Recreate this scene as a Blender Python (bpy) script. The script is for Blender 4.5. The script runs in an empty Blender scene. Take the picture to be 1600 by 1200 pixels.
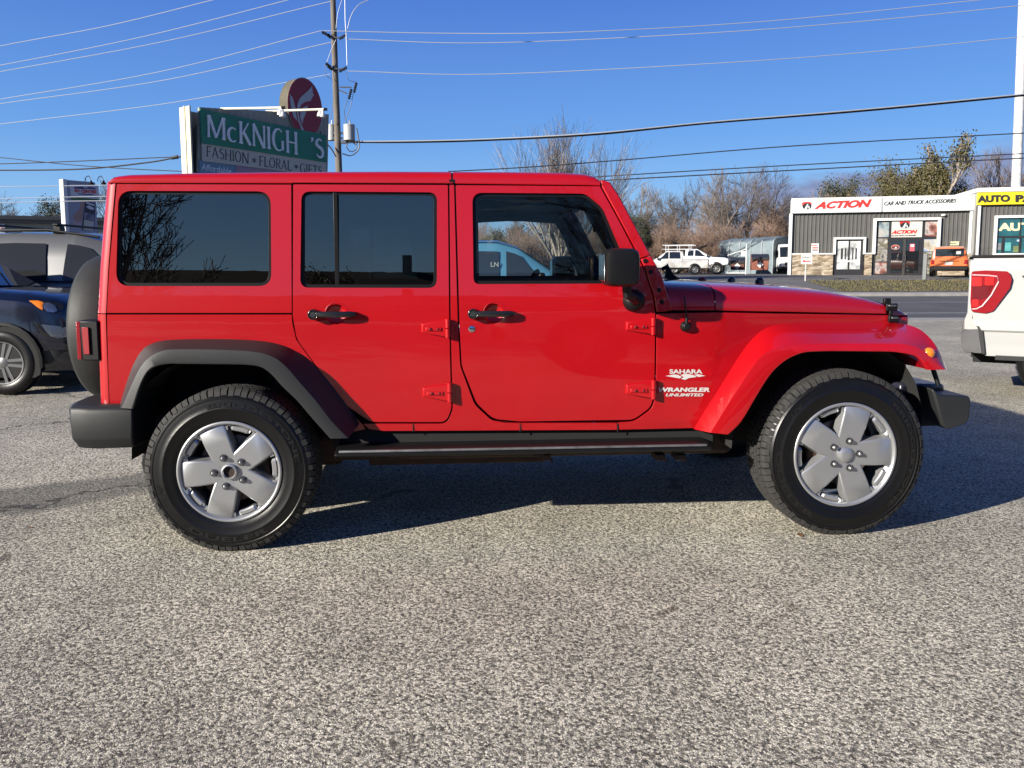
import bpy, bmesh, math, random
from mathutils import Vector, Matrix, noise
from mathutils.geometry import tessellate_polygon
from mathutils.bvhtree import BVHTree
random.seed(7)
sc = bpy.context.scene
COL = sc.collection
R_ = math.radians

# ------------------------------------------------------------------ camera
CAMX, CAMY, CAMZ = 1.0623, -4.4442, 1.3030
YAW, PITCH, ROLL = -0.06932, -0.09845, -0.00243
FPX, PCX, PCY = 1200.0, 800.0, 540.0
_cy, _sy, _cp, _sp = math.cos(YAW), math.sin(YAW), math.cos(PITCH), math.sin(PITCH)
CF = Vector((-_sy*_cp, _cy*_cp, _sp)); _r = Vector((_cy, _sy, 0)); _u = _r.cross(CF)
CR = _r*math.cos(ROLL)+_u*math.sin(ROLL); CU = -_r*math.sin(ROLL)+_u*math.cos(ROLL)
CAM = Vector((CAMX, CAMY, CAMZ))
cd = bpy.data.cameras.new('camera'); cam = bpy.data.objects.new('camera', cd); COL.objects.link(cam)
cam.matrix_world = Matrix(((CR.x, CU.x, -CF.x, CAM.x), (CR.y, CU.y, -CF.y, CAM.y), (CR.z, CU.z, -CF.z, CAM.z), (0, 0, 0, 1)))
cd.sensor_width = 36.0; cd.lens = 36.0*FPX/1600.0
cd.shift_y = -(600-PCY)/1600.0
cd.clip_start = 0.05; cd.clip_end = 6000
sc.camera = cam
FW = Vector((-_sy, _cy, 0)); RT = Vector((_cy, _sy, 0))

# ------------------------------------------------------------------ light
SUN = Vector((1.8, 1.0, -0.73)).normalized()          # direction the sunlight travels
EL = math.asin(-SUN.z); AZ = math.atan2(-SUN.x, -SUN.y)  # azimuth of the sun measured from +Y towards +X
wd = bpy.data.worlds.new('World'); sc.world = wd; wd.use_nodes = True
nt = wd.node_tree; N = nt.nodes; L = nt.links; N.clear()
out = N.new('ShaderNodeOutputWorld'); bg = N.new('ShaderNodeBackground'); sky = N.new('ShaderNodeTexSky')
sky.sky_type = 'NISHITA'; sky.sun_disc = False; sky.sun_elevation = EL; sky.sun_rotation = AZ
sky.air_density = 1.0; sky.dust_density = 0.25; sky.ozone_density = 2.5; sky.altitude = 100
bg.inputs['Strength'].default_value = 0.10
SKYG = 4.15
hs = N.new('ShaderNodeHueSaturation'); hs.inputs['Saturation'].default_value = 1.18
tc = N.new('ShaderNodeTexCoord'); sx = N.new('ShaderNodeSeparateXYZ')
L.new(tc.outputs['Generated'], sx.inputs[0])
# bank of mauve cloud low over the horizon on the right
mp = N.new('ShaderNodeMapping'); mp.inputs['Scale'].default_value = (9, 9, 30); L.new(tc.outputs['Generated'], mp.inputs[0])
nz = N.new('ShaderNodeTexNoise'); nz.inputs['Scale'].default_value = 1.0; nz.inputs['Detail'].default_value = 7; L.new(mp.outputs[0], nz.inputs[0])
def mth(op, a, b=None, c=None, clamp=False):
    m = N.new('ShaderNodeMath'); m.operation = op; m.use_clamp = clamp
    for i, v in enumerate((a, b, c)):
        if v is None: continue
        if isinstance(v, (int, float)): m.inputs[i].default_value = v
        else: L.new(v, m.inputs[i])
    return m.outputs[0]
# cloud top: elevation limit (z of direction) rises towards the right (x of direction)
lim = mth('MULTIPLY_ADD', sx.outputs['X'], 0.10, 0.074)
nn = mth('MULTIPLY_ADD', nz.outputs['Fac'], 0.085, -0.042)
lim = mth('ADD', lim, nn)
dlt = mth('SUBTRACT', lim, sx.outputs['Z'])
msk = mth('MULTIPLY', dlt, 70.0, clamp=True)
xm = mth('MULTIPLY_ADD', sx.outputs['X'], 9.0, -2.35, clamp=True)
msk = mth('MULTIPLY', msk, xm); msk = mth('MULTIPLY', msk, 0.85)
nz2 = N.new('ShaderNodeTexNoise'); nz2.inputs['Scale'].default_value = 2.6; nz2.inputs['Detail'].default_value = 6; L.new(mp.outputs[0], nz2.inputs[0])
cr = N.new('ShaderNodeValToRGB'); cr.color_ramp.elements[0].position = .35; cr.color_ramp.elements[1].position = .7
cr.color_ramp.elements[0].color = (.95, 1.08, 1.85, 1); cr.color_ramp.elements[1].color = (1.45, 1.6, 2.5, 1)
L.new(nz2.outputs['Fac'], cr.inputs[0])
mx = N.new('ShaderNodeMix'); mx.data_type = 'RGBA'; L.new(msk, mx.inputs['Factor']); L.new(sky.outputs[0], hs.inputs['Color'])
tint = N.new('ShaderNodeMix'); tint.data_type = 'RGBA'; tint.blend_type = 'MULTIPLY'; tint.inputs['Factor'].default_value = 1
tint.inputs[7].default_value = (0.86, 0.93, 1.12, 1); L.new(hs.outputs[0], tint.inputs[6])
grd = N.new('ShaderNodeValToRGB'); els = grd.color_ramp.elements
zz = mth('MAXIMUM', sx.outputs['Z'], 0.0)
L.new(zz, grd.inputs[0])
for i, (p_, c_) in enumerate(((0.0, (.35, .62, .91)), (.06, (.275, .54, .90)), (.16, (.150, .375, .84)), (.34, (.070, .185, .68)), (.48, (.045, .125, .50)), (1.0, (.012, .045, .20)))):
    e_ = els[i] if i < 2 else els.new(p_)
    e_.position = p_; e_.color = (*c_, 1)
gs_ = N.new('ShaderNodeMix'); gs_.data_type = 'RGBA'; gs_.blend_type = 'MULTIPLY'; gs_.inputs['Factor'].default_value = 1; gs_.inputs[7].default_value = (SKYG, SKYG, SKYG, 1); L.new(grd.outputs[0], gs_.inputs[6])
bl = N.new('ShaderNodeMix'); bl.data_type = 'RGBA'; bl.inputs['Factor'].default_value = .88; L.new(tint.outputs[2], bl.inputs[6]); L.new(gs_.outputs[2], bl.inputs[7])
L.new(bl.outputs[2], mx.inputs[6]); L.new(cr.outputs[0], mx.inputs[7])
L.new(mx.outputs[2], bg.inputs[0]); L.new(bg.outputs[0], out.inputs[0])
sd = bpy.data.lights.new('sun', 'SUN'); sd.energy = 5.0; sd.angle = R_(0.53); sd.color = (1.0, .93, .82)
so = bpy.data.objects.new('sun', sd); COL.objects.link(so); so.rotation_euler = SUN.to_track_quat('-Z', 'Y').to_euler()
sc.view_settings.view_transform = 'Standard'; sc.view_settings.look = 'None'
sc.view_settings.exposure = 1.15; sc.view_settings.gamma = 1; sc.view_settings.use_curve_mapping = False
sc.cycles.max_bounces = 8; sc.cycles.transparent_max_bounces = 24; sc.cycles.caustics_reflective = False; sc.cycles.caustics_refractive = False
sc.cycles.use_denoising = True

# ------------------------------------------------------------------ mapping helpers
def ray(px, py): return CF + CR*((px-PCX)/FPX) - CU*((py-PCY)/FPX)
def Yp(px, py, y):
    d = ray(px, py); return CAM + d*((y-CAM.y)/d.y)
def W(px, py, dist):                                  # point on the ray at horizontal forward distance
    d = ray(px, py); return CAM + d*(dist/d.dot(FW))
def LOC(l, d, z=0.0): return Vector((CAMX, CAMY, 0)) + RT*l + FW*d + Vector((0, 0, z))
def gz(d):                                            # height of the land at forward distance d
    T = [(0, 0), (36.4, 0), (38, .14), (43, .60), (46, .78), (54, .9), (9999, .9)]
    for (a, za), (b, zb) in zip(T, T[1:]):
        if d <= b: return za+(zb-za)*max(0, (d-a))/(b-a)
    return .9
def GP(px, d, dz=0.0):                                # ground point under pixel column px at distance d
    p = W(px, 420, d); p.z = gz(d)+dz; return p
class Plane:
    def __init__(s, pa, da, pb, db):
        s.A = W(pa, 420, da); s.B = W(pb, 420, db); s.A.z = s.B.z = 0
        s.t = (s.B-s.A).normalized(); n = Vector((s.t.y, -s.t.x, 0))
        if n.dot(CAM-s.A) < 0: n = -n
        s.n = n
    def at(s, px, py, off=0.0):
        d = ray(px, py); o = s.A+s.n*off; k = (o-CAM).dot(s.n)/d.dot(s.n); return CAM+d*k
    def u(s, px, py=420): return (s.at(px, py)-s.A).dot(s.t)
    def uz(s, u, z, off=0.0): return s.A+s.t*u+Vector((0, 0, z))+s.n*off
def quad(pl, TL, TR, BR, BL, off=0.0):
    a, b, c, d = [pl.at(*q, off) for q in (TL, TR, BR, BL)]
    def f(u, v, w=0.0): return d.lerp(c, u).lerp(a.lerp(b, u), v)+pl.n*w
    return f

# ------------------------------------------------------------------ materials
MC = {}
def M(name, col, rough=.5, metal=0., coat=0., crough=.05, var=0., vs=8., bump=0., bs=60., spec=.5, emit=None, dirt=None, ior=1.5, stretch=None, cior=1.5):
    if name in MC: return MC[name]
    ga = .80 if max(col) > .3 else .88; col = tuple(c*ga for c in col); dirt = tuple(c*ga for c in dirt) if dirt else None
    m = bpy.data.materials.new(name); m.use_nodes = True; t = m.node_tree; n = t.nodes; l = t.links; b = n['Principled BSDF']
    b.inputs['Base Color'].default_value = (*col, 1); b.inputs['Roughness'].default_value = rough; b.inputs['Metallic'].default_value = metal
    b.inputs['Coat Weight'].default_value = coat; b.inputs['Coat IOR'].default_value = cior; b.inputs['Coat Roughness'].default_value = crough; b.inputs['IOR'].default_value = ior
    b.inputs['Specular IOR Level'].default_value = spec
    tcn = n.new('ShaderNodeTexCoord'); co = tcn.outputs['Object']
    if stretch:
        mpn = n.new('ShaderNodeMapping'); mpn.inputs['Scale'].default_value = stretch; l.new(co, mpn.inputs[0]); co = mpn.outputs[0]
    if var or dirt:
        nz = n.new('ShaderNodeTexNoise'); nz.inputs['Scale'].default_value = vs; nz.inputs['Detail'].default_value = 6; nz.inputs['Roughness'].default_value = .65; l.new(co, nz.inputs[0])
        r = n.new('ShaderNodeValToRGB'); r.color_ramp.elements[0].position = .3; r.color_ramp.elements[1].position = .72
        c2 = dirt if dirt else tuple(min(1, c*(1+var)) for c in col); c1 = tuple(c*(1-var) for c in col) if var else col
        r.color_ramp.elements[0].color = (*c1, 1); r.color_ramp.elements[1].color = (*c2, 1)
        l.new(nz.outputs['Fac'], r.inputs[0]); l.new(r.outputs[0], b.inputs['Base Color'])
    if bump:
        nb = n.new('ShaderNodeTexNoise'); nb.inputs['Scale'].default_value = bs; nb.inputs['Detail'].default_value = 3; l.new(co, nb.inputs[0])
        bp = n.new('ShaderNodeBump'); bp.inputs['Strength'].default_value = 1; bp.inputs['Distance'].default_value = bump; l.new(nb.outputs['Fac'], bp.inputs['Height']); l.new(bp.outputs[0], b.inputs['Normal'])
        if coat: l.new(bp.outputs[0], b.inputs['Coat Normal'])
    if emit: b.inputs['Emission Color'].default_value = (*emit[:3], 1); b.inputs['Emission Strength'].default_value = emit[3]
    MC[name] = m; return m
def glass(name, tint, refl=1.0, rough=0.0, base=None, mirror=0.0):
    m = bpy.data.materials.new(name); m.use_nodes = True; t = m.node_tree; n = t.nodes; l = t.links; n.clear()
    o = n.new('ShaderNodeOutputMaterial'); tr = n.new('ShaderNodeBsdfTransparent'); tr.inputs[0].default_value = (*tint, 1)
    g = n.new('ShaderNodeBsdfGlossy'); g.inputs['Roughness'].default_value = rough; g.inputs[0].default_value = (refl, refl*.86, refl*.68, 1)
    fr = n.new('ShaderNodeFresnel'); fr.inputs[0].default_value = 1.52
    tcn = n.new('ShaderNodeTexCoord'); mpn = n.new('ShaderNodeMapping'); mpn.inputs['Scale'].default_value = (1.2, 1.2, 9); l.new(tcn.outputs['Object'], mpn.inputs[0])
    nb = n.new('ShaderNodeTexNoise'); nb.inputs['Scale'].default_value = 3; l.new(mpn.outputs[0], nb.inputs[0])
    bp = n.new('ShaderNodeBump'); bp.inputs['Distance'].default_value = .00002; l.new(nb.outputs['Fac'], bp.inputs['Height']); l.new(bp.outputs[0], g.inputs['Normal'])
    ad = n.new('ShaderNodeMath'); ad.operation = 'MULTIPLY_ADD'; ad.inputs[1].default_value = 1.0-mirror; ad.inputs[2].default_value = mirror; l.new(fr.outputs[0], ad.inputs[0])
    mixn = n.new('ShaderNodeMixShader'); l.new(ad.outputs[0], mixn.inputs[0]); l.new(tr.outputs[0], mixn.inputs[1]); l.new(g.outputs[0], mixn.inputs[2]); l.new(mixn.outputs[0], o.inputs[0])
    return m
RED = (.42, .0022, .006)
m_red = M('red_paint', RED, rough=.42, spec=.2, coat=.95, cior=1.5, crough=.02, bump=.0016, bs=1.4, var=.05, vs=2)
m_redrub = M('red_marker', (.4, .01, .01), rough=.3)
m_blk = M('black_trim', (.007, .007, .0075), rough=.42, bump=.0002, bs=400, spec=.22)
m_blkgl = M('black_gloss', (.012, .012, .013), rough=.2, coat=.4)
m_plast = M('textured_grey_plastic', (.016, .0172, .018), rough=.5, bump=.0005, bs=500, var=.12, vs=5, spec=.4)
m_deep = M('dark_underbody', (.008, .008, .008), rough=.9)
m_rust = M('rusty_steel', (.05, .022, .012), rough=.85, dirt=(.012, .011, .01), vs=14)
m_tyre = M('tyre_rubber', (.004, .004, .0042), rough=.36, bump=.0004, bs=60, var=.2, vs=12, spec=.35)
m_tread = M('tyre_tread', (.014, .014, .013), rough=.85, dirt=(.032, .031, .029), vs=40, bump=.0008, bs=300)
m_letter = M('tyre_letter', (.012, .012, .012), rough=.3, spec=.4)
m_alloy = M('painted_alloy', (.48, .49, .50), rough=.33, metal=.7, coat=.5, crough=.1, bump=.0002, bs=300)
m_mirror = M('mirror_back', (.10, .11, .12), rough=.15, metal=.8)
m_chrome = M('chrome', (.75, .76, .78), rough=.08, metal=1.)
m_steel = M('dull_steel', (.28, .28, .28), rough=.4, metal=.9)
m_disc = M('brake_disc', (.16, .12, .10), rough=.5, metal=.7)
m_seat = M('seat_fabric', (.03, .03, .032), rough=.9)
m_inner = M('charcoal_trim', (.035, .037, .042), rough=.7)
m_amber = M('amber_lens', (.85, .22, .01), rough=.15, coat=1)
m_redlens = M('red_lens', (.24, .004, .008), rough=.2, coat=1, bump=.001, bs=180)
m_redlens2 = M('bright_red_lens', (.62, .012, .012), rough=.25, coat=1)
m_white = M('white_paint', (.41, .415, .40), rough=.35, coat=.8)
m_decal = M('silver_decal', (.62, .60, .58), rough=.5)
g_clear = glass('clear_glass', (.80, .84, .84))
g_tint = glass('dark_tinted_glass', (.11, .11, .11), mirror=.13)
g_dark = glass('deep_tinted_glass', (.03, .03, .031), mirror=.135)
g_car = M('car_glass', (.012, .015, .018), rough=.03, coat=1., crough=.0)
g_carl = M('car_glass_light', (.028, .034, .036), rough=.03, coat=1., crough=.0)

# ------------------------------------------------------------------ mesh helpers
def tag(o, label=None, cat=None, group=None, kind=None):
    if label: o['label'] = label
    if cat: o['category'] = cat
    if group: o['group'] = group
    if kind: o['kind'] = kind
    return o
def empty(name, loc, label=None, cat=None, group=None, kind=None, parent=None):
    o = bpy.data.objects.new(name, None); COL.objects.link(o); o.empty_display_size = .2
    if parent is not None:
        o.parent = parent; o.matrix_parent_inverse = Matrix.Translation(-Vector(parent['_w'])) ; o.location = loc
    else: o.location = loc
    o['_w'] = tuple(loc)
    return tag(o, label, cat, group, kind)
def link(name, me, parent=None, wloc=(0, 0, 0)):
    o = bpy.data.objects.new(name, me); COL.objects.link(o); o['_w'] = tuple(wloc)
    if parent is not None:
        o.parent = parent
        w = parent.get('_w', (0, 0, 0)); o.matrix_parent_inverse = Matrix.Translation(-Vector(w))
    return o
def finish(me, angle=38, smooth=True):
    bm = bmesh.new(); bm.from_mesh(me)
    bmesh.ops.recalc_face_normals(bm, faces=bm.faces)
    for f in bm.faces: f.smooth = smooth
    a = R_(angle)
    for e in bm.edges:
        e.smooth = not (len(e.link_faces) != 2 or e.calc_face_angle(9) > a)
    bm.to_mesh(me); bm.free()
class MB:
    def __init__(s): s.v = []; s.f = []; s.m = []; s.mats = []; s.cur = 0
    def mat(s, m):
        if m not in s.mats: s.mats.append(m)
        s.cur = s.mats.index(m); return s
    def add(s, vs, fs):
        k = len(s.v); s.v += [Vector(v) for v in vs]; s.f += [tuple(i+k for i in f) for f in fs]; s.m += [s.cur]*len(fs); return s
    def box(s, c, d, rot=None):
        c = Vector(c); h = Vector(d)/2; vs = []
        for x in (-1, 1):
            for y in (-1, 1):
                for z in (-1, 1):
                    v = Vector((x*h.x, y*h.y, z*h.z)); vs.append(c+(rot @ v if rot else v))
        return s.add(vs, [(0, 1, 3, 2), (4, 6, 7, 5), (0, 4, 5, 1), (2, 3, 7, 6), (0, 2, 6, 4), (1, 5, 7, 3)])
    def hexa(s, p):                                   # 4 bottom, 4 top
        return s.add(p, [(3, 2, 1, 0), (4, 5, 6, 7), (0, 1, 5, 4), (1, 2, 6, 5), (2, 3, 7, 6), (3, 0, 4, 7)])
    def tube(s, pts, rad, n=8, cap=True):
        pts = [Vector(p) for p in pts]
        if not isinstance(rad, (list, tuple)): rad = [rad]*len(pts)
        k = len(s.v); ref = None
        for i, p in enumerate(pts):
            d = (pts[min(i+1, len(pts)-1)]-pts[max(i-1, 0)])
            if d.length < 1e-9: d = Vector((0, 0, 1))
            d.normalize()
            if ref is None:
                ref = Vector((0, 0, 1)) if abs(d.z) < .9 else Vector((1, 0, 0))
            a = d.cross(ref); 
            if a.length < 1e-6: a = d.cross(Vector((0, 1, 0)))
            a.normalize(); b = d.cross(a); ref = a.cross(d) if False else ref
            for j in range(n):
                t = 2*math.pi*j/n; s.v.append(p+(a*math.cos(t)+b*math.sin(t))*rad[i])
        fs = []
        for i in range(len(pts)-1):
            for j in range(n):
                fs.append((k+i*n+j, k+i*n+(j+1) % n, k+(i+1)*n+(j+1) % n, k+(i+1)*n+j))
        if cap: fs.append(tuple(k+j for j in range(n))[::-1]); fs.append(tuple(k+(len(pts)-1)*n+j for j in range(n)))
        s.f += fs; s.m += [s.cur]*len(fs); return s
    def lathe(s, prof, c, ax='y', n=48, closed=False, flip=1):
        c = Vector(c); k = len(s.v); m = len(prof)
        for i in range(n):
            t = 2*math.pi*i/n
            for r, h in prof:
                if ax == 'y': s.v.append(c+Vector((r*math.cos(t), h*flip, r*math.sin(t))))
                elif ax == 'z': s.v.append(c+Vector((r*math.cos(t), r*math.sin(t), h*flip)))
                else: s.v.append(c+Vector((h*flip, r*math.cos(t), r*math.sin(t))))
        fs = []
        for i in range(n):
            for j in range(m if closed else m-1):
                a = k+i*m+j; b = k+i*m+(j+1) % m; c2 = k+((i+1) % n)*m+(j+1) % m; d = k+((i+1) % n)*m+j; fs.append((a, b, c2, d))
        s.f += fs; s.m += [s.cur]*len(fs); return s
    def loft(s, rings, closed=False, cap=False):
        k = len(s.v); n = len(rings[0])
        for r in rings: s.v += [Vector(p) for p in r]
        fs = []
        for i in range(len(rings)-1):
            for j in range(n if closed else n-1):
                fs.append((k+i*n+j, k+i*n+(j+1) % n, k+(i+1)*n+(j+1) % n, k+(i+1)*n+j))
        if cap: fs.append(tuple(range(k, k+n))[::-1]); fs.append(tuple(k+(len(rings)-1)*n+j for j in range(n)))
        s.f += fs; s.m += [s.cur]*len(fs); return s
    def prism(s, poly, off):                           # poly: list of 3D points, off: vector
        poly = [Vector(p) for p in poly]; off = Vector(off); n = len(poly); k = len(s.v)
        tris = tessellate_polygon([poly])
        s.v += poly+[p+off for p in poly]
        fs = [tuple(k+i for i in t) for t in tris]+[tuple(k+n+i for i in t[::-1]) for t in tris]
        fs += [(k+i, k+(i+1) % n, k+n+(i+1) % n, k+n+i) for i in range(n)]
        s.f += fs; s.m += [s.cur]*len(fs); return s
    def build(s, name, mat=None, parent=None, bevel=0, seg=2, angle=38, smooth=True, sub=0, loc=None, weld=False, blim=35):
        me = bpy.data.meshes.new(name); L0 = Vector(loc) if loc is not None else Vector((0, 0, 0))
        me.from_pydata([v-L0 for v in s.v], [], s.f)
        if mat is not None and not s.mats: me.materials.append(mat)
        else:
            for q in s.mats: me.materials.append(q)
            me.polygons.foreach_set('material_index', s.m)
        if weld:
            bm = bmesh.new(); bm.from_mesh(me); bmesh.ops.remove_doubles(bm, verts=bm.verts, dist=1e-4); bm.to_mesh(me); bm.free()
        finish(me, angle, smooth)
        o = link(name, me, parent, wloc=L0 if loc is not None else (0, 0, 0))
        if loc is not None:
            o.location = L0
        if bevel:
            b = o.modifiers.new('bevel', 'BEVEL'); b.width = bevel; b.segments = seg; b.limit_method = 'ANGLE'; b.angle_limit = R_(blim)
            b.harden_normals = False
        if sub:
            q = o.modifiers.new('subsurf', 'SUBSURF'); q.levels = sub; q.render_levels = sub
        return o
def fil(pts, n=6):                                     # closed polygon with rounded corners (x, y[, r])
    out = []; m = len(pts)
    for i in range(m):
        p = Vector(pts[i][:2]); r = pts[i][2] if len(pts[i]) > 2 else 0
        if r <= 0: out.append(tuple(p)); continue
        a = Vector(pts[i-1][:2]); b = Vector(pts[(i+1) % m][:2]); da = (a-p); db = (b-p)
        la, lb = da.length, db.length; da.normalize(); db.normalize()
        ang = math.acos(max(-1, min(1, da.dot(db)))); t = min(r/max(.05, math.tan(ang/2)), la*.49, lb*.49)
        p0 = p+da*t; p2 = p+db*t
        for k in range(n+1):
            u = k/n; out.append(tuple(p0*(1-u)**2+p*2*u*(1-u)+p2*u*u))
    return out
def inset(poly, d):                                    # 2D inset (positive = smaller)
    P = [Vector(p) for p in poly]; n = len(P); A = sum(P[i].x*P[(i+1) % n].y-P[(i+1) % n].x*P[i].y for i in range(n)); sg = 1 if A > 0 else -1
    o = []
    for i in range(n):
        a, p, b = P[i-1], P[i], P[(i+1) % n]; e1 = (p-a); e2 = (b-p)
        if e1.length < 1e-7 or e2.length < 1e-7: o.append(tuple(p)); continue
        e1.normalize(); e2.normalize(); n1 = Vector((-e1.y, e1.x))*sg; n2 = Vector((-e2.y, e2.x))*sg; q = n1+n2
        if q.length < 1e-6: o.append(tuple(p)); continue
        q.normalize(); o.append(tuple(p+q*(d/max(.5, q.dot(n1)))))
    return o
def text(body, f, name, mat, parent=None, depth=.004, offset=0, shear=0, fit=True, flipn=False):
    cu = bpy.data.curves.new('t', 'FONT'); cu.body = body; cu.size = 1; cu.extrude = .01; cu.offset = offset; cu.shear = shear; cu.resolution_u = 3
    ob = bpy.data.objects.new('t', cu); COL.objects.link(ob); me = bpy.data.meshes.new_from_object(ob)
    bpy.data.objects.remove(ob); bpy.data.curves.remove(cu)
    xs = [v.co.x for v in me.vertices]; ys = [v.co.y for v in me.vertices]; x0, x1, y0, y1 = min(xs), max(xs), min(ys), max(ys)
    for v in me.vertices:
        v.co = f((v.co.x-x0)/(x1-x0), (v.co.y-y0)/(y1-y0), (v.co.z+.01)/.02*depth)
    me.name = name; me.materials.clear(); me.materials.append(mat)
    for p in me.polygons: p.use_smooth = False
    bm = bmesh.new(); bm.from_mesh(me); bmesh.ops.recalc_face_normals(bm, faces=bm.faces); bm.to_mesh(me); bm.free()
    return link(name, me, parent)
def copy_thing(root, loc, rz=None, label=None):
    r = root.copy(); COL.objects.link(r); r.location = loc
    if rz is not None: r.rotation_euler.z = rz
    if label: r['label'] = label
    for ch in list(root.children):
        c = ch.copy(); COL.objects.link(c); c.parent = r
        for g in ch.children:
            d = g.copy(); COL.objects.link(d); d.parent = c
    return r
# ================================================================== RED FOUR-DOOR OFF-ROADER
def softp(t): return math.log1p(math.exp(max(-30, min(30, t)))) if t < 30 else t
def ys(z, x=0.0):                                      # half-width of the body side at height z
    y = .79 - .09*softp((z-1.12)/.03)*.03 - .05*softp((.74-z)/.03)*.03
    return y
def ynose(x): return .79 if x < XC else .79-(.79-.60)*min(1, (x-XC)/(XG-XC))
def BS(px, py, off=0.0):
    y = -.79
    for _ in range(6):
        p = Yp(px, py, y); y = -(ys(p.z)+off)
    return Yp(px, py, y)
XC = Yp(1117, 485, -.79).x; XG = Yp(1395, 490, -.62).x
def NS(px, py, off=0.0):                               # nose side surface (tapering towards the grille)
    y = -.79
    for _ in range(8):
        p = Yp(px, py, y); y = -(ynose(p.x)-(.79-ys(p.z))+off)
    return Yp(px, py, y)
jeep = empty('off_road_vehicle', (1.45, 0, 0), 'shiny red four-door off-roader with boxy hard top and silver five-spoke wheels filling the photo', 'suv')
def panel(name, outer, holes, mat, sy=-1, depth=.025, gap=.0019, off=0.0, nose=False, bevel=.0035, parent=None, step=.045, holeshrink=0, seg=2):
    SF = NS if nose else BS
    def q(poly): return [(SF(*p[:2]).x, SF(*p[:2]).z) for p in poly]
    O = inset(q(outer), gap); H = [inset(q(h), holeshrink) for h in holes]
    loops = [[Vector((a, b, 0)) for a, b in O]]+[[Vector((a, b, 0)) for a, b in h] for h in H]
    flat = [p for l in loops for p in l]; tris = tessellate_polygon(loops)
    bm = bmesh.new(); vs = [bm.verts.new(p) for p in flat]
    for t in tris:
        try: bm.faces.new([vs[i] for i in t])
        except ValueError: pass
    bmesh.ops.dissolve_limit(bm, angle_limit=.01, verts=bm.verts, edges=bm.edges)
    z0 = min(p.y for p in flat); z1 = max(p.y for p in flat); z = z0+step
    while z < z1:
        bmesh.ops.bisect_plane(bm, geom=bm.verts[:]+bm.edges[:]+bm.faces[:], plane_co=(0, z, 0), plane_no=(0, 1, 0)); z += step
    if nose:
        x0 = min(p.x for p in flat); x1 = max(p.x for p in flat); x = XC
        while x < x1:
            bmesh.ops.bisect_plane(bm, geom=bm.verts[:]+bm.edges[:]+bm.faces[:], plane_co=(x, 0, 0), plane_no=(1, 0, 0)); x += .08
    V = [(v.co.x, v.co.y) for v in bm.verts]; bm.verts.index_update()
    F = [[v.index for v in f.verts] for f in bm.faces]
    be = [(e.verts[0].index, e.verts[1].index) for e in bm.edges if len(e.link_faces) == 1]
    bm.free()
    yy = lambda x, z: ((ynose(x)-(.79-ys(z))) if nose else ys(z))+off
    n = len(V); mb = MB()
    fr = [(x, sy*yy(x, z), z) for x, z in V]; bk = [(x, sy*(yy(x, z)-depth), z) for x, z in V]
    mb.add(fr+bk, F+[[i+n for i in f[::-1]] for f in F]+[(a, b, b+n, a+n) for a, b in be])
    return mb.build(name, mat, parent, bevel=bevel, seg=seg, angle=30, blim=60)
# ---- outlines (pixel columns/rows of the side view) --------------------------------------
Q_UP = fil([(182, 287), (455.5, 288), (456.5, 489.5), (166.5, 489.5), (170, 420)])
Q_LO = fil([(166.5, 491), (456.5, 491), (457, 503, 6), (463, 530, 20), (497, 577, 20), (543, 640, 30), (566, 662), (572, 671), (548, 676), (517, 676), (484, 648), (462, 622), (447, 610),
            (430, 588), (412, 575, 10), (393, 570), (262, 568), (238, 574, 10), (220, 600), (207, 637), (171, 635), (168, 560)])
R_DOOR = fil([(457.5, 287.5, 3), (700.3, 288.5, 3), (702.6, 517), (705.8, 638, 22), (698, 660, 24), (580, 660, 30), (541, 634, 40), (490, 567, 30), (463, 530, 40), (457, 495)])
F_DOOR = fil([(711.5, 288.7, 3), (937.5, 290.5, 3), (968, 346), (1007, 421), (1020, 463, 20), (1024.5, 490), (1022.7, 610, 20), (1018, 636, 24), (990, 656.5, 30), (812, 659, 60), (770, 655, 30), (744, 630, 30), (721, 572, 40), (717.5, 509)])
RW = fil([(471, 299, 14), (683, 300.5, 14), (682.5, 450, 14), (469, 449.5, 14)])
FW_ = fil([(738, 301, 16), (915, 302.5, 26), (942, 325, 40), (992, 443, 6), (740, 444, 10)])
QW = fil([(185, 298, 22), (423, 299, 22), (424, 447, 20), (181, 447, 22)])
B_PIL = fil([(701.8, 287.5), (710, 287.5), (716, 509), (719.7, 572, 30), (742, 632, 30), (768, 656, 20), (790, 660.3), (964.5, 660.3), (964.5, 672.2), (600, 674), (577, 671), (566, 662), (590, 661.6), (699, 661.6, 24), (707, 639, 22), (703.9, 517)])
def rect_hole(x0, x1): pass
PAN = {}
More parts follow.
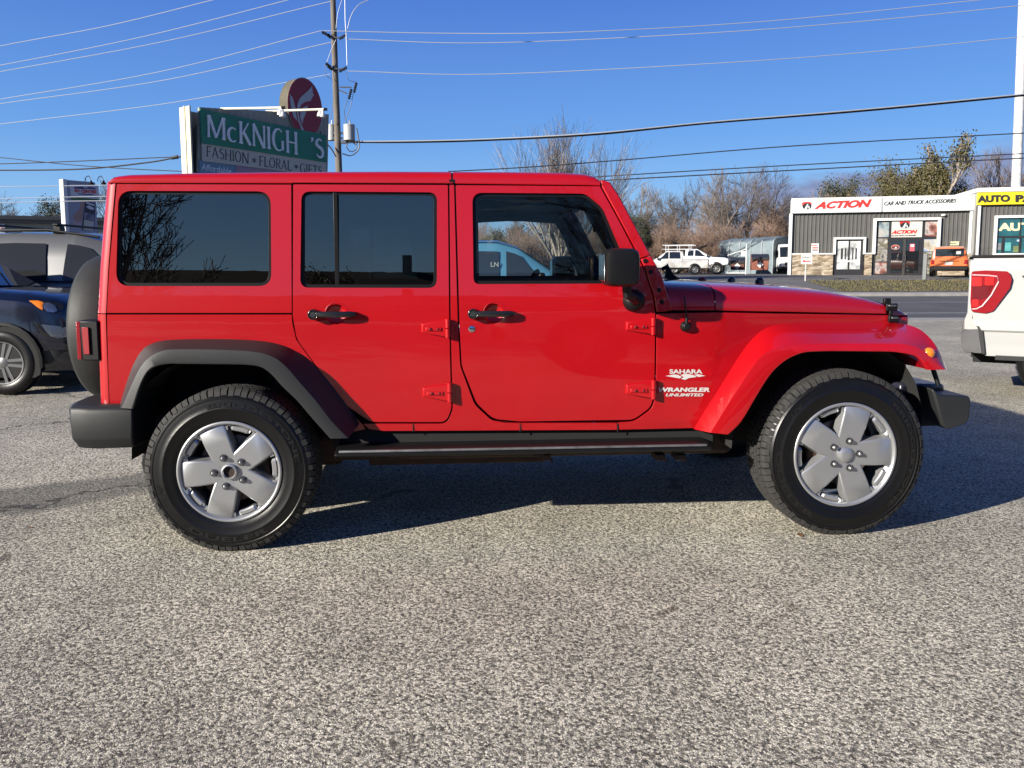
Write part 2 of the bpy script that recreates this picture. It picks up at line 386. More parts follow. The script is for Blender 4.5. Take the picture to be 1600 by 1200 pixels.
for sy in (-1, 1):
    s = sy
    top = panel('rear_side_panel', Q_UP, [QW], m_red, s, parent=jeep, depth=.03)
    low = panel('rear_quarter_panel', Q_LO, [], m_red, s, parent=jeep)
    rd = panel('rear_door', R_DOOR, [RW]+([fil([(525-17+34*(.5+.5*math.cos(a*math.pi/8)), 491-16*math.sin(a*math.pi/8)) for a in range(16)])] if s < 0 else []), m_red, s, parent=jeep, depth=.03)
    fd = panel('front_door', F_DOOR, [FW_]+([[(770-17+34*(.5+.5*math.cos(a*math.pi/8)), 490-16*math.sin(a*math.pi/8)) for a in range(16)]] if s < 0 else []), m_red, s, parent=jeep, depth=.03)
    panel('body_side', B_PIL, [], m_red, s, parent=jeep, depth=.03)
    # seams in the sill strip
    # cowl side / engine-bay side below the hood
    panel('engine_bay_side', fil([(1025.6, 489.5), (1117, 487.5), (1226, 489.5), (1384, 492), (1400, 493), (1400, 530), (1270, 535), (1200, 560), (1140, 660), (1085, 669.5), (965.5, 672.2), (965.5, 660), (991, 658, 30), (1019.6, 637.5, 24), (1024.2, 611, 20)]), [], m_red, s, parent=jeep, nose=True, gap=.002, depth=.02)
    def shr(poly, px): return [tuple(p) for p in inset(poly, px)]
    # rubber surround, inner trim and glass of every side window
    for par, win, gm, nm, trimpx in ((top, QW, g_dark, 'quarter_window', 5), (rd, RW, g_tint, 'window', 5), (fd, FW_, g_clear, 'window', 5)):
        panel('window_seal', win, [shr(win, trimpx)], m_blk, s, parent=par, gap=-.004, off=-.012, depth=.012, bevel=.002)
        gl = shr(win, trimpx-1)
        pg = [(BS(*p).x, BS(*p).z) for p in gl]; mb = MB()
        loops = [Vector((a, b, 0)) for a, b in pg]; tr = tessellate_polygon([loops])
        bm = bmesh.new(); vv = [bm.verts.new(p) for p in loops]
        for t in tr: bm.faces.new([vv[i] for i in t])
        bmesh.ops.dissolve_limit(bm, angle_limit=.01, verts=bm.verts, edges=bm.edges)
        V = [(v.co.x, s*(.79-.06*(v.co.y-1.15)-.030), v.co.y) for v in bm.verts]; F = [[v.index for v in f.verts] for f in bm.faces]; bm.free()
        mb.add(V, F); mb.build(nm, gm, par)
    # divider bar of the rear door glass
    a = BS(525, 303); b = BS(525, 446)
    mb = MB(); mb.box(((a.x+b.x)/2, s*(.79-.06*.3-.024), (a.z+b.z)/2), (.020, .016, abs(a.z-b.z)+.01)); mb.build('divider_bar', m_blk, rd, bevel=.002)
    # charcoal lining behind the red skins
    dk = shr
    for kk, (oo, hh) in enumerate(((Q_UP, QW), (R_DOOR, RW), (F_DOOR, FW_))):
        panel('inner_trim', oo, [shr(hh, 9)], m_inner, s, parent=jeep, gap=-.012, off=-.040-.004*kk, depth=.02, bevel=.004)
    panel('inner_trim', B_PIL, [], m_inner, s, parent=jeep, gap=.004, off=-.036, depth=.02, bevel=0)
# thin dark backing so door gaps read dark
def pxbox(mb, x0, y0, x1, y1, ya, yb, surf=Yp):        # box between pixel corners taken on plane y=ya
    A = Yp(x0, y1, ya); B = Yp(x1, y0, ya)
    mb.box(((A.x+B.x)/2, (ya+yb)/2, (A.z+B.z)/2), (abs(B.x-A.x), abs(yb-ya), abs(B.z-A.z)))
# sill seams (little dark grooves)
mb = MB()
for px in (645, 812.5, 965):
    a = BS(px, 661); b = BS(px, 675); mb = MB(); mb.box((a.x, -ys(a.z)-.0006, (a.z+b.z)/2), (.003, .004, abs(a.z-b.z))); mb.build('sill_seam', m_deep, jeep)

# ---- door furniture ------------------------------------------------------------------------
def handle(par, cx, cy, x1, sy=-1):
    c = BS(cx, cy); e = BS(x1, cy+.5); y = -ys(c.z)
    mb = MB()
    r = .0255
    mb.lathe([(0, 0), (r*.8, 0), (r, -.004), (r, -.035), (r*.86, -.042), (r*.75, -.042), (r*.75, -.037), (0, -.037)], (c.x, y, c.z), 'y', 28)
    # grip: curved bar
    n = 9; pts = []
    for i in range(n):
        t = i/(n-1); x = c.x+.012+(e.x-c.x-.012)*t
        pts.append((x, y-.030-.014*math.sin(math.pi*min(1, t*1.0)) if t < .9 else y-.024, c.z))
    rings = []
    for i, (x, yy, z) in enumerate(pts):
        h = .0145 if i < n-1 else .010; d = .008
        rings.append([(x, yy+d, z-h), (x, yy-d*.3, z-h), (x, yy-d, z-h*.5), (x, yy-d, z+h*.5), (x, yy-d*.3, z+h), (x, yy+d, z+h)])
    mb.loft(rings, closed=True, cap=True)
    mb.box((e.x-.012, y-.012, c.z), (.02, .028, .022))
    h = mb.build('door_handle', m_blkgl, par, bevel=.0025)
    # push button
    b2 = MB(); b2.lathe([(0, -.040), (.013, -.040), (.015, -.036)], (c.x, y, c.z), 'y', 20); b2.build('push_button', m_black2, h)
    # bowl
    q = BS((cx+x1)/2+2, cy); b3 = MB(); R = .0535
    b3.lathe([(0, .030), (R*.3, .029), (R*.6, .024), (R*.85, .013), (R*1.02, 0), (R*1.06, .001)], (q.x, -ys(q.z), q.z), 'y', 32); b3.build('handle_recess', m_red, par)
m_black2 = M('button_black', (.03, .032, .034), rough=.3)
doors = [o for o in jeep.children if o.name.startswith('rear_door')]; fdoors = [o for o in jeep.children if o.name.startswith('front_door')]
near_rd, near_fd = doors[0], fdoors[0]
handle(near_rd, 491, 491, 557); handle(near_fd, 739, 490, 803)
c = BS(737, 514); mb = MB(); mb.lathe([(0, -.004), (.011, -.004), (.0155, -.002), (.0165, .001)], (c.x, -ys(c.z), c.z), 'y', 24)
mb.box((c.x, -ys(c.z)-.0045, c.z), (.002, .002, .010)); mb.build('door_lock', m_chrome, near_fd)
def hinge(par, x0, y0, x1, y1):
    a = BS(x0, y0); b = BS(x1, y1); y = -ys((a.z+b.z)/2); zt, zb = a.z, b.z; h = zt-zb
    pivot = b.x-.012
    mb = MB()
    front = [(a.x, zb+h*.27), (a.x, zt-h*.2), (pivot, zt), (pivot, zb)]
    base = [(p[0], y+.002, p[1]) for p in front]
    topf = [(a.x+.006, y-.012, zb+h*.32), (a.x+.006, y-.012, zt-h*.26), (pivot-.004, y-.020, zt-.005), (pivot-.004, y-.020, zb+.005)]
    mb.hexa([base[0], base[1], base[2], base[3], topf[0], topf[1], topf[2], topf[3]])
    mb.hexa([(a.x+.02, y-.012, zb+h*.34), (a.x+.02, y-.012, zt-h*.40), (pivot-.022, y-.015, zt-h*.40), (pivot-.022, y-.015, zb+h*.34),
             (a.x+.024, y-.019, zb+h*.38), (a.x+.024, y-.019, zt-h*.44), (pivot-.026, y-.024, zt-h*.44), (pivot-.026, y-.024, zb+h*.38)])
    mb.tube([(pivot+.006, y-.016, zb), (pivot+.006, y-.016, zb+h*.49)], .0125, 14); mb.tube([(pivot+.006, y-.016, zb+h*.52), (pivot+.006, y-.016, zt+.002)], .0125, 14)
    mb.box((pivot+.020, y-.004, (zt+zb)/2), (.03, .008, h*.9))
    hg = mb.build('hinge', m_red, par, bevel=.0022)
    for t in (.36, .66):
        x = a.x+(pivot-a.x)*t; b2 = MB(); b2.lathe([(0, -.0265), (.004, -.0265), (.0055, -.025), (.0075, -.020), (.0075, -.015)], (x, y, (zb+zt)/2-.001), 'y', 14); b2.build('bolt', m_blk2, hg)
m_blk2 = M('dark_bolt', (.12, .008, .01), rough=.4)
hinge(near_rd, 658, 499, 702, 527.5); hinge(near_rd, 660, 599, 705, 627.5)
hinge(near_fd, 977.5, 497, 1021.5, 523); hinge(near_fd, 977.5, 594.5, 1021.5, 623)

# ---- rear corner and tailgate ----------------------------------------------------------------
seam = [(182, 283), (176, 350), (170.5, 420), (167, 489.5)]
seam2 = [(166.5, 491), (168, 540), (170, 590), (171.5, 634)]
def rear_shell(name, sm, x_off):
    rings = []
    for i, (px, py) in enumerate(sm):
        p = BS(px, py); yb = ys(p.z); R = .055; ring = []
        for s_ in (-1, 1):
            seg_ = []
            for k in range(7):
                t = k/6*math.pi/2
                seg_.append((p.x-R*math.sin(t)*1.0-.004, s_*(yb-R+R*math.cos(t)), p.z))
            ring += seg_ if s_ < 0 else seg_[::-1]
        rings.append(ring)
    mb = MB(); mb.loft(rings); return mb.build(name, m_red, jeep, angle=60)
rear_shell('hard_top_rear', seam, 0); rear_shell('tailgate', seam2, 0)
p = BS(182, 283)
# spare wheel cover
m_vinyl = M('vinyl_cover', (.024, .026, .026), rough=.6, spec=.3, bump=.004, bs=5, var=.12, vs=6)
spx = Yp(150, 495, 0).x
A = Yp(97, 500, -.36)
mb = MB(); xr = Yp(160, 500, -.1).x
spare = []
zc = Yp(110, 510, -.05).z
prof = [(0, 0), (.30, 0), (.36, .006), (.385, .018), (.398, .04), (.402, .10), (.400, .17), (.385, .20), (.34, .22), (0, .22)]
xr = Yp(98, 505, -.36).x
mb.lathe([(r, h) for r, h in prof], (xr, .02, zc-.01), 'x', 96)
mb.build('spare_wheel_cover', m_vinyl, jeep, angle=50)
mb = MB(); mb.box((xr+.26, .03, zc), (.10, .2, .2)); mb.build('spare_wheel_bracket', m_blk, jeep, bevel=.01)
# tail lights
for sy in (-1, 1):
    a = Yp(126, 500, -.74); b = Yp(151, 562, -.74)
    xx1 = BS(153, 520).x+.0; y0, y1 = .70, .795
    mb = MB(); zt, zb = a.z, b.z; x0 = a.x
    mb.hexa([(x0+.012, sy*.66, zb), (x0+.012, sy*.775, zb), (xx1, sy*.79, zb+.0), (xx1, sy*.66, zb), (x0, sy*.66, zt), (x0, sy*.775, zt-.002), (xx1, sy*.79, zt), (xx1, sy*.66, zt)])
    tl = mb.build('tail_light', m_blk, jeep, bevel=.006)
    mb = MB(); c0 = Yp(129, 511, -.77); c1 = Yp(143.5, 553, -.77)
    mb.hexa([(c0.x+.004, sy*.783, c1.z), (c1.x, sy*.793, c1.z), (c1.x, sy*.70, c1.z), (c0.x, sy*.70, c1.z), (c0.x, sy*.783, c0.z), (c1.x, sy*.793, c0.z), (c1.x, sy*.70, c0.z), (c0.x, sy*.70, c0.z)])
    mb.build('red_lens', m_redlens, tl, bevel=.002)
    mb = MB(); mb.box((x0+.004, sy*.722, (zt+zb)/2), (.020, .112, (zt-zb)*.94)); mb.build('rear_lens', m_redlens, tl, bevel=.003)

# ---- roof ------------------------------------------------------------------------------------
def roofpart(name, cols, mat, capend=None):
    rings = []
    for px, ptop, pg in cols:
        g = BS(px, pg); yg = ys(g.z)+.004
        t = Yp(px, ptop, -(yg-.075)); x = g.x; zt = max(t.z, g.z+.012)
        ring = [(yg-.03, g.z-.0), (yg, g.z), (yg+.001, g.z+(zt-g.z)*.35)]
        for k in range(1, 6):
            a = k/6*math.pi/2; ring.append((yg-.075+.075*math.cos(a), g.z+(zt-g.z)*(.35+.65*math.sin(a))))
        ring += [(yg-.12, zt+.006), (yg*.6, zt+.022), (yg*.3, zt+.03)]
        full = [(x, -a, b) for a, b in ring]+[(x, 0, zt+.033)]+[(x, a, b) for a, b in ring[::-1]]
        rings.append(full)
    mb = MB(); mb.loft(rings, cap=False); k = len(mb.v); n_ = len(rings[0]); mb.f += [tuple(range(n_))[::-1], tuple(range(k-n_, k))]; mb.m += [0, 0]
    return mb.build(name, mat, jeep, angle=50)
roofpart('hard_top_roof', [(170, 286, 287), (174, 279, 286), (181, 275.5, 286), (200, 273.5, 286), (300, 271, 286), (455, 269.3, 286.3), (600, 268.5, 286.6), (705, 268.8, 286.8)], m_red)
roofpart('freedom_roof_panel', [(708, 268.8, 286.8), (800, 269.2, 288), (880, 270.3, 289), (915, 272.8, 289.3), (930, 276, 289.8), (937.5, 282, 290)], m_red)
roofpart('roof_seal', [(702, 270.5, 288), (706.5, 270.5, 288), (711, 270.5, 288)], m_blk)
mb = MB(); g0 = BS(455, 286); g1 = BS(708, 287)
for sy in (-1, 1):
    mb.box(((g0.x+g1.x)/2, sy*(ys(g0.z)+.004), g0.z+.004), (g1.x-g0.x, .014, .006))
mb.build('roof_gutter', m_red, jeep, bevel=.002)
a = BS(190, 286); b = BS(936, 290); mb = MB()
mb.box(((a.x+b.x)/2, 0, a.z-.012), (b.x-a.x, 1.40, .012)); mb.build('headliner', m_inner, jeep)
mb = MB()
for sy in (-1, 1): mb = MB(); mb.box(((a.x+b.x)/2, sy*(ys(a.z)-.035), a.z+.002), (b.x-a.x-.01, .05, .05)); mb.build('gutter_seal', m_blk, jeep)
mb = MB(); mb.box((BS(172, 286).x+.03, 0, a.z+.0), (.05, 1.42, .06)); mb.build('rear_header', m_blk, jeep)
# ---- windshield frame --------------------------------------------------------------------------
outl = [(939, 281), (953, 284, 6), (966, 303), (1006.6, 379), (1018, 400), (1033.5, 428.6), (1049, 474.6), (1051, 485), (1026.5, 488), (1021.5, 463), (1009, 421), (970, 346), (939.5, 290)]
ol = fil(outl, 4)
def depthstrip(name, poly_px, sy, yin, mat, parent, bevel=.006, off=0.0):
    P = [BS(*p, off) for p in poly_px]; mb = MB()
    P = [Vector((p.x, sy*abs(p.y), p.z)) for p in P]
    n = len(P); k = 0
    tris = tessellate_polygon([[Vector((p.x, p.z, 0)) for p in P]])
    Bk = [Vector((p.x, sy*(abs(p.y)-yin), p.z)) for p in P]
    mb.add(P+Bk, [tuple(t) for t in tris]+[tuple(i+n for i in t[::-1]) for t in tris]+[(i, (i+1) % n, n+(i+1) % n, n+i) for i in range(n)])
    return mb.build(name, mat, parent, bevel=bevel, angle=45, blim=50)
split_hi = fil([(939, 281), (953, 284, 6), (966, 303), (1006.6, 379), (1017.5, 399), (1000.5, 404), (970, 346), (939.5, 290)], 4)
split_lo = fil([(1018, 400), (1033.5, 428.6), (1049, 474.6), (1051, 485), (1026.5, 488), (1021.5, 463), (1009, 421), (1001, 404.7)], 4)
wf = None
for sy in (-1, 1):
    o = depthstrip('windshield_frame', split_hi, sy, .08, m_red, jeep); wf = wf or o
    br = depthstrip('windshield_hinge', split_lo, sy, .05, m_red, jeep, off=.004)
    if sy < 0:
        for px, py in ((1008, 407.6), (1017, 425), (1030, 453.6), (1034, 472)):
            c = BS(px, py, .004); b2 = MB(); b2.lathe([(0, -.006), (.008, -.006), (.011, -.002), (.011, .002)], (c.x, c.y, c.z), 'y', 16); b2.build('bolt', m_blk, br)
for sy in (-1, 1):
    depthstrip('pillar_trim', [(941, 285), (949, 288), (962, 306), (1003, 382), (1030, 436), (1044, 484), (1018, 486), (1012, 455), (1000, 415), (962, 345), (936, 296)], sy, .03, m_inner, jeep, off=-.083, bevel=.004)
t0 = BS(947, 286); t1 = BS(1040, 440)
mb = MB(); mb.hexa([(t0.x-.05, -.66, t0.z-.06), (t0.x+.03, -.66, t0.z-.06), (t0.x+.03, .66, t0.z-.06), (t0.x-.05, .66, t0.z-.06), (t0.x-.06, -.66, t0.z+.005), (t0.x+.005, -.66, t0.z+.005), (t0.x+.005, .66, t0.z+.005), (t0.x-.06, .66, t0.z+.005)])
mb.build('windshield_header', m_red, jeep, bevel=.006)
mb = MB(); mb.add([(t0.x+.0, -.66, t0.z-.02), (t0.x+.0, .66, t0.z-.02), (t1.x-.02, .70, t1.z), (t1.x-.02, -.70, t1.z)], [(0, 1, 2, 3)]); mb.build('windshield', g_clear, jeep)

# ---- hood and cowl ----------------------------------------------------------------------------
def hoodrings(cols):
    rings = []
    for px, ptop, pse in cols:
        s_ = NS(px, pse); x = s_.x; yy = -s_.y
        # centre height from the silhouette
        d = ray(px, ptop); 
        c = Yp(px, ptop, .05)
        # centre at same x as the seam: use slope of silhouette
        zc = c.z; zs = s_.z; H = max(.02, zc-zs)
        prof = [(1.0, 0.0), (1.0, .25), (.985, .50), (.955, .68), (.90, .80), (.80, .88), (.60, .95), (.30, .99), (0, 1.0)]
        half = [(yy*a, zs+H*b) for a, b in prof]
        rings.append([(x, -a, b) for a, b in half]+[(x, a, b) for a, b in half[-2::-1]])
    return rings
def silh(px):                                          # row of the hood silhouette
    T = [(1040, 433), (1102, 435.4), (1153, 436.5), (1226, 440), (1300, 445.7), (1355, 455), (1384, 463), (1402, 471), (1415, 486), (1424, 504)]
    for (a, ya), (b, yb) in zip(T, T[1:]):
        if px <= b: return ya+(yb-ya)*(px-a)/(b-a)
    return 504
def sm(px):
    T = [(1040, 484.5), (1117, 485), (1226, 487), (1384, 490), (1417, 493)]
    for (a, ya), (b, yb) in zip(T, T[1:]):
        if px <= b: return ya+(yb-ya)*(px-a)/(b-a)
    return 493
CC = lambda px: (px, silh(px), sm(px))
mb = MB(); mb.loft(hoodrings([CC(x) for x in (1045, 1052, 1065, 1080, 1095, 1108, 1116.3)])); mb.build('cowl', m_red, jeep, angle=50)
R1 = hoodrings([CC(x) for x in (1118.2, 1130, 1150, 1180, 1210, 1240, 1270, 1300, 1330, 1355, 1372, 1384)])
mb = MB(); mb.loft(R1); hood = mb.build('hood', m_red, jeep, angle=50)
R2 = hoodrings([CC(x) for x in (1385, 1395, 1402, 1408, 1413)])
# nose: continues the hood and drops to the grille face
nose = []
rl = R1[-1]
for k, (px, pt, shr_) in enumerate(((1385.2, 463.6, 1.0), (1395, 467.5, .985), (1404, 473, .97), (1412, 481, .955), (1418, 491, .94), (1422, 503, .93))):
    zs = Yp(1400, 493, -.6).z; top = Yp(px, pt, .05); x = Yp(px, 480, -.55).x
    yy = .60*shr_; H = max(.004, top.z-zs)
    prof = [(1.0, 0.0), (1.0, .25), (.985, .50), (.955, .68), (.90, .80), (.80, .88), (.60, .95), (.30, .99), (0, 1.0)]
    half = [(yy*a, zs+H*b) for a, b in prof]
    nose.append([(x, -a, b) for a, b in half]+[(x, a, b) for a, b in half[-2::-1]])
mb = MB(); mb.loft(nose); mb.build('grille_top', m_red, jeep, angle=60)
gx = nose[-1][0][0]; gzt = nose[-1][0][2]
mb = MB(); mb.hexa([(gx-.06, -.60, .78), (gx-.01, -.57, .78), (gx-.01, .57, .78), (gx-.06, .60, .78), (gx-.10, -.585, gzt+.004), (gx-.002, -.56, gzt+.004), (gx-.002, .56, gzt+.004), (gx-.10, .585, gzt+.004)])
grille = mb.build('grille', m_red, jeep, bevel=.02)
mb = MB()
for i in range(7): mb.box((gx-.003, (i-3)*.085, .93), (.012, .045, .26))
mb.build('grille_slot', m_deep, grille, bevel=.005)
for sy in (-1, 1):
    mb = MB(); mb.lathe([(0, .03), (.06, .026), (.09, .012), (.098, 0), (.098, -.02)], (gx-.004, sy*.44, .96), 'x', 32); mb.build('headlight', M('lamp_glass', (.7, .72, .75), rough=.05, coat=1), grille)
# hood latch
for sy in (-1, 1):
    c = NS(1390, 480); mb = MB(); y = c.y-.004
    def pb(x0, y0, x1, y1, t, dy=0.0):
        A = Yp(x0, y1, y); B = Yp(x1, y0, y); mb.box(((A.x+B.x)/2, y-t/2-dy, (A.z+B.z)/2), (B.x-A.x, t, B.z-A.z))
    pb(1382, 466, 1393, 476, .02, -.02); pb(1383, 474, 1401, 486, .014); pb(1388, 484, 1394, 494, .012); pb(1386, 493, 1402, 503, .018)
    if sy > 0: mb.v = [Vector((v.x, -v.y, v.z)) for v in mb.v]
    lt = mb.build('hood_latch', m_blk, hood, bevel=.004)
    if sy < 0:
        mb = MB(); pb(1386, 476, 1398, 479, .018); pb(1390, 495, 1400, 498, .022); mb.build('latch_bracket', m_steel, lt, bevel=.002)
# hood bumpers, washer nozzles
for px, py, yv, mt, hgt in ((1187, 437, -.18, m_blkgl, .008), (1143, 435, .30, m_blkgl, .006), (1097, 435.5, -.1, m_redrub, .004)):
    c = Yp(px, py+1.5, yv); mb = MB(); mb.lathe([(0, hgt+.012), (.014, hgt+.011), (.019, hgt), (.021, .006), (.024, .003), (.026, -.02)], (c.x, c.y, c.z), 'z', 20)
    mb.build('hood_bumper' if mt is m_blkgl else 'washer_nozzle', mt, hood)
# wiper fin at the foot of the windscreen
P = [Yp(x, y, .1) for x, y in ((1039, 434), (1043, 411), (1052, 428), (1064, 437), (1056, 440))]
mb = MB(); mb.prism(P, (0, .02, 0)); mb.tube([Yp(1034, 421, .12), Yp(1043, 416, .12)], .012, 8); mb.build('wiper_arm', m_blk, jeep, bevel=.003)
# antenna
c = NS(1071, 510); mb = MB(); mb.lathe([(0, -.03), (.014, -.03), (.022, -.022), (.026, -.008), (.027, .004)], (c.x, c.y, c.z), 'y', 24)
mb.tube([(c.x, c.y-.02, c.z), (c.x-.001, c.y-.022, c.z+.045)], [.010, .007], 10)
t = Yp(1068.5, 462, c.y-.02); mb.tube([(c.x-.001, c.y-.022, c.z+.04), (t.x, t.y, t.z)], [.0045, .0035], 8); mb.build('antenna', m_blk, jeep)
# badges
def badge(body, x0, y0, x1, y1, name='badge', shear=0, off=0):
    a, b, c2, d = [NS(*q, .0012) for q in ((x0, y0), (x1, y0), (x1, y1), (x0, y1))]
    def f(u, v, w=0.0): return d.lerp(c2, u).lerp(a.lerp(b, u), v)+Vector((0, -w, 0))
    return text(body, f, name, m_decal, jeep, depth=.0015, offset=off, shear=shear)
badge('SAHARA', 1046, 577, 1097.5, 584, off=.03); badge('WRANGLER', 1028, 605.5, 1109, 612.3, shear=.15, off=.045); badge('UNLIMITED', 1040.5, 614.7, 1099, 619.3, shear=.25, off=.03)
mb = MB()
for poly in ([(1040, 587.4), (1053, 585), (1059, 585.6), (1065.5, 589), (1062, 591.2)], [(1063, 586), (1067, 584.8), (1075, 584.2), (1084, 586.2), (1088.5, 589), (1077, 590.5), (1070.5, 593.4), (1064, 592), (1068.5, 589.4)], [(1084.5, 585.6), (1091, 584.6), (1102, 587.2), (1091.5, 589)]):
    mb.prism([NS(*q, .0012) for q in poly], (0, -.0015, 0))
mb.build('mountain_decal', m_decal, jeep)
# ---- side mirror ------------------------------------------------------------------------------
for sy in (-1, 1):
    mb = MB()
    A = [Yp(x, y, -.97) for x, y in ((945, 390), (988, 390), (996, 405), (995, 440), (985, 447), (947, 447))]
    def rr(y, sc_, dx=0.0, x0=942, x1=996, y0=388, y1=448):
        cx, cz = Yp((x0+x1)/2, (y0+y1)/2, -.97).x, Yp((x0+x1)/2, (y0+y1)/2, -.97).z
        w = abs(Yp(x1, y0, -.97).x-Yp(x0, y0, -.97).x)/2*sc_; h = abs(Yp(x0, y0, -.97).z-Yp(x0, y1, -.97).z)/2*sc_
        pts = []
        for k in range(24):
            t = 2*math.pi*k/24; e = .42
            pts.append((cx+dx+w*math.copysign(abs(math.cos(t))**e, math.cos(t)), sy*y, cz+h*math.copysign(abs(math.sin(t))**e, math.sin(t))))
        return pts
    # the head is long across the car: lofted across y
    mb.loft([rr(.86, .80), rr(.872, .93), rr(.90, .99), rr(1.0, 1.0), rr(1.03, .97), rr(1.048, .88), rr(1.052, .72)], closed=True, cap=True)
    mh = mb.build('side_mirror', m_blk, jeep, angle=40)
    g = rr(.95, 1)
    cx, cz = sum(p[0] for p in g)/24, sum(p[2] for p in g)/24
    mb = MB(); mb.box((min(p[0] for p in g)-.001, sy*.955, cz), (.006, .13, .12)); mb.build('mirror_glass', m_mirror, mh, bevel=.003)
    a = Yp(979, 449, -.93); b = BS(990, 470)
    mb = MB(); mb.tube([(a.x, sy*.93, a.z+.02), (a.x+.004, sy*.93, a.z-.035), (b.x-.01, sy*.88, b.z+.01), (b.x, sy*.80, b.z)], [.024, .022, .022, .026], 16)
    mb.lathe([(0, -.045), (.02, -.044), (.040, -.032), (.052, -.012), (.054, .004)], (b.x, sy*.79, b.z), 'y', 28, flip=-sy*1.0 if sy > 0 else 1)
    mb.build('mirror_arm', m_blk, mh, angle=50)
# ---- fender flares ----------------------------------------------------------------------------
def flare(name, J, C, Lp, mat, parent, joinfn, ycr, ylip):
    """J joins the body, C is the crease, Lp the lower lip; pixel rows, same count"""
    def rs(P, n):
        D = [0]
        for a, b in zip(P, P[1:]): D.append(D[-1]+math.dist(a, b))
        o = []
        for i in range(n):
            t = D[-1]*i/(n-1); k = max(j for j in range(len(P)-1) if D[j] <= t+1e-9); u = (t-D[k])/max(1e-9, D[k+1]-D[k]); u = min(u, 1)
            # catmull-rom
            p0, p1, p2, p3 = P[max(k-1, 0)], P[k], P[k+1], P[min(k+2, len(P)-1)]
            q = []
            for a_ in (0, 1):
                m1 = (p2[a_]-p0[a_])/2; m2 = (p3[a_]-p1[a_])/2
                ln = D[k+1]-D[k]
                if k > 0: m1 *= ln*2/(ln+(D[k]-D[k-1]))
                else: m1 = p2[a_]-p1[a_]
                if k < len(P)-2: m2 *= ln*2/(ln+(D[k+2]-D[k+1]))
                else: m2 = p2[a_]-p1[a_]
                q.append((2*u**3-3*u*u+1)*p1[a_]+(u**3-2*u*u+u)*m1+(-2*u**3+3*u*u)*p2[a_]+(u**3-u*u)*m2)
            o.append(tuple(q))
        return o
    return rs
def build_flare(name, mat, rows, joinfn, ycr, ylip, sy, n_sub=5):
    # rows: list of (join_px, crease_px, lip_px); interpolated by catmull-rom per column
    def cm(P, k, u):
        p0, p1, p2, p3 = P[max(k-1, 0)], P[k], P[k+1], P[min(k+2, len(P)-1)]
        return tuple(.5*(2*p1[a]+(-p0[a]+p2[a])*u+(2*p0[a]-5*p1[a]+4*p2[a]-p3[a])*u*u+(-p0[a]+3*p1[a]-3*p2[a]+p3[a])*u**3) for a in (0, 1))
    rings = []
    for k in range(len(rows)-1):
        for i in range(n_sub if k < len(rows)-2 else n_sub+1):
            u = i/n_sub
            j = cm([r[0] for r in rows], k, u); c = cm([r[1] for r in rows], k, u); l = cm([r[2] for r in rows], k, u)
            jp = joinfn(*j); cp = Yp(*c, -ycr); lp = Yp(*l, -ylip)
            ctr = Vector((0, 0, 0))
            d = (lp-cp); d2 = cp-jp
            inn = Vector((lp.x, -(ylip-.02), lp.z)); inn2 = Vector((lp.x, -.62, lp.z))
            c1 = cp.lerp(jp, .045); c2 = cp.lerp(lp, .12)
            cm_ = cp*.8+(c1+c2)*.1
            l1 = lp.lerp(cp, .12); back = jp+Vector((0, .03, 0))
            e = (lp-cp).normalized()
            inn = lp+Vector((0, .012, 0))+e*.002; inn2 = lp+Vector((0, .05, 0))-e*.012; inn3 = Vector((lp.x, -.60, lp.z))-e*.02
            mid = jp.lerp(c1, .5)+(Vector((0, -.003, 0)))
            ring = [back, jp, mid, c1, cm_, c2, l1, lp+Vector((0, .003, 0)), inn, inn2, inn3]
            rings.append([Vector((p.x, -sy*p.y, p.z)) for p in ring])
    mb = MB(); mb.loft(rings)
    # end caps
    k = len(mb.v); nn = len(rings[0]); mb.f.append(tuple(range(nn-2))); mb.m.append(0)
    mb.f.append(tuple(k-nn+i for i in range(nn-2))); mb.m.append(0)
    return mb.build(name, mat, jeep, angle=28)
jr = lambda px, py: BS(px, py, .001)
RF = [((186, 637), (190, 637.5), (207.5, 639)), ((199, 594), (208, 596), (219, 603)), ((211, 564), (222, 570), (230, 582)), ((226, 543.5), (237, 556), (243, 572.5)), ((246, 534), (256, 547.5), (262, 568.5)),
      ((275, 530.5), (280, 545.7), (285, 568.5)), ((348, 529.8), (348, 546.5), (340, 569)), ((405, 532.5), (400, 550), (385, 570)), ((436, 538), (428, 558.5), (408, 574)), ((458, 546.5), (447, 573), (425, 586)),
      ((484, 563), (467, 596), (441, 604)), ((516, 599), (494, 627), (464, 626)), ((545, 637), (518, 658), (487, 653)), ((562, 662), (544, 684.8), (516, 685.5))]
jn = lambda px, py: NS(px, py, .0)
FF = [((1084, 670.5), (1110, 676), (1138, 679)), ((1098, 647), (1132, 640), (1158, 659)), ((1117, 617.5), (1153, 607), (1178, 626)), ((1136, 587), (1172, 578), (1194, 599.5)), ((1154, 558), (1190, 556), (1210, 578)),
      ((1175, 530), (1213, 544), (1231, 561)), ((1198, 512), (1240, 539.5), (1256, 551)), ((1228, 505.2), (1275, 537.5), (1283, 549)), ((1285, 503.8), (1310, 537), (1315, 548.6)), ((1340, 503.8), (1350, 536.8), (1350, 549)), ((1388, 504), (1390, 536.8), (1390, 549.5)),
      ((1412, 506.5), (1414, 537.8), (1410, 551.5)), ((1433, 512.5), (1436, 544), (1430, 556)), ((1449, 524), (1452, 556), (1440, 564)), ((1464, 543), (1463, 567), (1446, 572)), ((1479, 574.5), (1478, 577.5), (1450, 578))]
def jn_f(px, py):
    # the join steps out to the crease plane towards the front of the flare
    t = max(0, min(1, (px-1392)/70)); p = NS(min(px, 1392), py)
    yv = -(abs(p.y)*(1-t)+.86*t); return Yp(px, py, yv)
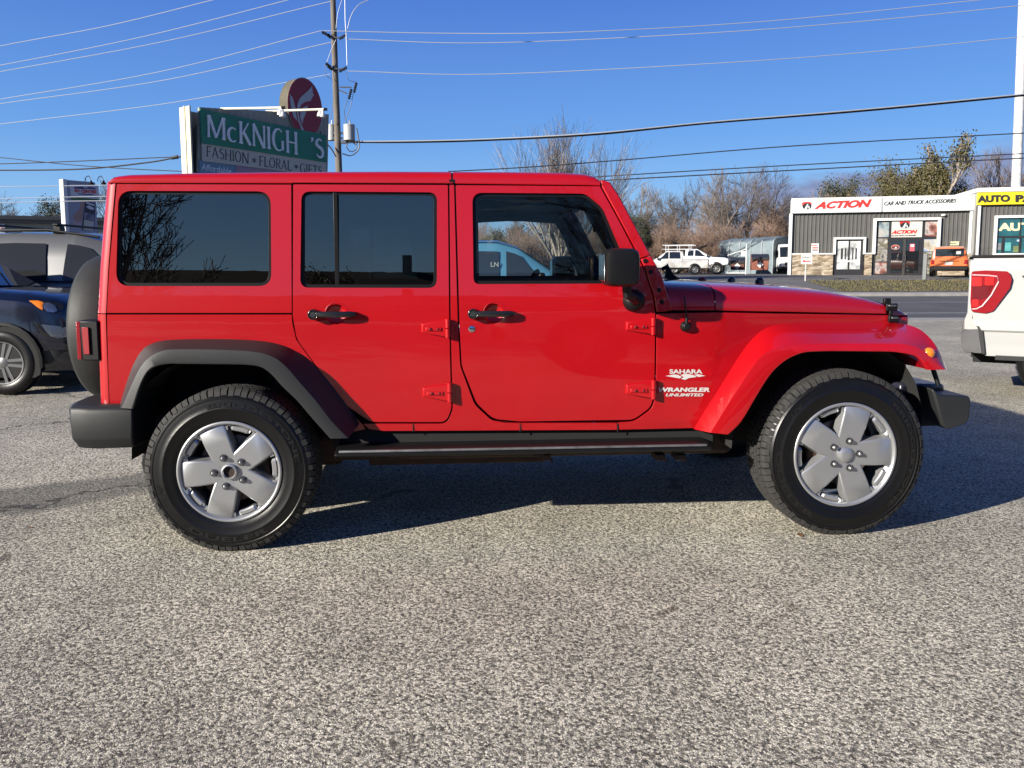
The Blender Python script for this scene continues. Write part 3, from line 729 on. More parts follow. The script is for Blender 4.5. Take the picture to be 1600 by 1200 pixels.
for sy in (-1, 1):
    build_flare('rear_fender_flare', m_plast, RF, jr, .905, .915, sy)
    fl = build_flare('front_fender_flare', m_red, FF, jn_f, .915, .925, sy)
    c = Yp(1457, 553, -.925); mb = MB(); mb.lathe([(0, -.012), (.012, -.011), (.022, -.006), (.0265, .0), (.028, .01)], (c.x, sy*.905, c.z), 'y', 28, flip=1 if sy < 0 else -1); mb.build('marker_lamp', m_amber, fl)
# ---- wheels ------------------------------------------------------------------------------------
def jeep_wheel(px, py, base_deg, hubcap, sy, name):
    c = Yp(px, py, -.90); R = .386 if hubcap else .409; cz = R-.005; cx = c.x; yo = .915; RW_ = .235 if hubcap else .256; KS = RW_/.24
    w = empty(name, (cx, sy*yo, cz), parent=jeep); s = sy
    P = []
    def ly(m):                                         # mirror for the far side
        if s > 0: m.v = [Vector((v.x, -v.y, v.z)) for v in m.v]
        return m
    # tyre: y = -yo is the outermost bulge
    mb = MB()
    prof = [(RW_-.005, .05), (RW_-.006, .020), (RW_+.002, .012), (RW_+.008, .010), (RW_+.014, .006), (RW_+.03, .001), (RW_+.055, -.001), (RW_+.058, -.003), (RW_+.064, -.003), (RW_+.067, -.0005), (RW_+.085, .001), (RW_+.104, .005), (RW_+.107, .003), (RW_+.111, .0035), (RW_+.113, .006),
            (RW_+.122, .012), (R-.014, .025), (R-.010, .04), (R-.009, .10), (R-.008, .13), (R-.009, .16), (R-.010, .215), (R-.014, .23), (R-.04, .25), (RW_+.05, .258), (RW_, .245), (RW_, .05)]
    mb.lathe([(r, -yo+h) for r, h in prof], (cx, 0, cz), 'y', 128)
    ty = ly(mb).build('tyre', m_tyre, w, angle=40)
    mb = MB(); n = 76; rnd_ = random.Random(3)
    for i in range(n):
        t0 = 2*math.pi*i/n; dt = 2*math.pi/n
        def blk(ta, tb, ya, yb, ra, rb, ra2=None, skew=0.0):
            pts = []
            for rr_ in (0, 1):
                for (t_, y_, k) in ((ta, ya, 0), (tb, ya, 0), (tb+skew, yb, 1), (ta+skew, yb, 1)):
                    r_ = (ra, rb)[rr_] if k == 0 else ((ra2 or ra), rb)[rr_]
                    if k == 0 and rr_ == 1 and ra2 == -1: r_ = rb
                    pts.append(Vector((cx+r_*math.cos(t_), -yo+y_, cz+r_*math.sin(t_))))
            mb.hexa(pts)
        v = .004*(i % 2)
        # shoulder blocks wrap from the sidewall on to the tread
        ta, tb = t0, t0+dt*(.86 if i % 3 else .76)
        for (ya, yb, sgn) in ((.0, .052, 1), (.258, .206, -1)):
            a1 = .012 if sgn > 0 else .246; a2 = .026 if sgn > 0 else .232
            q = []
            for t_ in (ta, tb):
                q += [[(R-.032+v, a1-.003*sgn), (R-.010, a2-.009*sgn), (R-.0005, a2+.004*sgn), (R, yb), (R-.012, yb), (R-.03, a1+.01*sgn)]]
            k = len(mb.v)
            for t_, qq in zip((ta, tb), q):
                for r_, y_ in qq: mb.v.append(Vector((cx+r_*math.cos(t_), -yo+y_, cz+r_*math.sin(t_))))
            m6 = 6; mb.f += [(k+j, k+(j+1) % m6, k+m6+(j+1) % m6, k+m6+j) for j in range(m6)]+[tuple(k+j for j in range(m6))[::-1], tuple(k+m6+j for j in range(m6))]; mb.m += [0]*8
        for (ya, yb, o_, sk) in ((.058, .092, .25, .02), (.098, .126, .0, -.02), (.132, .160, .45, .02), (.166, .200, .1, -.02)):
            ta = t0+dt*o_; blk(ta, ta+dt*.80, ya, yb, R-.012, R+.001, skew=sk)
    ly(mb).build('tread', m_tread, w, angle=30)
    # lettering on the sidewall
    def arc(body, a0, a1, r0, r1, nm='sidewall_lettering', off=.03):
        def f(u, v, ww):
            t = R_(a0+(a1-a0)*u); r = r0+(r1-r0)*v
            return Vector((cx+r*math.cos(t), -yo-.0005-ww+.002*(v), cz+r*math.sin(t)))
        text(body, f, nm, m_letter, w, depth=.0022, offset=off)
    if s < 0:
        o_ = 0 if hubcap else -58
        arc('BRIDGESTONE', 106+o_, 8+o_, RW_+.069, RW_+.092); arc('DUELER', 300+o_, 228+o_, RW_+.069, RW_+.092) if False else arc('DUELER', 234+o_, 302+o_, RW_+.092, RW_+.069)
        arc('A/T', 190+o_, 205+o_, RW_+.092, RW_+.069)
    # rim
    mb = MB()
    rp = [(RW_-.001, .020), (RW_+.002, .008), (RW_-.002, .004), (RW_-.008, .004), (RW_-.013, .008), (RW_-.016, .020), (RW_-.022, .028), (RW_-.030, .034), (RW_-.034, .06), (RW_-.040, .12), (RW_-.03, .20), (RW_-.02, .215)]
    mb.lathe([(r, -yo+h) for r, h in rp], (cx, 0, cz), 'y', 96); rim = ly(mb).build('rim', m_alloy, w, angle=50)
    mb = MB()
    for k in range(5):
        a = R_(base_deg+72*k); ca, sa = math.cos(a), math.sin(a)
        Q = lambda r, tt, h: Vector((cx+r*ca-tt*sa, -yo+h, cz+r*sa+tt*ca))
        ro, rm, ri = RW_-.020, RW_*.60, .058
        wo, wm, wi = .067*KS, .060*KS, .053*KS
        ring = []
        for r, wd_, h, hb in ((.02, .030, .018, .05), (ri, wi, .014, .06), (rm, wm, .012, .06), (ro-.012, wo-.006, .012, .055), (ro+.004, wo-.006, .020, .05)):
            ring.append([Q(r, -wd_-.010, hb), Q(r, -wd_, h+.004), Q(r, -wd_+.006, h), Q(r, wd_-.006, h), Q(r, wd_, h+.004), Q(r, wd_+.010, hb)])
        mb.loft(ring, closed=True, cap=True)
        rg_ = []
        for q_ in range(9):
            t1 = b__ + R_(-12.5+25*q_/8) if False else a+R_(36)+R_(-12.5+25*q_/8); e_ = .0 if 0 < q_ < 8 else .008
            rg_.append([Vector((cx+r_*math.cos(t1), -yo+h_, cz+r_*math.sin(t1))) for r_, h_ in ((RW_-.046+e_, .05), (RW_-.044+e_, .024+e_), (RW_-.039, .020+e_), (RW_-.024, .020+e_), (RW_-.020, .03))])
        mb.loft(rg_)
        # little webs between the spoke ends and the lip
        b_ = a+R_(36)
        for sg in (-1, 1):
            t1 = b_+sg*R_(17.5); mb.box((cx+(RW_-.030)*math.cos(t1), -yo+.032, cz+(RW_-.030)*math.sin(t1)), (.020, .026, .012), Matrix.Rotation(-t1, 3, 'Y'))
    mb.lathe([(0, .016), (.03, .016), (.048, .017), (.066, .020), (.078, .032), (.08, .07)], (cx, -yo, cz), 'y', 48)
    sp = ly(mb).build('spokes', m_alloy, w, angle=32)
    mb = MB()
    for k in range(5):
        a = R_(base_deg+72*k); x, z = cx+.070*math.cos(a), cz+.070*math.sin(a)
        mb.lathe([(.0175, .024), (.0172, .0095), (.0145, .0090)], (x, -yo, z), 'y', 18)
        ly(mb).build('lug_well', m_black2, w); mb = MB()
    for k in range(5):
        a = R_(base_deg+72*k); x, z = cx+.070*math.cos(a), cz+.070*math.sin(a); mb = MB()
        mb.lathe([(0, -.008), (.006, -.008), (.0105, -.003), (.0115, .004), (.0115, .03)], (x, -yo, z), 'y', 6); ly(mb).build('lug_nut', m_steel if True else m_chrome, w, bevel=.001)
    mb = MB()
    if hubcap: mb.lathe([(.034, .004), (.034, .018), (.022, .020)], (cx, -yo, cz), 'y', 32); mb.lathe([(.036, .016), (.036, .002), (.030, .0), (.026, .004), (.025, .05)], (cx, -yo, cz), 'y', 32); ly(mb).build('hub_ring', m_alloy, w, angle=50); mb = MB(); mb.lathe([(.0, .014), (.026, .014)], (cx, -yo, cz), 'y', 24); ly(mb).build('hub_bore', m_rust, w)
    else:
        mb.lathe([(0, -.004), (.016, -.0035), (.024, -.002), (.030, .001), (.036, .004), (.037, .02)], (cx, -yo, cz), 'y', 36); cc = ly(mb).build('centre_cap', m_alloy, w, angle=40)
    mb = MB(); mb.lathe([(.075, .085), (.155, .085), (.160, .088), (.160, .105), (.075, .105)], (cx, -yo, cz), 'y', 48); mb.lathe([(0, .06), (.075, .06), (.08, .085)], (cx, -yo, cz), 'y', 32); ly(mb).build('brake_disc', m_disc, w, angle=40)
    mb = MB(); sgn = 1 if hubcap else -1; mb.box((cx+sgn*.135, -yo+.09, cz+.01), (.06, .05, .15)); mb.box((cx+sgn*.12, -yo+.11, cz), (.05, .08, .09)); ly(mb).build('brake_caliper', m_rust, w, bevel=.008)
    mb = MB(); mb.lathe([(0, .13), (.205, .13)], (cx, -yo, cz), 'y', 32); ly(mb).build('backing_plate', m_deep, w)
    return cx, cz
XR = XF = 0
for sy in (-1, 1):
    XR, _ = jeep_wheel(359, 737, -33, True, sy, 'wheel'); XF, _ = jeep_wheel(1320, 711, 3, False, sy, 'wheel')
# wheel-well liners
def liner(cx, x0, x1, ztop, sy, nm):
    mb = MB(); rings = []
    for k in range(13):
        t = math.pi*k/12; x = (x0+x1)/2+(x1-x0)/2*math.copysign(abs(math.cos(t))**.7, math.cos(t)); z = .42+(ztop-.42)*math.sin(t)**.7 if t > 0 else .42
        rings.append([(x, sy*.80, z), (x, sy*.42, z)])
    mb.loft(rings); ctr = [((x0+x1)/2, sy*.42, .42)]
    k = len(mb.v); mb.v += [Vector(ctr[0])]; 
    for i in range(12): mb.f.append((2*i+1, 2*i+3, k)); mb.m.append(0)
    return mb.build(nm, m_deep, jeep)
for sy in (-1, 1):
    a = Yp(205, 640, -.80); b = Yp(525, 686, -.80); t = Yp(300, 565, -.8)
    liner(XR, a.x-.01, b.x+.02, t.z+.02, sy, 'rear_wheel_liner')
    a = Yp(1150, 670, -.80); b = Yp(1440, 575, -.80); t = Yp(1320, 546, -.8)
    liner(XF, a.x-.02, b.x+.02, t.z+.03, sy, 'front_wheel_liner')
# ---- bumpers -----------------------------------------------------------------------------------
zt = Yp(150, 641, -.86).z; zb = Yp(150, 703, -.86).z; x0 = Yp(113, 650, -.70).x; x1 = Yp(207, 650, -.86).x
mb = MB(); out_ = []
# plan outline of the rear bumper, bowed, lofted in height
def rb(z, dx, dy):
    half = [(x1-dy*.0, .60), (x1-dx*.35, .86-dy), (x0+.16, .875-dy), (x0+.06+dx*.3, .845-dy), (x0+.015+dx, .76-dy), (x0+dx, .60), (x0+dx, .3)]
    return [(x, -y, z) for x, y in half]+[(x, y, z) for x, y in half[::-1]]
mb.loft([rb(zt+.018, .02, .03), rb(zt+.004, .004, .006), rb(zt-.02, 0, 0), rb(zb+.055, .015, .0), rb(zb+.045, .02, .004), rb(zb, .055, .035)], closed=True, cap=True)
mb.build('rear_bumper', m_plast, jeep, angle=24, bevel=.006)
# front bumper
zt = Yp(1480, 610, -.78).z
A = [Yp(*q, -.80) for q in ((1457, 607), (1469, 617), (1516, 619), (1518, 627), (1516, 652), (1512, 661), (1481, 672), (1472, 664))]
mb = MB()
fb = empty('front_bumper', (A[2].x, 0, .6), parent=jeep)
for sy in (-1, 1):
    mb = MB(); Fr = [Vector((p.x, sy*.80, p.z)) for p in A]; Bk = [Vector((p.x+.015 if i in (2, 3, 4, 5) else p.x, sy*.50, p.z+(.02 if i < 2 else 0))) for i, p in enumerate(A)]
    n = len(A); tr = tessellate_polygon([[Vector((p.x, p.z, 0)) for p in A]])
    mb.add(Fr+Bk, [tuple(t) for t in tr]+[tuple(i+n for i in t[::-1]) for t in tr]+[(i, (i+1) % n, n+(i+1) % n, n+i) for i in range(n)]); mb.build('bumper_end', m_plast, fb, bevel=.012, seg=3)
a = Yp(1404, 600, -.70); b = Yp(1500, 598, -.3)
mb = MB(); mb.hexa([(a.x, -.72, A[0].z-.10), (A[2].x+.01, -.60, A[0].z-.14), (A[2].x+.01, .60, A[0].z-.14), (a.x, .72, A[0].z-.10),
                    (a.x, -.72, Yp(1420, 598, -.7).z), (A[2].x-.03, -.64, Yp(1500, 600, -.64).z), (A[2].x-.03, .64, Yp(1500, 600, -.64).z), (a.x, .72, Yp(1420, 598, -.7).z)]); mb.build('bumper_beam', M('navy_black_plastic', (.02, .022, .035), rough=.3, bump=.0003, bs=300), fb, bevel=.015)
c = Yp(1471, 588, -.7); mb = MB(); mb.tube([(c.x-.02, -.66, c.z+.03), (c.x, -.68, c.z-.05)], .012, 10); mb.build('bumper_bracket', m_blk, fb)
mb = MB(); q = Yp(1432, 650, -.4); mb.box((q.x+.06, -.36, .50), (.35, .09, .14)); mb.box((q.x+.06, .36, .50), (.35, .09, .14)); mb.build('frame_horn', m_deep, jeep, bevel=.01)
# ---- step board, rocker, chassis ------------------------------------------------------------------
for sy in (-1, 1):
    a = Yp(522, 703, -.93); b = Yp(1113, 690, -.93); zt = (a.z+b.z)/2-.012; lo = (Yp(522, 719, -.93).z+Yp(1112, 705.5, -.93).z)/2
    mb = MB(); cyc = [(.70, zt-.012), (.72, zt-.002), (.86, zt+.004), (.905, zt-.002), (.925, zt-.012), (.932, (zt+lo)/2), (.922, lo+.006), (.90, lo), (.80, lo+.004), (.70, lo+.015)]
    mb.loft([[(x, sy*y, z) for y, z in cyc] for x in (a.x, a.x+.02, (a.x+b.x)/2, b.x-.02, b.x)], closed=True, cap=True)
    sb = mb.build('step_board', m_blk, jeep, angle=35, bevel=.004)
    mb = MB(); mb.box(((a.x+b.x)/2, sy*.916, zt-.004), (b.x-a.x-.04, .018, .010)); mb.build('step_edge', M('pale_grey_edge', (.10, .105, .11), rough=.5, var=.4, vs=14), sb, bevel=.003)  # paler grey strip along the board's top outer edge
    for px in (600, 840, 1060):
        q = Yp(px, 700, -.85); mb = MB(); mb.box((q.x, sy*.66, lo+.0), (.05, .44, .03)); mb.build('step_bracket', m_deep, sb, bevel=.005)
# rocker box
a = BS(600, 674); mb = MB(); x0 = BS(520, 670).x; x1 = BS(1120, 670).x
mb.box(((x0+x1)/2, 0, a.z-.045), (x1-x0, 1.50, .12)); mb.build('rocker', m_deep, jeep, bevel=.01)
mb = MB(); tz = a.z
q0 = BS(190, 600).x; 
mb.box(((q0+x1)/2, 0, tz+.04), (x1-q0-.05, .80, .05))
mb.build('floor_pan', m_deep, jeep); mb = MB(); mb.box((1.32, 0.02, .42), (2.3, 1.30, .14)); mb.box((.05, .02, .42), (.8, 1.0, .26)); mb.build('underbody_sun_block', m_rust, jeep, bevel=.03)  # rusty boxes added to keep sunlight off the ground beneath the car
mb = MB()
for sy in (-1, 1): mb.box((1.45, sy*.40, .43), (3.9, .08, .12))
mb.tube([(XR, -.75, .39), (XR, .75, .39)], .045, 12); mb.tube([(XF, -.75, .39), (XF, .75, .39)], .04, 12)
mb.lathe([(0, -.13), (.09, -.11), (.13, 0), (.09, .11), (0, .13)], (XR, .0, .39), 'x', 16); mb.lathe([(0, -.13), (.09, -.11), (.13, 0), (.09, .11), (0, .13)], (XF, .25, .39), 'x', 16)
mb.build('chassis', m_deep, jeep)
mb = MB(); mb.tube([(.35, -.30, .36), (1.0, -.33, .34), (1.8, -.28, .36), (2.5, -.2, .40)], .035, 10); mb.tube([(.45, -.32, .37), (1.05, -.34, .36)], .085, 14); mb.box((1.5, .0, .36), (.6, .9, .04)); mb.box((1.05, -.42, .37), (.9, .30, .12))
mb.build('exhaust', m_rust, jeep, bevel=.01)
mb = MB(); mb.tube([(-.40, -.60, .35), (-.40, .50, .35)], .115, 16); mb.box((-.40, 0, .50), (.3, 1.2, .2)); mb.build('muffler_sun_block', m_deep, jeep, bevel=.01)  # muffler with a box above, added to stop sunlight passing under the tail
mb = MB()
for px in (852, 1030, 1062): q = Yp(px, 713, -.80); mb.box((q.x, -.78, q.z), (.05, .10, .03)); mb.tube([(q.x+.02, -.80, q.z-.01), (q.x+.035, -.81, q.z-.025)], .008, 6); mb.build('underbody_bracket', m_rust, jeep, bevel=.004); mb = MB()
# engine bay filler
mb = MB(); e0 = BS(1045, 500).x; mb.box(((e0+gx)/2, 0, .86), (gx-e0-.12, 1.0, .40)); mb.box((e0-.01, 0, .85), (.05, 1.45, .55)); mb.build('engine_bay', m_deep, jeep)
# ---- interior -------------------------------------------------------------------------------------
def seat(x, y, w_=.50, rear=False):
    mb = MB()
    def cush(c, d, tilt):
        rings = []; rot = Matrix.Rotation(tilt, 3, 'Y')
        for t, k in ((-.5, .82), (-.42, .96), (0, 1), (.42, .96), (.5, .80)):
            ring = []
            for j in range(16):
                a = 2*math.pi*j/16; ring.append(Vector(c)+rot @ Vector((d[0]/2*k*math.copysign(abs(math.cos(a))**.6, math.cos(a)), d[1]/2*k*math.copysign(abs(math.sin(a))**.6, math.sin(a)), d[2]*t)))
            rings.append(ring)
        mb.loft(rings, closed=True, cap=True)
    cush((x, y, .82), (.50, w_, .16), 0); cush((x-.26, y, 1.10), (.13, w_*.95, .60), R_(-12)); cush((x-.35, y, 1.46), (.09, .26 if not rear else .22, .17), R_(-10))
    mb.tube([(x-.33, y-.06, 1.36), (x-.34, y-.06, 1.42)], .008, 6); mb.tube([(x-.33, y+.06, 1.36), (x-.34, y+.06, 1.42)], .008, 6)
    mb.box((x, y, .68), (.4, w_*.8, .16))
    return mb.build('rear_seat' if rear else 'front_seat', m_seat, jeep, angle=50)
xb = BS(712, 400).x
seat(xb+.16, -.36); seat(xb+.16, .36); seat(xb-.72, -.34, .58, True); seat(xb-.72, .34, .58, True)
xd = BS(985, 440).x
mb = MB(); mb.loft([[(xd-.20, y, .85), (xd-.20, y, 1.06), (xd-.14, y, 1.16), (xd-.02, y, 1.20), (xd+.16, y, 1.17), (xd+.16, y, .85)] for y in (-.68, -.3, .3, .68)], closed=True, cap=True)
dash = mb.build('dashboard', m_inner, jeep, bevel=.015)
sw = Vector((xd-.42, .36, 1.13)); mb = MB(); rot = Matrix.Rotation(R_(-62), 3, 'Y'); pts = []
for k in range(33):
    a = 2*math.pi*k/32; pts.append(sw+rot @ Vector((.185*math.cos(a), .185*math.sin(a), 0)))
mb.tube(pts, .015, 8)
for a in (0, 2.3, -2.3): mb.tube([sw, sw+rot @ Vector((.18*math.cos(a+math.pi), .18*math.sin(a+math.pi), 0))], [.03, .012], 8)
mb.tube([sw, sw+Vector((.25, 0, -.12))], .03, 8); mb.build('steering_wheel', m_seat, jeep, angle=60)
mb = MB(); mb.box((xd-.02, .0, 1.55), (.02, .22, .06)); mb.build('rear_view_mirror', m_inner, jeep, bevel=.01)
mb = MB()
for sy in (-1, 1):
    xq = BS(712, 300).x; mb.tube([(xq-.04, sy*.62, 1.05), (xq-.03, sy*.60, 1.55), (xq+.04, sy*.56, 1.63), (xd-.18, sy*.56, 1.63), (xd+.05, sy*.60, 1.25)], .035, 10)
    mb.tube([(xq-.04, sy*.59, 1.60), (xq-1.1, sy*.59, 1.60), (xq-1.4, sy*.62, 1.1)], .035, 10)
mb.tube([(xq-.02, -.58, 1.62), (xq-.02, .58, 1.62)], .035, 10)
mb.build('roll_bar', m_seat, jeep, angle=60)
mb = MB(); mb.hexa([(xd-.10, -.64, 1.06), (xd+.10, -.64, 1.06), (xd+.10, -.58, 1.06), (xd-.10, -.58, 1.06), (xd-.13, -.64, 1.28), (xd-.10, -.64, 1.30), (xd-.10, -.60, 1.30), (xd-.13, -.60, 1.28)])
mb.build('grab_handle', m_seat, jeep, bevel=.01)
# ================================================================== GROUND, ROAD, VERGE
PATCH = (.55, 1.0)
def asphalt(name, light, dark, scale=95, bumpd=.004, crack=True, contrast=(.30, .46)):
    m = bpy.data.materials.new(name); m.use_nodes = True; t = m.node_tree; n = t.nodes; l = t.links; b = n['Principled BSDF']
    b.inputs['Roughness'].default_value = .85; b.inputs['Specular IOR Level'].default_value = .3
    tcn = n.new('ShaderNodeTexCoord'); O = tcn.outputs['Object']
    def tex(s, det=4, rough=.6, dist=0.):
        q = n.new('ShaderNodeTexNoise'); q.inputs['Scale'].default_value = s; q.inputs['Detail'].default_value = det; q.inputs['Roughness'].default_value = rough; q.inputs['Distortion'].default_value = dist; l.new(O, q.inputs[0]); return q.outputs['Fac']
    def ramp(f, p0, p1, c0=(0, 0, 0, 1), c1=(1, 1, 1, 1)):
        r = n.new('ShaderNodeValToRGB'); r.color_ramp.elements[0].position = p0; r.color_ramp.elements[1].position = p1; r.color_ramp.elements[0].color = c0; r.color_ramp.elements[1].color = c1; l.new(f, r.inputs[0]); return r.outputs[0]
    def mt(op, a, b_, cl=False):
        q = n.new('ShaderNodeMath'); q.operation = op; q.use_clamp = cl
        for i, v in enumerate((a, b_)):
            if isinstance(v, (int, float)): q.inputs[i].default_value = v
            else: l.new(v, q.inputs[i])
        return q.outputs[0]
    def mixc(f, a, b_, mode='MIX'):
        q = n.new('ShaderNodeMix'); q.data_type = 'RGBA'; q.blend_type = mode
        for i, v in ((0, f), (6, a), (7, b_)):
            if isinstance(v, (int, float)): q.inputs[i].default_value = v
            elif isinstance(v, tuple): q.inputs[i].default_value = v
            else: l.new(v, q.inputs[i])
        return q.outputs[2]
    v = n.new('ShaderNodeTexVoronoi'); v.feature = 'F1'; v.inputs['Scale'].default_value = scale; v.inputs['Randomness'].default_value = 1
    v2 = n.new('ShaderNodeTexVoronoi'); v2.feature = 'DISTANCE_TO_EDGE'; v2.inputs['Scale'].default_value = scale
    warp = n.new('ShaderNodeTexNoise'); warp.inputs['Scale'].default_value = scale*.6; l.new(O, warp.inputs[0])
    va = n.new('ShaderNodeVectorMath'); va.operation = 'MULTIPLY_ADD'; va.inputs[1].default_value = (.008, .008, .008); l.new(warp.outputs['Color'], va.inputs[0]); l.new(O, va.inputs[2])
    l.new(va.outputs[0], v.inputs[0]); l.new(va.outputs[0], v2.inputs[0])
    # stones of mixed tone with dark gaps between them
    sep = n.new('ShaderNodeSeparateColor'); l.new(v.outputs['Color'], sep.inputs[0])
    rr_ = n.new('ShaderNodeValToRGB'); el = rr_.color_ramp.elements; l.new(sep.outputs[0], rr_.inputs[0]); dk, lt = dark, light
    mixd = lambda t: (*[dk[i]+(lt[i]-dk[i])*t for i in range(3)], 1)
    pts_ = ((0.0, .12), (.20, .30), (.34, .62), (.60, .92), (1.0, 1.08)) if crack else ((0, .5), (1, 1.1))
    for k_, (p_, t_) in enumerate(pts_):
        e_ = el[k_] if k_ < 2 else el.new(p_)
        e_.position = p_; e_.color = mixd(t_)
    edge = ramp(v2.outputs['Distance'], .01, .13)
    pit = ramp(tex(scale*.5, 3, .6, .0), .40, .52)
    pm_ = mt('MULTIPLY_ADD', pit, .55); pm_.node.inputs[2].default_value = .45; e2 = mt('MULTIPLY_ADD', edge, .55); e2.node.inputs[2].default_value = .45
    pm2 = mt('MULTIPLY', pm_, e2) ; hgt = mt('MULTIPLY', mt('MULTIPLY_ADD', edge, .6), pit); lum = n.new('ShaderNodeSeparateColor'); l.new(rr_.outputs[0], lum.inputs[0]); hgt = mt('ADD', hgt, lum.outputs[0])
    cc_ = n.new('ShaderNodeCombineColor'); [l.new(pm2, cc_.inputs[i]) for i in range(3)]
    col = mixc(1.0, rr_.outputs[0], cc_.outputs[0], 'MULTIPLY')
    big = ramp(tex(.55, 6, .62), .32, .70, (.64, .64, .64, 1), (1.10, 1.10, 1.08, 1)); col = mixc(1.0, col, big, 'MULTIPLY')
    mid = ramp(tex(4.0, 5, .6), .3, .7, (.86, .86, .86, 1), (1.10, 1.10, 1.10, 1)); col = mixc(1.0, col, mid, 'MULTIPLY')
    if crack:
        spot = ramp(tex(2.3, 2, .4, 1.0), .72, .745, (1, 1, 1, 1), (.5, .47, .45, 1)); col = mixc(.85, col, spot, 'MULTIPLY')
        px_ = n.new('ShaderNodeSeparateXYZ'); wv = n.new('ShaderNodeTexNoise'); wv.inputs['Scale'].default_value = 1.1; wv.inputs['Detail'].default_value = 5; l.new(O, wv.inputs[0])
        wm_ = n.new('ShaderNodeVectorMath'); wm_.operation = 'MULTIPLY_ADD'; wm_.inputs[1].default_value = (.7, .7, 0); l.new(wv.outputs['Color'], wm_.inputs[0]); l.new(O, wm_.inputs[2]); l.new(wm_.outputs[0], px_.inputs[0])
        # band of older, darker asphalt: distance from a slanted line, only left of the rear wheel
        ln = mt('MULTIPLY_ADD', px_.outputs[0], -PATCH[0]); ln.node.inputs[2].default_value = -PATCH[1]; ln = mt('ADD', ln, px_.outputs[1]); ln = mt('ABSOLUTE', ln, 0)
        band = ramp(ln, .26, .36, (1, 1, 1, 1), (0, 0, 0, 1)); lx = mt('MULTIPLY_ADD', px_.outputs[0], -3.0, True); lx.node.inputs[2].default_value = -.3; band = mt('MULTIPLY', mt('MULTIPLY', band, lx), .62)
        col = mixc(band, col, (.085, .082, .075, 1))
        vc = n.new('ShaderNodeTexVoronoi'); vc.feature = 'DISTANCE_TO_EDGE'; vc.inputs['Scale'].default_value = .42
        w2 = n.new('ShaderNodeTexNoise'); w2.inputs['Scale'].default_value = 2.2; w2.inputs['Detail'].default_value = 8; w2.inputs['Roughness'].default_value = .7; l.new(O, w2.inputs[0])
        vb = n.new('ShaderNodeVectorMath'); vb.operation = 'MULTIPLY_ADD'; vb.inputs[1].default_value = (.9, .9, .9); l.new(w2.outputs['Color'], vb.inputs[0]); l.new(O, vb.inputs[2]); l.new(vb.outputs[0], vc.inputs[0])
        cm_ = ramp(vc.outputs['Distance'], .003, .008, (1, 1, 1, 1), (0, 0, 0, 1)); sxz = n.new('ShaderNodeSeparateXYZ'); l.new(O, sxz.inputs[0]); gate = mt('MULTIPLY', ramp(tex(.23, 2), .40, .46), mt('MULTIPLY_ADD', sxz.outputs[0], -2.0, True)); gate.node.use_clamp = True
        gx_ = mt('MULTIPLY_ADD', sxz.outputs[0], -2.0, True); gx_.node.inputs[2].default_value = -1.0; gate = mt('MULTIPLY', ramp(tex(.23, 2), .34, .40), gx_); cf = mt('MULTIPLY', cm_, gate)
        col = mixc(cf, col, (.035, .033, .03, 1))
        hgt = mt('SUBTRACT', hgt, mt('MULTIPLY', cf, 2.0))
    l.new(col, b.inputs['Base Color'])
    bp = n.new('ShaderNodeBump'); bp.inputs['Strength'].default_value = 1; bp.inputs['Distance'].default_value = bumpd; l.new(hgt, bp.inputs['Height']); l.new(bp.outputs[0], b.inputs['Normal'])
    return m
m_lot = asphalt('weathered_chip_asphalt', (.86, .80, .655), (.085, .078, .064), scale=122, bumpd=.0035)
m_road = asphalt('road_asphalt', (.16, .16, .165), (.07, .07, .075), scale=60, bumpd=.001, crack=False, contrast=(.1, .3))
m_lot2 = asphalt('far_lot_asphalt', (.24, .235, .23), (.10, .10, .10), scale=60, bumpd=.001, crack=False, contrast=(.1, .3))
m_conc = M('concrete', (.27, .26, .24), rough=.9, var=.2, vs=3, bump=.002, bs=60)
m_paintl = M('road_paint', (.55, .55, .52), rough=.7, var=.25, vs=9)
def strip(name, l0, l1, ds, z0=0.0, mat=None, nl=2, follow=True):
    vs = []; fs = []; 
    for d in ds:
        for i in range(nl): l_ = l0+(l1-l0)*i/(nl-1); p = LOC(l_, d, (gz(d) if follow else 0)+z0); vs.append(p)
    for a in range(len(ds)-1):
        for i in range(nl-1): k = a*nl+i; fs.append((k, k+1, k+nl+1, k+nl))
    mb = MB(); mb.add(vs, fs); return tag(mb.build(name, mat), kind='structure')
strip('parking_lot', -400, 400, [-400, -20, 0, 10, 19.6], 0, m_lot)
strip('road', -400, 600, [20.5, 28, 36.4], 0, m_road)
strip('gutter_concrete', -400, 600, [19.6, 20.5], .002, m_conc)
mb = MB(); a = [LOC(-400, 36.4, 0), LOC(600, 36.4, 0), LOC(600, 36.62, 0), LOC(-400, 36.62, 0)]; mb.hexa(a+[p+Vector((0, 0, .14)) for p in a]); tag(mb.build('kerb', m_conc, bevel=.02), kind='structure')
mb = MB(); a = [LOC(-400, 36.62, 0), LOC(600, 36.62, 0), LOC(600, 38.2, .02), LOC(-400, 38.2, .02)]; mb.add([p+Vector((0, 0, .13)) for p in a], [(0, 1, 2, 3)]); tag(mb.build('sidewalk', m_conc), kind='structure')
strip('far_lot', -1500, 2000, [38.2, 43, 46, 50, 54, 60, 90, 3000], -.004, m_lot2)
for k, d in enumerate((22.6, 30.0)): strip('road_marking', -300, 500, [d, d+.14], .004, m_paintl)
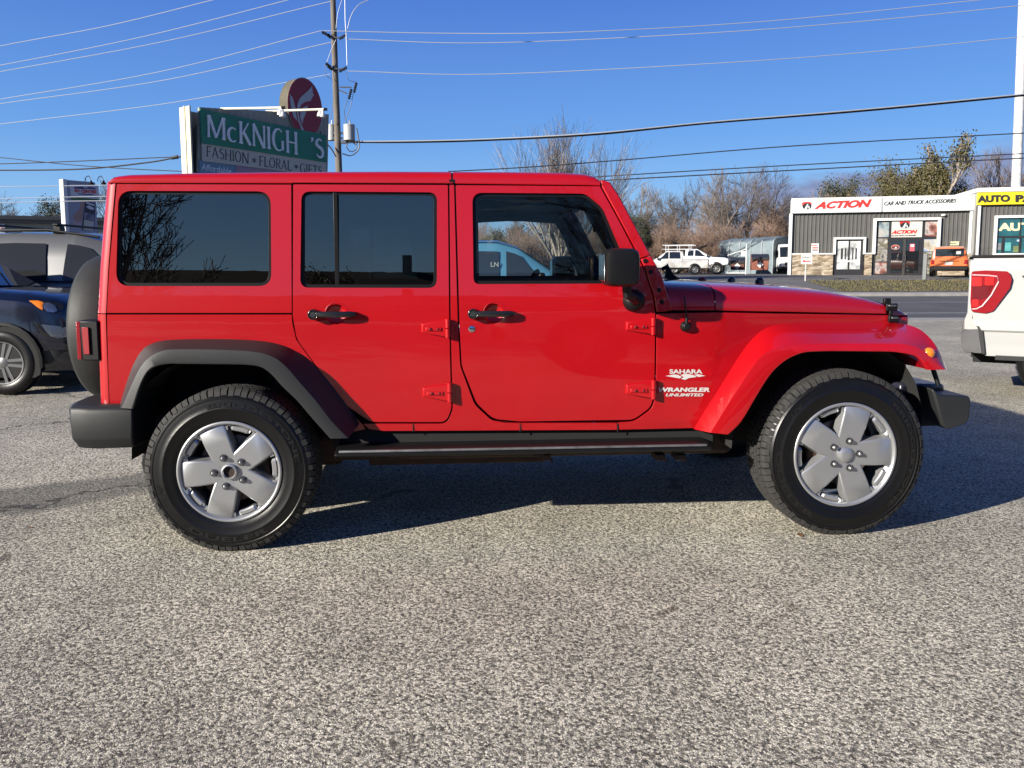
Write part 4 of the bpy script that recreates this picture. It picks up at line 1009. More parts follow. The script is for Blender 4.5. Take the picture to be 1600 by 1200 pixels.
# grass verge
m_grassg = M('verge_soil', (.06, .055, .028), rough=1, dirt=(.11, .09, .045), vs=2)
def gl(px, d): return (px-800)/FPX*d*1.0+(.0)
g0a = 16.2; mb = MB()
pts = [LOC(14.6, 43.2), LOC(18.5, 41.2), LOC(16.8, 38.3), LOC(60, 38.3), LOC(60, 44.6), LOC(24.5, 44.2), LOC(19.0, 43.9)]
rows = []
for i in range(30):
    l_ = 16.5+i*1.6; d0 = 38.3; d1 = 43.9 if i > 1 else 42.5
    rows.append([LOC(l_, d0+(d1-d0)*k/6, gz(d0+(d1-d0)*k/6)+.01) for k in range(7)])
mb.loft(rows); tag(mb.build('verge', m_grassg), kind='structure')
mb = MB(); rg = random.Random(5)
for i in range(9000):
    l_ = 16.5+rg.random()*26; d = 38.4+rg.random()*5.4; p = LOC(l_, d, gz(d)+.01); h = .04+.07*rg.random(); a = rg.random()*6.28; wv = Vector((math.cos(a), math.sin(a), 0))*.025
    mb.v += [p-wv, p+wv, p+Vector((rg.uniform(-.04, .04), rg.uniform(-.04, .04), h))]; k = len(mb.v); mb.f.append((k-3, k-2, k-1)); mb.m.append(0)
m_grass = M('dry_grass', (.07, .075, .022), rough=.9, dirt=(.17, .13, .06), vs=.9)
o = mb.build('grass', m_grass); tag(o, 'short patchy brown-green grass on the verge across the road', 'grass', kind='stuff')

# ================================================================== GENERIC VEHICLES
def lerp_st(st, x):
    for a, b in zip(st, st[1:]):
        if x <= b[0] or b is st[-1]:
            t = max(0, min(1, (x-a[0])/(b[0]-a[0]))); return [a[i]+(b[i]-a[i])*t for i in range(len(a))]
def ring_of(s):
    x, w, zb, zt, zr, wr = s                           # station: x, half width, bottom, belt, roof, roof half width
    cabin = zr-zt > .2
    h = [(0, zb), (w*.80, zb), (w*.95, zb+.06), (w, zb+.18), (w, (zb+zt)/2+.05), (w*.995, zt-.10), (w*.965, zt-.015), (w*.94, zt+.0)]
    if cabin: h += [(w*.94+(wr-w*.94)*.5+.002, (zt+zr)/2), (wr, zr-.07), (wr-.05, zr-.02), (wr-.16, zr), (wr*.4, zr+.018), (0, zr+.022)]
    else: h += [(w*.90, zt+(zr-zt)*.4), (w*.84, zt+(zr-zt)*.65), (w*.76, zt+(zr-zt)*.82), (w*.6, zt+(zr-zt)*.92), (w*.3, zr), (0, zr)]
    return [(x, -a, b) for a, b in h]+[(x, a, b) for a, b in h[-2:0:-1]]
def sidept(st, x, f):                                  # point on the glasshouse side, f 0 belt 1 roof
    s = lerp_st(st, x); w, zt, zr, wr = s[1], s[3], s[4], s[5]
    z = zt+(zr-.06-zt)*f; y = w*.94+(wr-w*.94)*f+.012*math.sin(math.pi*f)
    return (x, y, z)
def rimmesh(style, R, yo=0.0):
    mb = MB(); mb.lathe([(R, .03), (R, .0), (R-.012, .002), (R-.018, .02), (R-.03, .10)], (0, 0, 0), 'y', 36)
    n = style; 
    for k in range(n):
        a = 2*math.pi*k/n; ca, sa = math.cos(a), math.sin(a)
        for off in ((-.018, .018) if n < 7 else (0,)):
            w_ = .014 if n < 7 else .018; pts = []
            for r, wd, h in ((.03, w_, .012), (R-.012, w_*1.2, .012)):
                for t_, hh in ((-wd, h+.03), (-wd, h), (wd, h), (wd, h+.03)):
                    tt = t_+off*(1+r/R); pts.append(Vector((r*ca-tt*sa, hh, r*sa+tt*ca)))
            mb.add(pts, [(0, 1, 2, 3), (7, 6, 5, 4), (0, 4, 5, 1), (1, 5, 6, 2), (2, 6, 7, 3), (3, 7, 4, 0)])
    mb.lathe([(0, .004), (.04, .006), (.055, .012), (.06, .04)], (0, 0, 0), 'y', 24)
    return mb
def carwheel(par, root, x, sy, yo, R, r, style=5, rimmat=None, w=.2, detail=48):
    mb = MB(); prof = [(r-.003, .04), (r, .010), (r+.01, .003), (r+(R-r)*.5, -.003), (R-.025, .006), (R-.006, .022), (R, .05), (R, w-.05), (R-.01, w-.02), (r, w), (r, .04)]
    mb.lathe(prof, (0, 0, 0), 'y', detail); mb.lathe([(0, .12), (r, .12)], (0, 0, 0), 'y', 24)
    rm = rimmesh(style, r)
    for m in (mb, rm):
        m.v = [Vector((v.x+x, (yo-v.y)*sy if True else 0, v.z+R)) for v in m.v]
    for m in (mb, rm): m.v = [root+v for v in m.v]
    t = mb.build('wheel', m_tyre, par, angle=40); rm.build('rim', rimmat or m_steel, t, angle=40)
def car(name, label, cat, st, wheels, wins, paint, R=.34, r=.22, group=None, rimstyle=5, glassm=None, shield=None, lights=(), trim=True, extras=None, rimmat=None, wellmat=None, flip=False, seams=()):
    """built at the origin, nose towards +x; every piece is a child; move the root afterwards"""
    root = empty(name, (0, 0, 0), label, cat, group); Z = Vector((0, 0, 0)); gm = glassm or g_car
    S = []
    xs = sorted(set([s[0] for s in st]+[st[0][0]+(st[-1][0]-st[0][0])*i/26 for i in range(27)]))
    mb = MB(); mb.loft([ring_of(lerp_st(st, x)) for x in xs], closed=True, cap=True)
    body = mb.build('body', paint, root, angle=32)
    half = max(s[1] for s in st)
    for wi in wins:                                    # (xb0, xb1, xt1, xt0, f0, f1)
        xb0, xb1, xt1, xt0, f0, f1 = wi
        for sy in (-1, 1):
            mb = MB(); rows = []
            for k in range(5):
                f = f0+(f1-f0)*k/4; a = xb0+(xt0-xb0)*k/4; b = xb1+(xt1-xb1)*k/4; row = []
                for q in (a, (a+b)/2, b):
                    x, y, z = sidept(st, q, f); row.append((x, sy*(y+.014), z))
                rows.append(row)
            mb.loft(rows); mb.build('side_window', gm, body)
    if shield:
        for (xa, fa, xb, fb) in shield:                # front/rear glass between two stations
            s0 = lerp_st(st, xa); s1 = lerp_st(st, xb); dx = (.012 if xa > xb else -.012)
            zA = s0[4]; zB = s1[4]
            mb = MB(); mb.loft([[(xa+dx, y*s0[1]*fa, zA+.012-.02*abs(y)) for y in (-1, -.5, 0, .5, 1)], [(xb+dx, y*s1[5]*fb, zB+.026-.04*abs(y)) for y in (-1, -.5, 0, .5, 1)]]); mb.build('windshield', gm, body)
    for x in wheels:
        for sy in (-1, 1):
            s = lerp_st(st, x); w = s[1]
            mb = MB(); n = 20; rr = R*1.16; vs = [(x+rr*math.cos(math.pi*2*k/n), sy*(w+.004), max(R*.55, R+rr*math.sin(math.pi*2*k/n))) for k in range(n)]
            mb.add(vs+[(v[0], sy*(w-.02), v[2]) for v in vs], [tuple(range(n)), tuple(range(2*n-1, n-1, -1))]+[(k, (k+1) % n, n+(k+1) % n, n+k) for k in range(n)])
            mb.build('well_shade_disc', wellmat or m_deep, body)  # flat dark disc, colour standing in for shade inside the wheel arch
            carwheel(root, Z, x, sy, w+.02, R, r, rimstyle, rimmat, detail=36)
    if trim:
        for sy in (-1, 1):
            mb = MB(); a, b = wheels[0]+R*1.2, wheels[-1]-R*1.2; s = lerp_st(st, (a+b)/2); mb.box(((a+b)/2, sy*(s[1]+.004), s[2]+.10), (b-a, .03, .12)); mb.build('sill_trim', m_blk, body, bevel=.01)
    for sx_ in seams:
        for sy in (-1, 1):
            s = lerp_st(st, sx_); mb = MB(); mb.box((sx_, sy*(s[1]+.001), (s[2]+.2+s[3]-.03)/2), (.008, .004, s[3]-.05-s[2]-.2)); mb.build('door_seam', m_deep, body)
    for (nm, c, d, mt_, bv) in lights:
        for sy in ((-1, 1) if c[1] != 0 else (1,)):
            mb = MB(); mb.box((c[0], sy*c[1], c[2]), d); mb.build(nm, mt_, body, bevel=bv)
    return root, body
def place(root, pos, heading):                         # heading: direction the nose points, world vector
    root.location = pos; root.rotation_euler.z = math.atan2(heading.y, heading.x)
# --- pickup trucks, wagon, vans far away ---
def pickup(name, label, paint, group=None, extcab=False, lift=0.0, R=.42, bedlen=1.7):
    L = lift
    st = [(-2.95, .90, .55+L, 1.20+L, 1.22+L, .7), (-2.85, .97, .48+L, 1.24+L, 1.26+L, .7), (-.95, .99, .42+L, 1.24+L, 1.26+L, .7), (-.93, .99, .42+L, 1.24+L, 1.30+L, .7), (-.90, .99, .42+L, 1.24+L, 1.84+L, .74), (-.6, .99, .42+L, 1.24+L, 1.90+L, .76),
          (.35 if not extcab else .1, .99, .42+L, 1.24+L, 1.90+L, .74), (1.25, .99, .42+L, 1.22+L, 1.26+L, .78), (1.4, .98, .42+L, 1.16+L, 1.20+L, .8), (2.4, .96, .45+L, 1.10+L, 1.15+L, .8), (2.7, .92, .5+L, 1.0+L, 1.05+L, .7), (2.78, .84, .55+L, .92+L, .94+L, .6)]
    wins = [(-.75, .12, .12, -.68, .08, .95), (.2, 1.05, .42, .2, .08, .95)] if not extcab else [(-.72, -.2, -.2, -.66, .1, .92), (-.08, .98, .28, -.08, .08, .95)]
    root, body = car(name, label, 'pickup truck', st, (-1.85, 1.75), wins, paint, R=R, r=R*.58, group=group, shield=[(1.22, .80, .42 if not extcab else .2, .98), (-.93, .80, -.88, .9)], rimstyle=6,
        lights=[('headlight', (2.72, .68, .86+L), (.10, .30, .18), M('lamp_glass', (.7, .72, .75)), .02), ('tail_light', (-2.93, .80, .95+L), (.06, .14, .42), m_redlens, .02), ('front_bumper', (2.80, 0, .58+L), (.16, 1.8, .20), m_blk, .03), ('rear_bumper', (-3.0, 0, .58+L), (.16, 1.8, .2), m_steel, .03), ('grille', (2.76, 0, .84+L), (.06, 1.0, .26), m_deep, .01), ('side_mirror', (1.0, 1.08, 1.28+L), (.10, .2, .2), m_blk, .02)], seams=(-.9, .18, 1.15))
    # dark plate on top, its colour standing in for the shaded open bed
    mb = MB(); mb.box((-1.9, 0, 1.262+L), (1.75, 1.6, .03)); mb.build('bed_shade_plate', m_deep, body, bevel=.005)
    return root, body
m_dirtyw = M('dirty_white_paint', (.70, .70, .68), rough=.45, coat=.4, dirt=(.38, .35, .31), vs=1.7)
m_whitef = M('fleet_white_paint', (.76, .77, .77), rough=.4, coat=.5)
t1, _ = pickup('pickup_truck', 'dirt-streaked white crew-cab pickup truck seen from its tail', m_dirtyw, bedlen=1.7)
c1 = LOC((1050-800)/1200*57.5, 58.0, .9); place(t1, c1, (-RT*1.0+FW*.25))
t2, b2_ = pickup('pickup_truck', 'clean white lifted extended-cab pickup truck with chunky wheels facing right', m_whitef, extcab=True, lift=.30, R=.50)
c2 = LOC((1092-800)/1200*61.5, 62.5, .9); place(t2, c2, (RT*1.0-FW*.35))
t2.scale = (.92, .92, .92); t1.scale = (.93, .93, .93)
# rack on the back of the lifted pickup
mb = MB()
for x in (-2.6, -1.6, -.6):
    for y in (-.8, .8): mb.tube([(x, y, 1.5), (x, y, 2.55)], .03, 6)
for y in (-.8, .8): mb.tube([(-2.9, y, 2.55), (-.2, y, 2.55)], .035, 6); mb.tube([(-2.9, y, 2.2), (-.3, y, 2.2)], .025, 6)
mb.build('ladder_rack', M('rack_white', (.6, .6, .6)), t2)
mb = MB(); mb.box((-1.6, .2, 1.8), (1.9, 1.0, .35)); mb.tube([(-.7, -.4, 2.0), (.9, -.5, 2.5)], .09, 8); mb.build('rolled_cargo', m_blk, t2, bevel=.04)
# orange wagon
m_org = M('orange_paint', (.62, .13, .02), rough=.35, coat=.7)
st = [(-2.15, .80, .45, 1.0, 1.04, .6), (-2.08, .88, .38, 1.05, 1.72, .68), (-1.8, .90, .34, 1.05, 1.79, .70), (.3, .90, .32, 1.04, 1.77, .70), (1.0, .90, .32, 1.02, 1.08, .74), (1.9, .86, .36, .95, 1.0, .7), (2.12, .76, .42, .8, .84, .5)]
wg, wb = car('orange_wagon', 'orange boxy hatchback parked facing the shop, seen from behind', 'car', st, (-1.35, 1.3), [(-1.9, -1.0, -1.0, -1.85, .1, .92), (-.9, .0, .0, -.9, .1, .92), (.1, .85, .4, .1, .1, .92)], m_org, R=.33, r=.2, shield=[(.98, .8, .36, .95)], lights=[])
for nm, c, d, mt_, bv in (('rear_window', (-2.115, 0, 1.42), (.05, 1.32, .46), g_car, .06), ('rear_bumper', (-2.19, 0, .50), (.22, 1.74, .26), m_blk, .05), ('number_plate', (-2.175, .0, .78), (.03, .36, .19), m_white, .005), ('tailgate_trim', (-2.175, 0, .92), (.02, .9, .03), m_blk, .004)):
    mb = MB(); mb.box(c, d); mb.build(nm, mt_, wb, bevel=bv)
for sy in (-1, 1):
    mb = MB(); mb.box((-2.13, sy*.76, .86), (.08, .15, .24)); mb.build('tail_light', m_redlens, wb, bevel=.02)
    mb = MB(); mb.box((.65, sy*1.0, 1.12), (.12, .2, .15)); mb.build('side_mirror', m_blk, wb, bevel=.03)
mb = MB(); mb.add([(-2.145, -.30, 1.32), (-2.145, -.52, 1.32), (-2.145, -.52, 1.50), (-2.145, -.30, 1.50)], [(0, 1, 2, 3)]); mb.build('window_sticker', m_white, wb)
place(wg, LOC((1484-800)/1200*47.6, 47.8, .83), (FW*1.0+RT*.60)); wg.scale = (1.12, 1.12, 1.0)
# white van at the corner of the shop
st = [(-2.9, .95, .5, 1.3, 2.4, .85), (-2.8, .99, .42, 1.3, 2.5, .86), (1.2, .99, .42, 1.3, 2.5, .86), (1.6, .98, .42, 1.3, 2.3, .82), (2.2, .96, .42, 1.25, 1.32, .8), (2.75, .90, .48, 1.0, 1.06, .7), (2.9, .80, .5, .85, .88, .5)]
vn, vb = car('white_van', 'tall white van nosing out beside the stone corner of the shop', 'van', st, (-1.9, 1.9), [(.9, 1.9, 1.5, .9, .1, .62)], m_whitef, R=.36, r=.21, shield=[(2.15, .85, 1.62, .98)],
    lights=[('headlight', (2.78, .74, .92), (.12, .22, .28), M('lamp_glass', (.7, .72, .75)), .03), ('grille', (2.88, 0, .82), (.05, 1.0, .30), m_deep, .01), ('front_bumper', (2.90, 0, .5), (.12, 1.7, .22), m_blk, .04)])
place(vn, LOC((1247-800)/1200*64, 67, .9), (-FW*1.0-RT*.22))
# ---- blue van seen through the cab ----
m_blue = M('sky_blue_paint', (.10, .29, .43), rough=.35, coat=.8)
st = [(-2.3, .82, .45, 1.1, 1.5, .66), (-2.2, .89, .38, 1.12, 1.80, .72), (-1.9, .90, .34, 1.12, 1.86, .73), (.15, .90, .33, 1.10, 1.86, .72), (.55, .90, .33, 1.09, 1.74, .70), (1.55, .89, .34, 1.02, 1.07, .74), (2.1, .84, .38, .88, .93, .68), (2.3, .72, .42, .72, .76, .5)]
bv, bb = car('blue_van', 'pale blue compact van visible through the front side window', 'van', st, (-1.45, 1.45), [(-.9, .18, .18, -.9, .06, .80), (.32, 1.12, .62, .32, .06, .86)], m_blue, R=.33, r=.2, glassm=g_carl, shield=[(1.52, .86, .60, .98)],
    lights=[('side_mirror', (.98, 1.0, 1.14), (.13, .2, .22), m_blk, .04), ('headlight', (2.02, .74, .78), (.3, .14, .2), M('lamp_glass', (.7, .72, .75)), .03)], seams=(.25, 1.2), trim=False)
def f_(u, v, w=0): return Vector((.02+.15*u, -.835-w, 1.36+.09*v))
text('KALN', f_, 'lettering', m_white, bb, depth=.003, offset=.02) if False else text('LN', f_, 'lettering', m_white, bb, depth=.003, offset=.02)
mb = MB(); mb.loft([[(x, y*lerp_st(st, x)[5], lerp_st(st, x)[4]+.035-.07*abs(y)**3) for y in (-1, -.9, -.6, 0, .6, .9, 1)] for x in (-2.15, -1.9, -1, 0, .15, .35, .55)]); mb.build('roof_skin', m_blkgl, bb)
place(bv, LOC((764-800)/1200*15.5, 15.6, 0), RT*1.0+FW*.05)
# dark silver hatch behind it
m_silv = M('grey_green_paint', (.16, .18, .17), rough=.35, metal=.4, coat=.8)
st = [(-2.1, .72, .42, .95, 1.0, .5), (-2.0, .84, .36, 1.0, 1.42, .62), (-1.5, .88, .32, 1.0, 1.62, .66), (-.2, .88, .3, .99, 1.65, .66), (.6, .88, .3, .97, 1.02, .7), (1.8, .82, .34, .86, .92, .66), (2.05, .7, .38, .72, .76, .5)]
hb, hbb = car('silver_hatchback', 'dull silver hatchback parked beyond the nose of the pale blue van', 'car', st, (-1.3, 1.3), [(-1.5, -.7, -.7, -1.35, .1, .9), (-.6, .45, .0, -.6, .1, .9)], m_silv, R=.31, r=.19, glassm=g_carl, shield=[(.58, .84, -.15, .96)], lights=[('tail_light', (-2.03, .7, .82), (.1, .16, .18), m_redlens, .02)])
place(hb, LOC((905-800)/1200*24, 18.4, 0), -RT*.25-FW*1.0)
# ---- grey SUV with roof bars at the left ----
m_greyp = M('warm_grey_paint', (.11, .112, .11), rough=.3, metal=.35, coat=.7)
st = [(-2.3, .80, .45, 1.02, 1.06, .6), (-2.22, .90, .38, 1.08, 1.50, .66), (-1.7, .93, .34, 1.09, 1.66, .70), (-.6, .93, .32, 1.08, 1.70, .71), (.2, .93, .32, 1.07, 1.68, .71), (.6, .93, .32, 1.06, 1.58, .70), (1.35, .92, .33, 1.04, 1.09, .76), (2.1, .88, .38, .92, 1.0, .7), (2.32, .76, .42, .78, .82, .5)]
gs, gb = car('grey_wagon', 'grey station wagon with black roof bars behind the dark blue crossover', 'suv', st, (-1.4, 1.4), [(-1.75, -1.12, -1.12, -1.55, .12, .86), (-1.06, -.12, -.17, -1.02, .06, .86), (.10, 1.10, .42, .12, .06, .86)], m_greyp, R=.36, r=.23, shield=[(1.3, .84, .66, .96)], seams=(-.03, 1.1), glassm=M('tinted_side_glass', (.02, .021, .022), rough=.06, spec=.4),
    lights=[('side_mirror', (1.05, 1.0, 1.12), (.12, .2, .14), m_blk, .03)])
for x in (-1.02, -.10):
    mb = MB(); mb.loft([[(x-.04, y, 1.775), (x+.04, y, 1.775), (x+.035, y, 1.80), (x-.035, y, 1.80)] for y in (-.66, .66)], closed=True, cap=True); mb.build('roof_bar', m_blk, gs, bevel=.006)
    for y in (-.58, .58):
        mb = MB(); mb.hexa([(x-.06, y-.05, 1.67), (x+.06, y-.05, 1.67), (x+.06, y+.05, 1.67), (x-.06, y+.05, 1.67), (x-.045, y-.05, 1.775), (x+.045, y-.05, 1.775), (x+.045, y+.05, 1.775), (x-.045, y+.05, 1.775)]); mb.build('bar_foot', m_blk, gs, bevel=.008)
for sy in (-1, 1):
    mb = MB(); mb.tube([(-1.7, sy*.66, 1.66), (-1.2, sy*.67, 1.715), (-.2, sy*.67, 1.72), (.5, sy*.66, 1.63)], .016, 8); mb.build('roof_rail', m_blk, gs)
    for (xa, xb_, f) in ((-1.75, 1.1, .03),):
        mb = MB(); mb.tube([(sidept(st, xa+(xb_-xa)*k/8, f)[0], sy*(sidept(st, xa+(xb_-xa)*k/8, f)[1]+.004), sidept(st, xa+(xb_-xa)*k/8, f)[2]) for k in range(9)], .010, 6); mb.build('window_trim', m_blk, gb)
place(gs, LOC((86-800)/1200*9.9, 10.9, 0), RT*1.0-FW*.06); gs.scale = (1.0, 1.0, 1.07)
# ---- dark blue crossover, nose to the right ----
m_navy = M('dark_navy_paint', (.0045, .006, .016), rough=.22, coat=1, crough=.02)
st = [(-2.0, .72, .45, .95, 1.0, .5), (-1.9, .84, .38, 1.0, 1.45, .62), (-1.2, .875, .33, 1.0, 1.62, .66), (-.2, .88, .32, .99, 1.66, .66), (.0, .88, .32, 1.03, 1.58, .64), (.72, .875, .33, 1.05, 1.115, .70), (1.1, .87, .19, 1.03, 1.125, .70), (1.45, .86, .19, 1.0, 1.10, .68), (1.70, .835, .19, .95, 1.05, .66), (1.86, .79, .19, .90, .98, .6), (1.95, .71, .19, .80, .88, .5), (2.0, .6, .19, .68, .74, .4), (2.02, .5, .19, .60, .64, .4)]
nv, nb_ = car('navy_crossover', 'very dark blue crossover parked behind the spare wheel with orange-tipped headlight', 'suv', st, (-1.28, 1.26), [(-1.3, -.6, -.6, -1.1, .1, .9), (-.5, .55, .0, -.5, .1, .9)], m_navy, R=.345, r=.225, shield=[(.70, .88, .03, .96)], trim=False, wellmat=m_deep, rimstyle=5, rimmat=M('dark_alloy', (.16, .16, .165), rough=.35, metal=.6), glassm=M('blue_windscreen', (.02, .035, .06), rough=.02, coat=1, crough=0))
nav_pos = LOC((4-800)/1200*7.95-.0, 8.85, 0); 
nv_head = (RT*1.0-FW*.0).normalized()
# wheel centre must land on pixel column 8: shift along the car
nv.location = LOC((-4-800)/1200*7.95-1.26, 8.85, 0); nv.rotation_euler.z = math.atan2(nv_head.y, nv_head.x)
nvm = Matrix.Translation(nv.location) @ Matrix.Rotation(nv.rotation_euler.z, 4, 'Z'); nvi = nvm.inverted()
bv_tree = BVHTree.FromPolygons([v.co for v in nb_.data.vertices], [tuple(p.vertices) for p in nb_.data.polygons])
def onbody(px, py, off=.006):
    o = nvi @ CAM; d = (nvi.to_3x3() @ ray(px, py)).normalized(); h = bv_tree.ray_cast(o, d)
    if h[0] is None: return None
    nrm = h[1] if h[1].dot(d) < 0 else -h[1]; return h[0]+nrm*off
def decal(name, poly, mat, off=.006, thick=.012, par=None):
    P = [onbody(x, y, off) for x, y in poly]; P = [p for p in P if p is not None]
    if len(P) < 3: return None
    n = len(P); c = sum(P, Vector())/n; mb = MB(); d = (c-(nvi @ CAM)).normalized()*thick
    cc_ = onbody(sum(x for x, y in poly)/len(poly), sum(y for x, y in poly)/len(poly), off+.006) or c
    mb.add(P+[cc_]+[p+d for p in P], [(i, (i+1) % n, n) for i in range(n)]+[(i, (i+1) % n, n+1+(i+1) % n, n+1+i) for i in range(n)])
    return mb.build(name, mat, nb_ if par is None else par, angle=40)
hl = decal('headlight', [(45, 470), (60, 469.5), (80, 472), (97, 474), (100, 480), (97, 490), (80, 489), (66, 486), (55, 479)], m_blkgl, .004)
decal('amber_lens', [(46, 470.5), (60, 470.5), (68, 473), (67, 485), (60, 481)], m_amber, .010, .006)
decal('headlight_lens', [(68, 475), (76, 473.5), (86, 478), (90, 486), (84, 488.5), (74, 487), (69, 482)], M('lamp_bowl', (.22, .25, .30), rough=.12, metal=.8, coat=1, bump=.004, bs=40), .012, .006)
decal('fog_surround', [(52, 502), (62, 505), (66, 508), (72, 524), (82, 528), (66, 524)], m_blkgl, .006, .006)
decal('fog_lamp', [(65, 506.5), (80, 508), (104, 511.5), (106, 526), (92, 528.5), (80, 526), (72, 518)], M('lamp_clear', (.25, .28, .33), rough=.15, metal=.8, coat=1, bump=.003, bs=60), .010, .006)
decal('bumper_cladding', [(49, 549), (62, 548.5), (80, 548), (100, 547), (114, 547), (114, 586), (100, 588), (72, 587), (60, 585), (55, 570)], m_plast, .008)
for sy in (-1, 1):
    mb = MB(); rings = []
    for k in range(15):
        t = math.pi*(k/14)*1.08-.04*math.pi; rings.append([(1.26+r_*math.cos(t), sy*y_, .345+r_*math.sin(t)) for r_, y_ in ((.425, .872), (.425, .885), (.395, .888), (.380, .85))])
    mb.loft(rings); mb.build('arch_cladding', m_blk, nb_, angle=50)
mb = MB(); mb.add([(.72, -.60, 1.125), (.72, .60, 1.125), (.80, .60, 1.13), (.80, -.60, 1.13)], [(0, 1, 2, 3)]); mb.build('cowl_vent', m_blk, nb_)

# ================================================================== WHITE PICKUP AT THE RIGHT
YT = 0.0
TO = W(1517, 420, 7.75); TO.z = 0
TX = (RT*.857-FW*.515).normalized(); TYv = Vector((-TX.y, TX.x, 0))
tk = empty('white_pickup', (0, 0, 0), 'large clean white pickup truck cut off by the right edge, tail light facing the camera', 'pickup truck')
def T_(x, y, yy=0.0):                                  # pixel ray met with the plane local y = yy of the truck
    d = ray(x, y); o = CAM-TO; k = (yy-o.dot(TYv))/d.dot(TYv); p = o+d*k; return Vector((p.dot(TX), yy, p.z))
zbed = T_(1560, 403).z; xr = T_(1517, 420).x; zlow = T_(1545, 553).z; xe = xr+6.0
lamp = fil([(1518, 424, 5), (1540, 422.5), (1576, 424, 7), (1581, 436, 6), (1578, 450), (1552, 486, 8), (1540, 489.5, 4), (1518, 487, 4), (1516, 470)])
side = [(1518, 402.5), (1600, 401.5)]
ztop = T_(1530, 402.5).z
bx = [(xr+.02, ztop), (xr+2.0, ztop+.01), (xr+2.0, zlow-.02), (T_(1539, 553).x, zlow-.02), (T_(1533, 515).x, T_(1533, 515).z), (T_(1530, 510).x, T_(1530, 510).z), (T_(1522, 508).x, T_(1522, 508).z), (T_(1519, 490).x, T_(1519, 490).z), (xr, T_(1517, 425).z)]
bx_f = fil([(x, z, .02) for x, z in bx], 4)
zcrease = T_(1545, 515.5).z
def yb_(z):                                            # bed side curvature
    return YT+.018*math.cos((z-.55)/(ztop-.55)*math.pi*1.0)*-1+(.03*max(0, (z-ztop+.12)/.12))+(.022*max(0, min(1, (zcrease-z)/.02)))-(.012*max(0, min(1, (zcrease+.10-z)/.10)) if z > zcrease else .012*max(0, 1-(zcrease-z)/.15))
mb = MB(); rows = []
O2 = [Vector((a, b, 0)) for a, b in bx_f]; bm = bmesh.new(); vv = [bm.verts.new(p) for p in O2]
for t in tessellate_polygon([O2]): bm.faces.new([vv[i] for i in t])
bmesh.ops.dissolve_limit(bm, angle_limit=.01, verts=bm.verts, edges=bm.edges)
z = zlow
while z < ztop: bmesh.ops.bisect_plane(bm, geom=bm.verts[:]+bm.edges[:]+bm.faces[:], plane_co=(0, z, 0), plane_no=(0, 1, 0)); z += .02
bm.verts.index_update(); V = [(v.co.x, v.co.y) for v in bm.verts]; F = [[v.index for v in f.verts] for f in bm.faces]; be = [(e.verts[0].index, e.verts[1].index) for e in bm.edges if len(e.link_faces) == 1]; bm.free(); n = len(V)
for side_ in (0, 1):
    mb = MB(); yf = (lambda z: yb_(z)) if side_ == 0 else (lambda z: 2*YT+2.0-yb_(z)); sg = 1 if side_ == 0 else -1
    mb.add([(x, yf(z), z) for x, z in V]+[(x, yf(z)+.07*sg, z) for x, z in V], F+[[i+n for i in f[::-1]] for f in F]+[(a, b, b+n, a+n) for a, b in be])
    mb.build('bed_side', m_white, tk, bevel=.012, seg=3, angle=30)
# crease line of the bed side and the black bed rail
a, b = T_(1536, 514), T_(1600, 519)
mb = MB(); mb.box((xr+1.0, YT+.10, ztop+.012), (2.0, .14, .03)); mb.box((xr+1.0, YT+1.9, ztop+.012), (2.0, .14, .03)); mb.build('bed_rail', m_blk, tk, bevel=.008)
mb = MB(); mb.hexa([(xr-.01, YT+.10, .62), (xr+.06, YT+.10, .62), (xr+.06, YT+1.90, .62), (xr-.01, YT+1.90, .62), (xr-.01, YT+.12, ztop-.02), (xr+.06, YT+.12, ztop-.02), (xr+.06, YT+1.88, ztop-.02), (xr-.01, YT+1.88, ztop-.02)]); mb.build('tailgate', m_white, tk, bevel=.02)
mb = MB(); mb.box((xr+1.0, YT+1.0, .72), (2.0, 1.8, .06)); mb.box((xr+2.3, YT+1.0, .60), (4.5, 1.0, .18)); mb.build('truck_frame', m_deep, tk)
# tail lamp: housing, outlined lens, inner blocks
def side_poly(name, poly, mat, par, out=.02, deep=.05, bevel=.004):
    P = [T_(x, y, YT-out) for x, y in poly]; P = [Vector((p.x, YT-out, p.z)) for p in P]; mb = MB(); mb.prism(P, (0, deep, 0)); return mb.build(name, mat, par, bevel=bevel, seg=3, angle=40)
tl = side_poly('tail_light', lamp, m_redlens, tk, .028, .06, .008)
side_poly('dark_lens', fil([(1519, 447, 2), (1553, 444, 3), (1544, 466, 3), (1519, 470, 2)]), M('maroon_lens', (.12, .004, .008), rough=.15, coat=1), tl, .032, .02, .002)
for q in ([(1519, 433, 2), (1534, 433, 2), (1534, 447, 2), (1519, 447, 2)], [(1539, 433, 2), (1553.5, 433, 2), (1553, 445.5, 2), (1539, 446, 2)], [(1519, 468, 2), (1529, 468, 2), (1529, 479, 2), (1519, 479, 2)]):
    side_poly('reflector_block', fil(q), m_redlens2, tl, .036, .02, .003)
m_pink = M('pale_light_guide', (.80, .42, .42), rough=.25, coat=1)
gd = [(1519, 429.5), (1545, 430.5), (1558, 432), (1560.5, 440), (1549, 461), (1535, 478), (1526, 482.5), (1519, 483)]; mb = MB(); mb.tube([Vector((T_(x, y, YT-.035).x, YT-.034, T_(x, y, YT-.035).z)) for x, y in gd], .0075, 8); mb.build('light_guide', m_pink, tl)
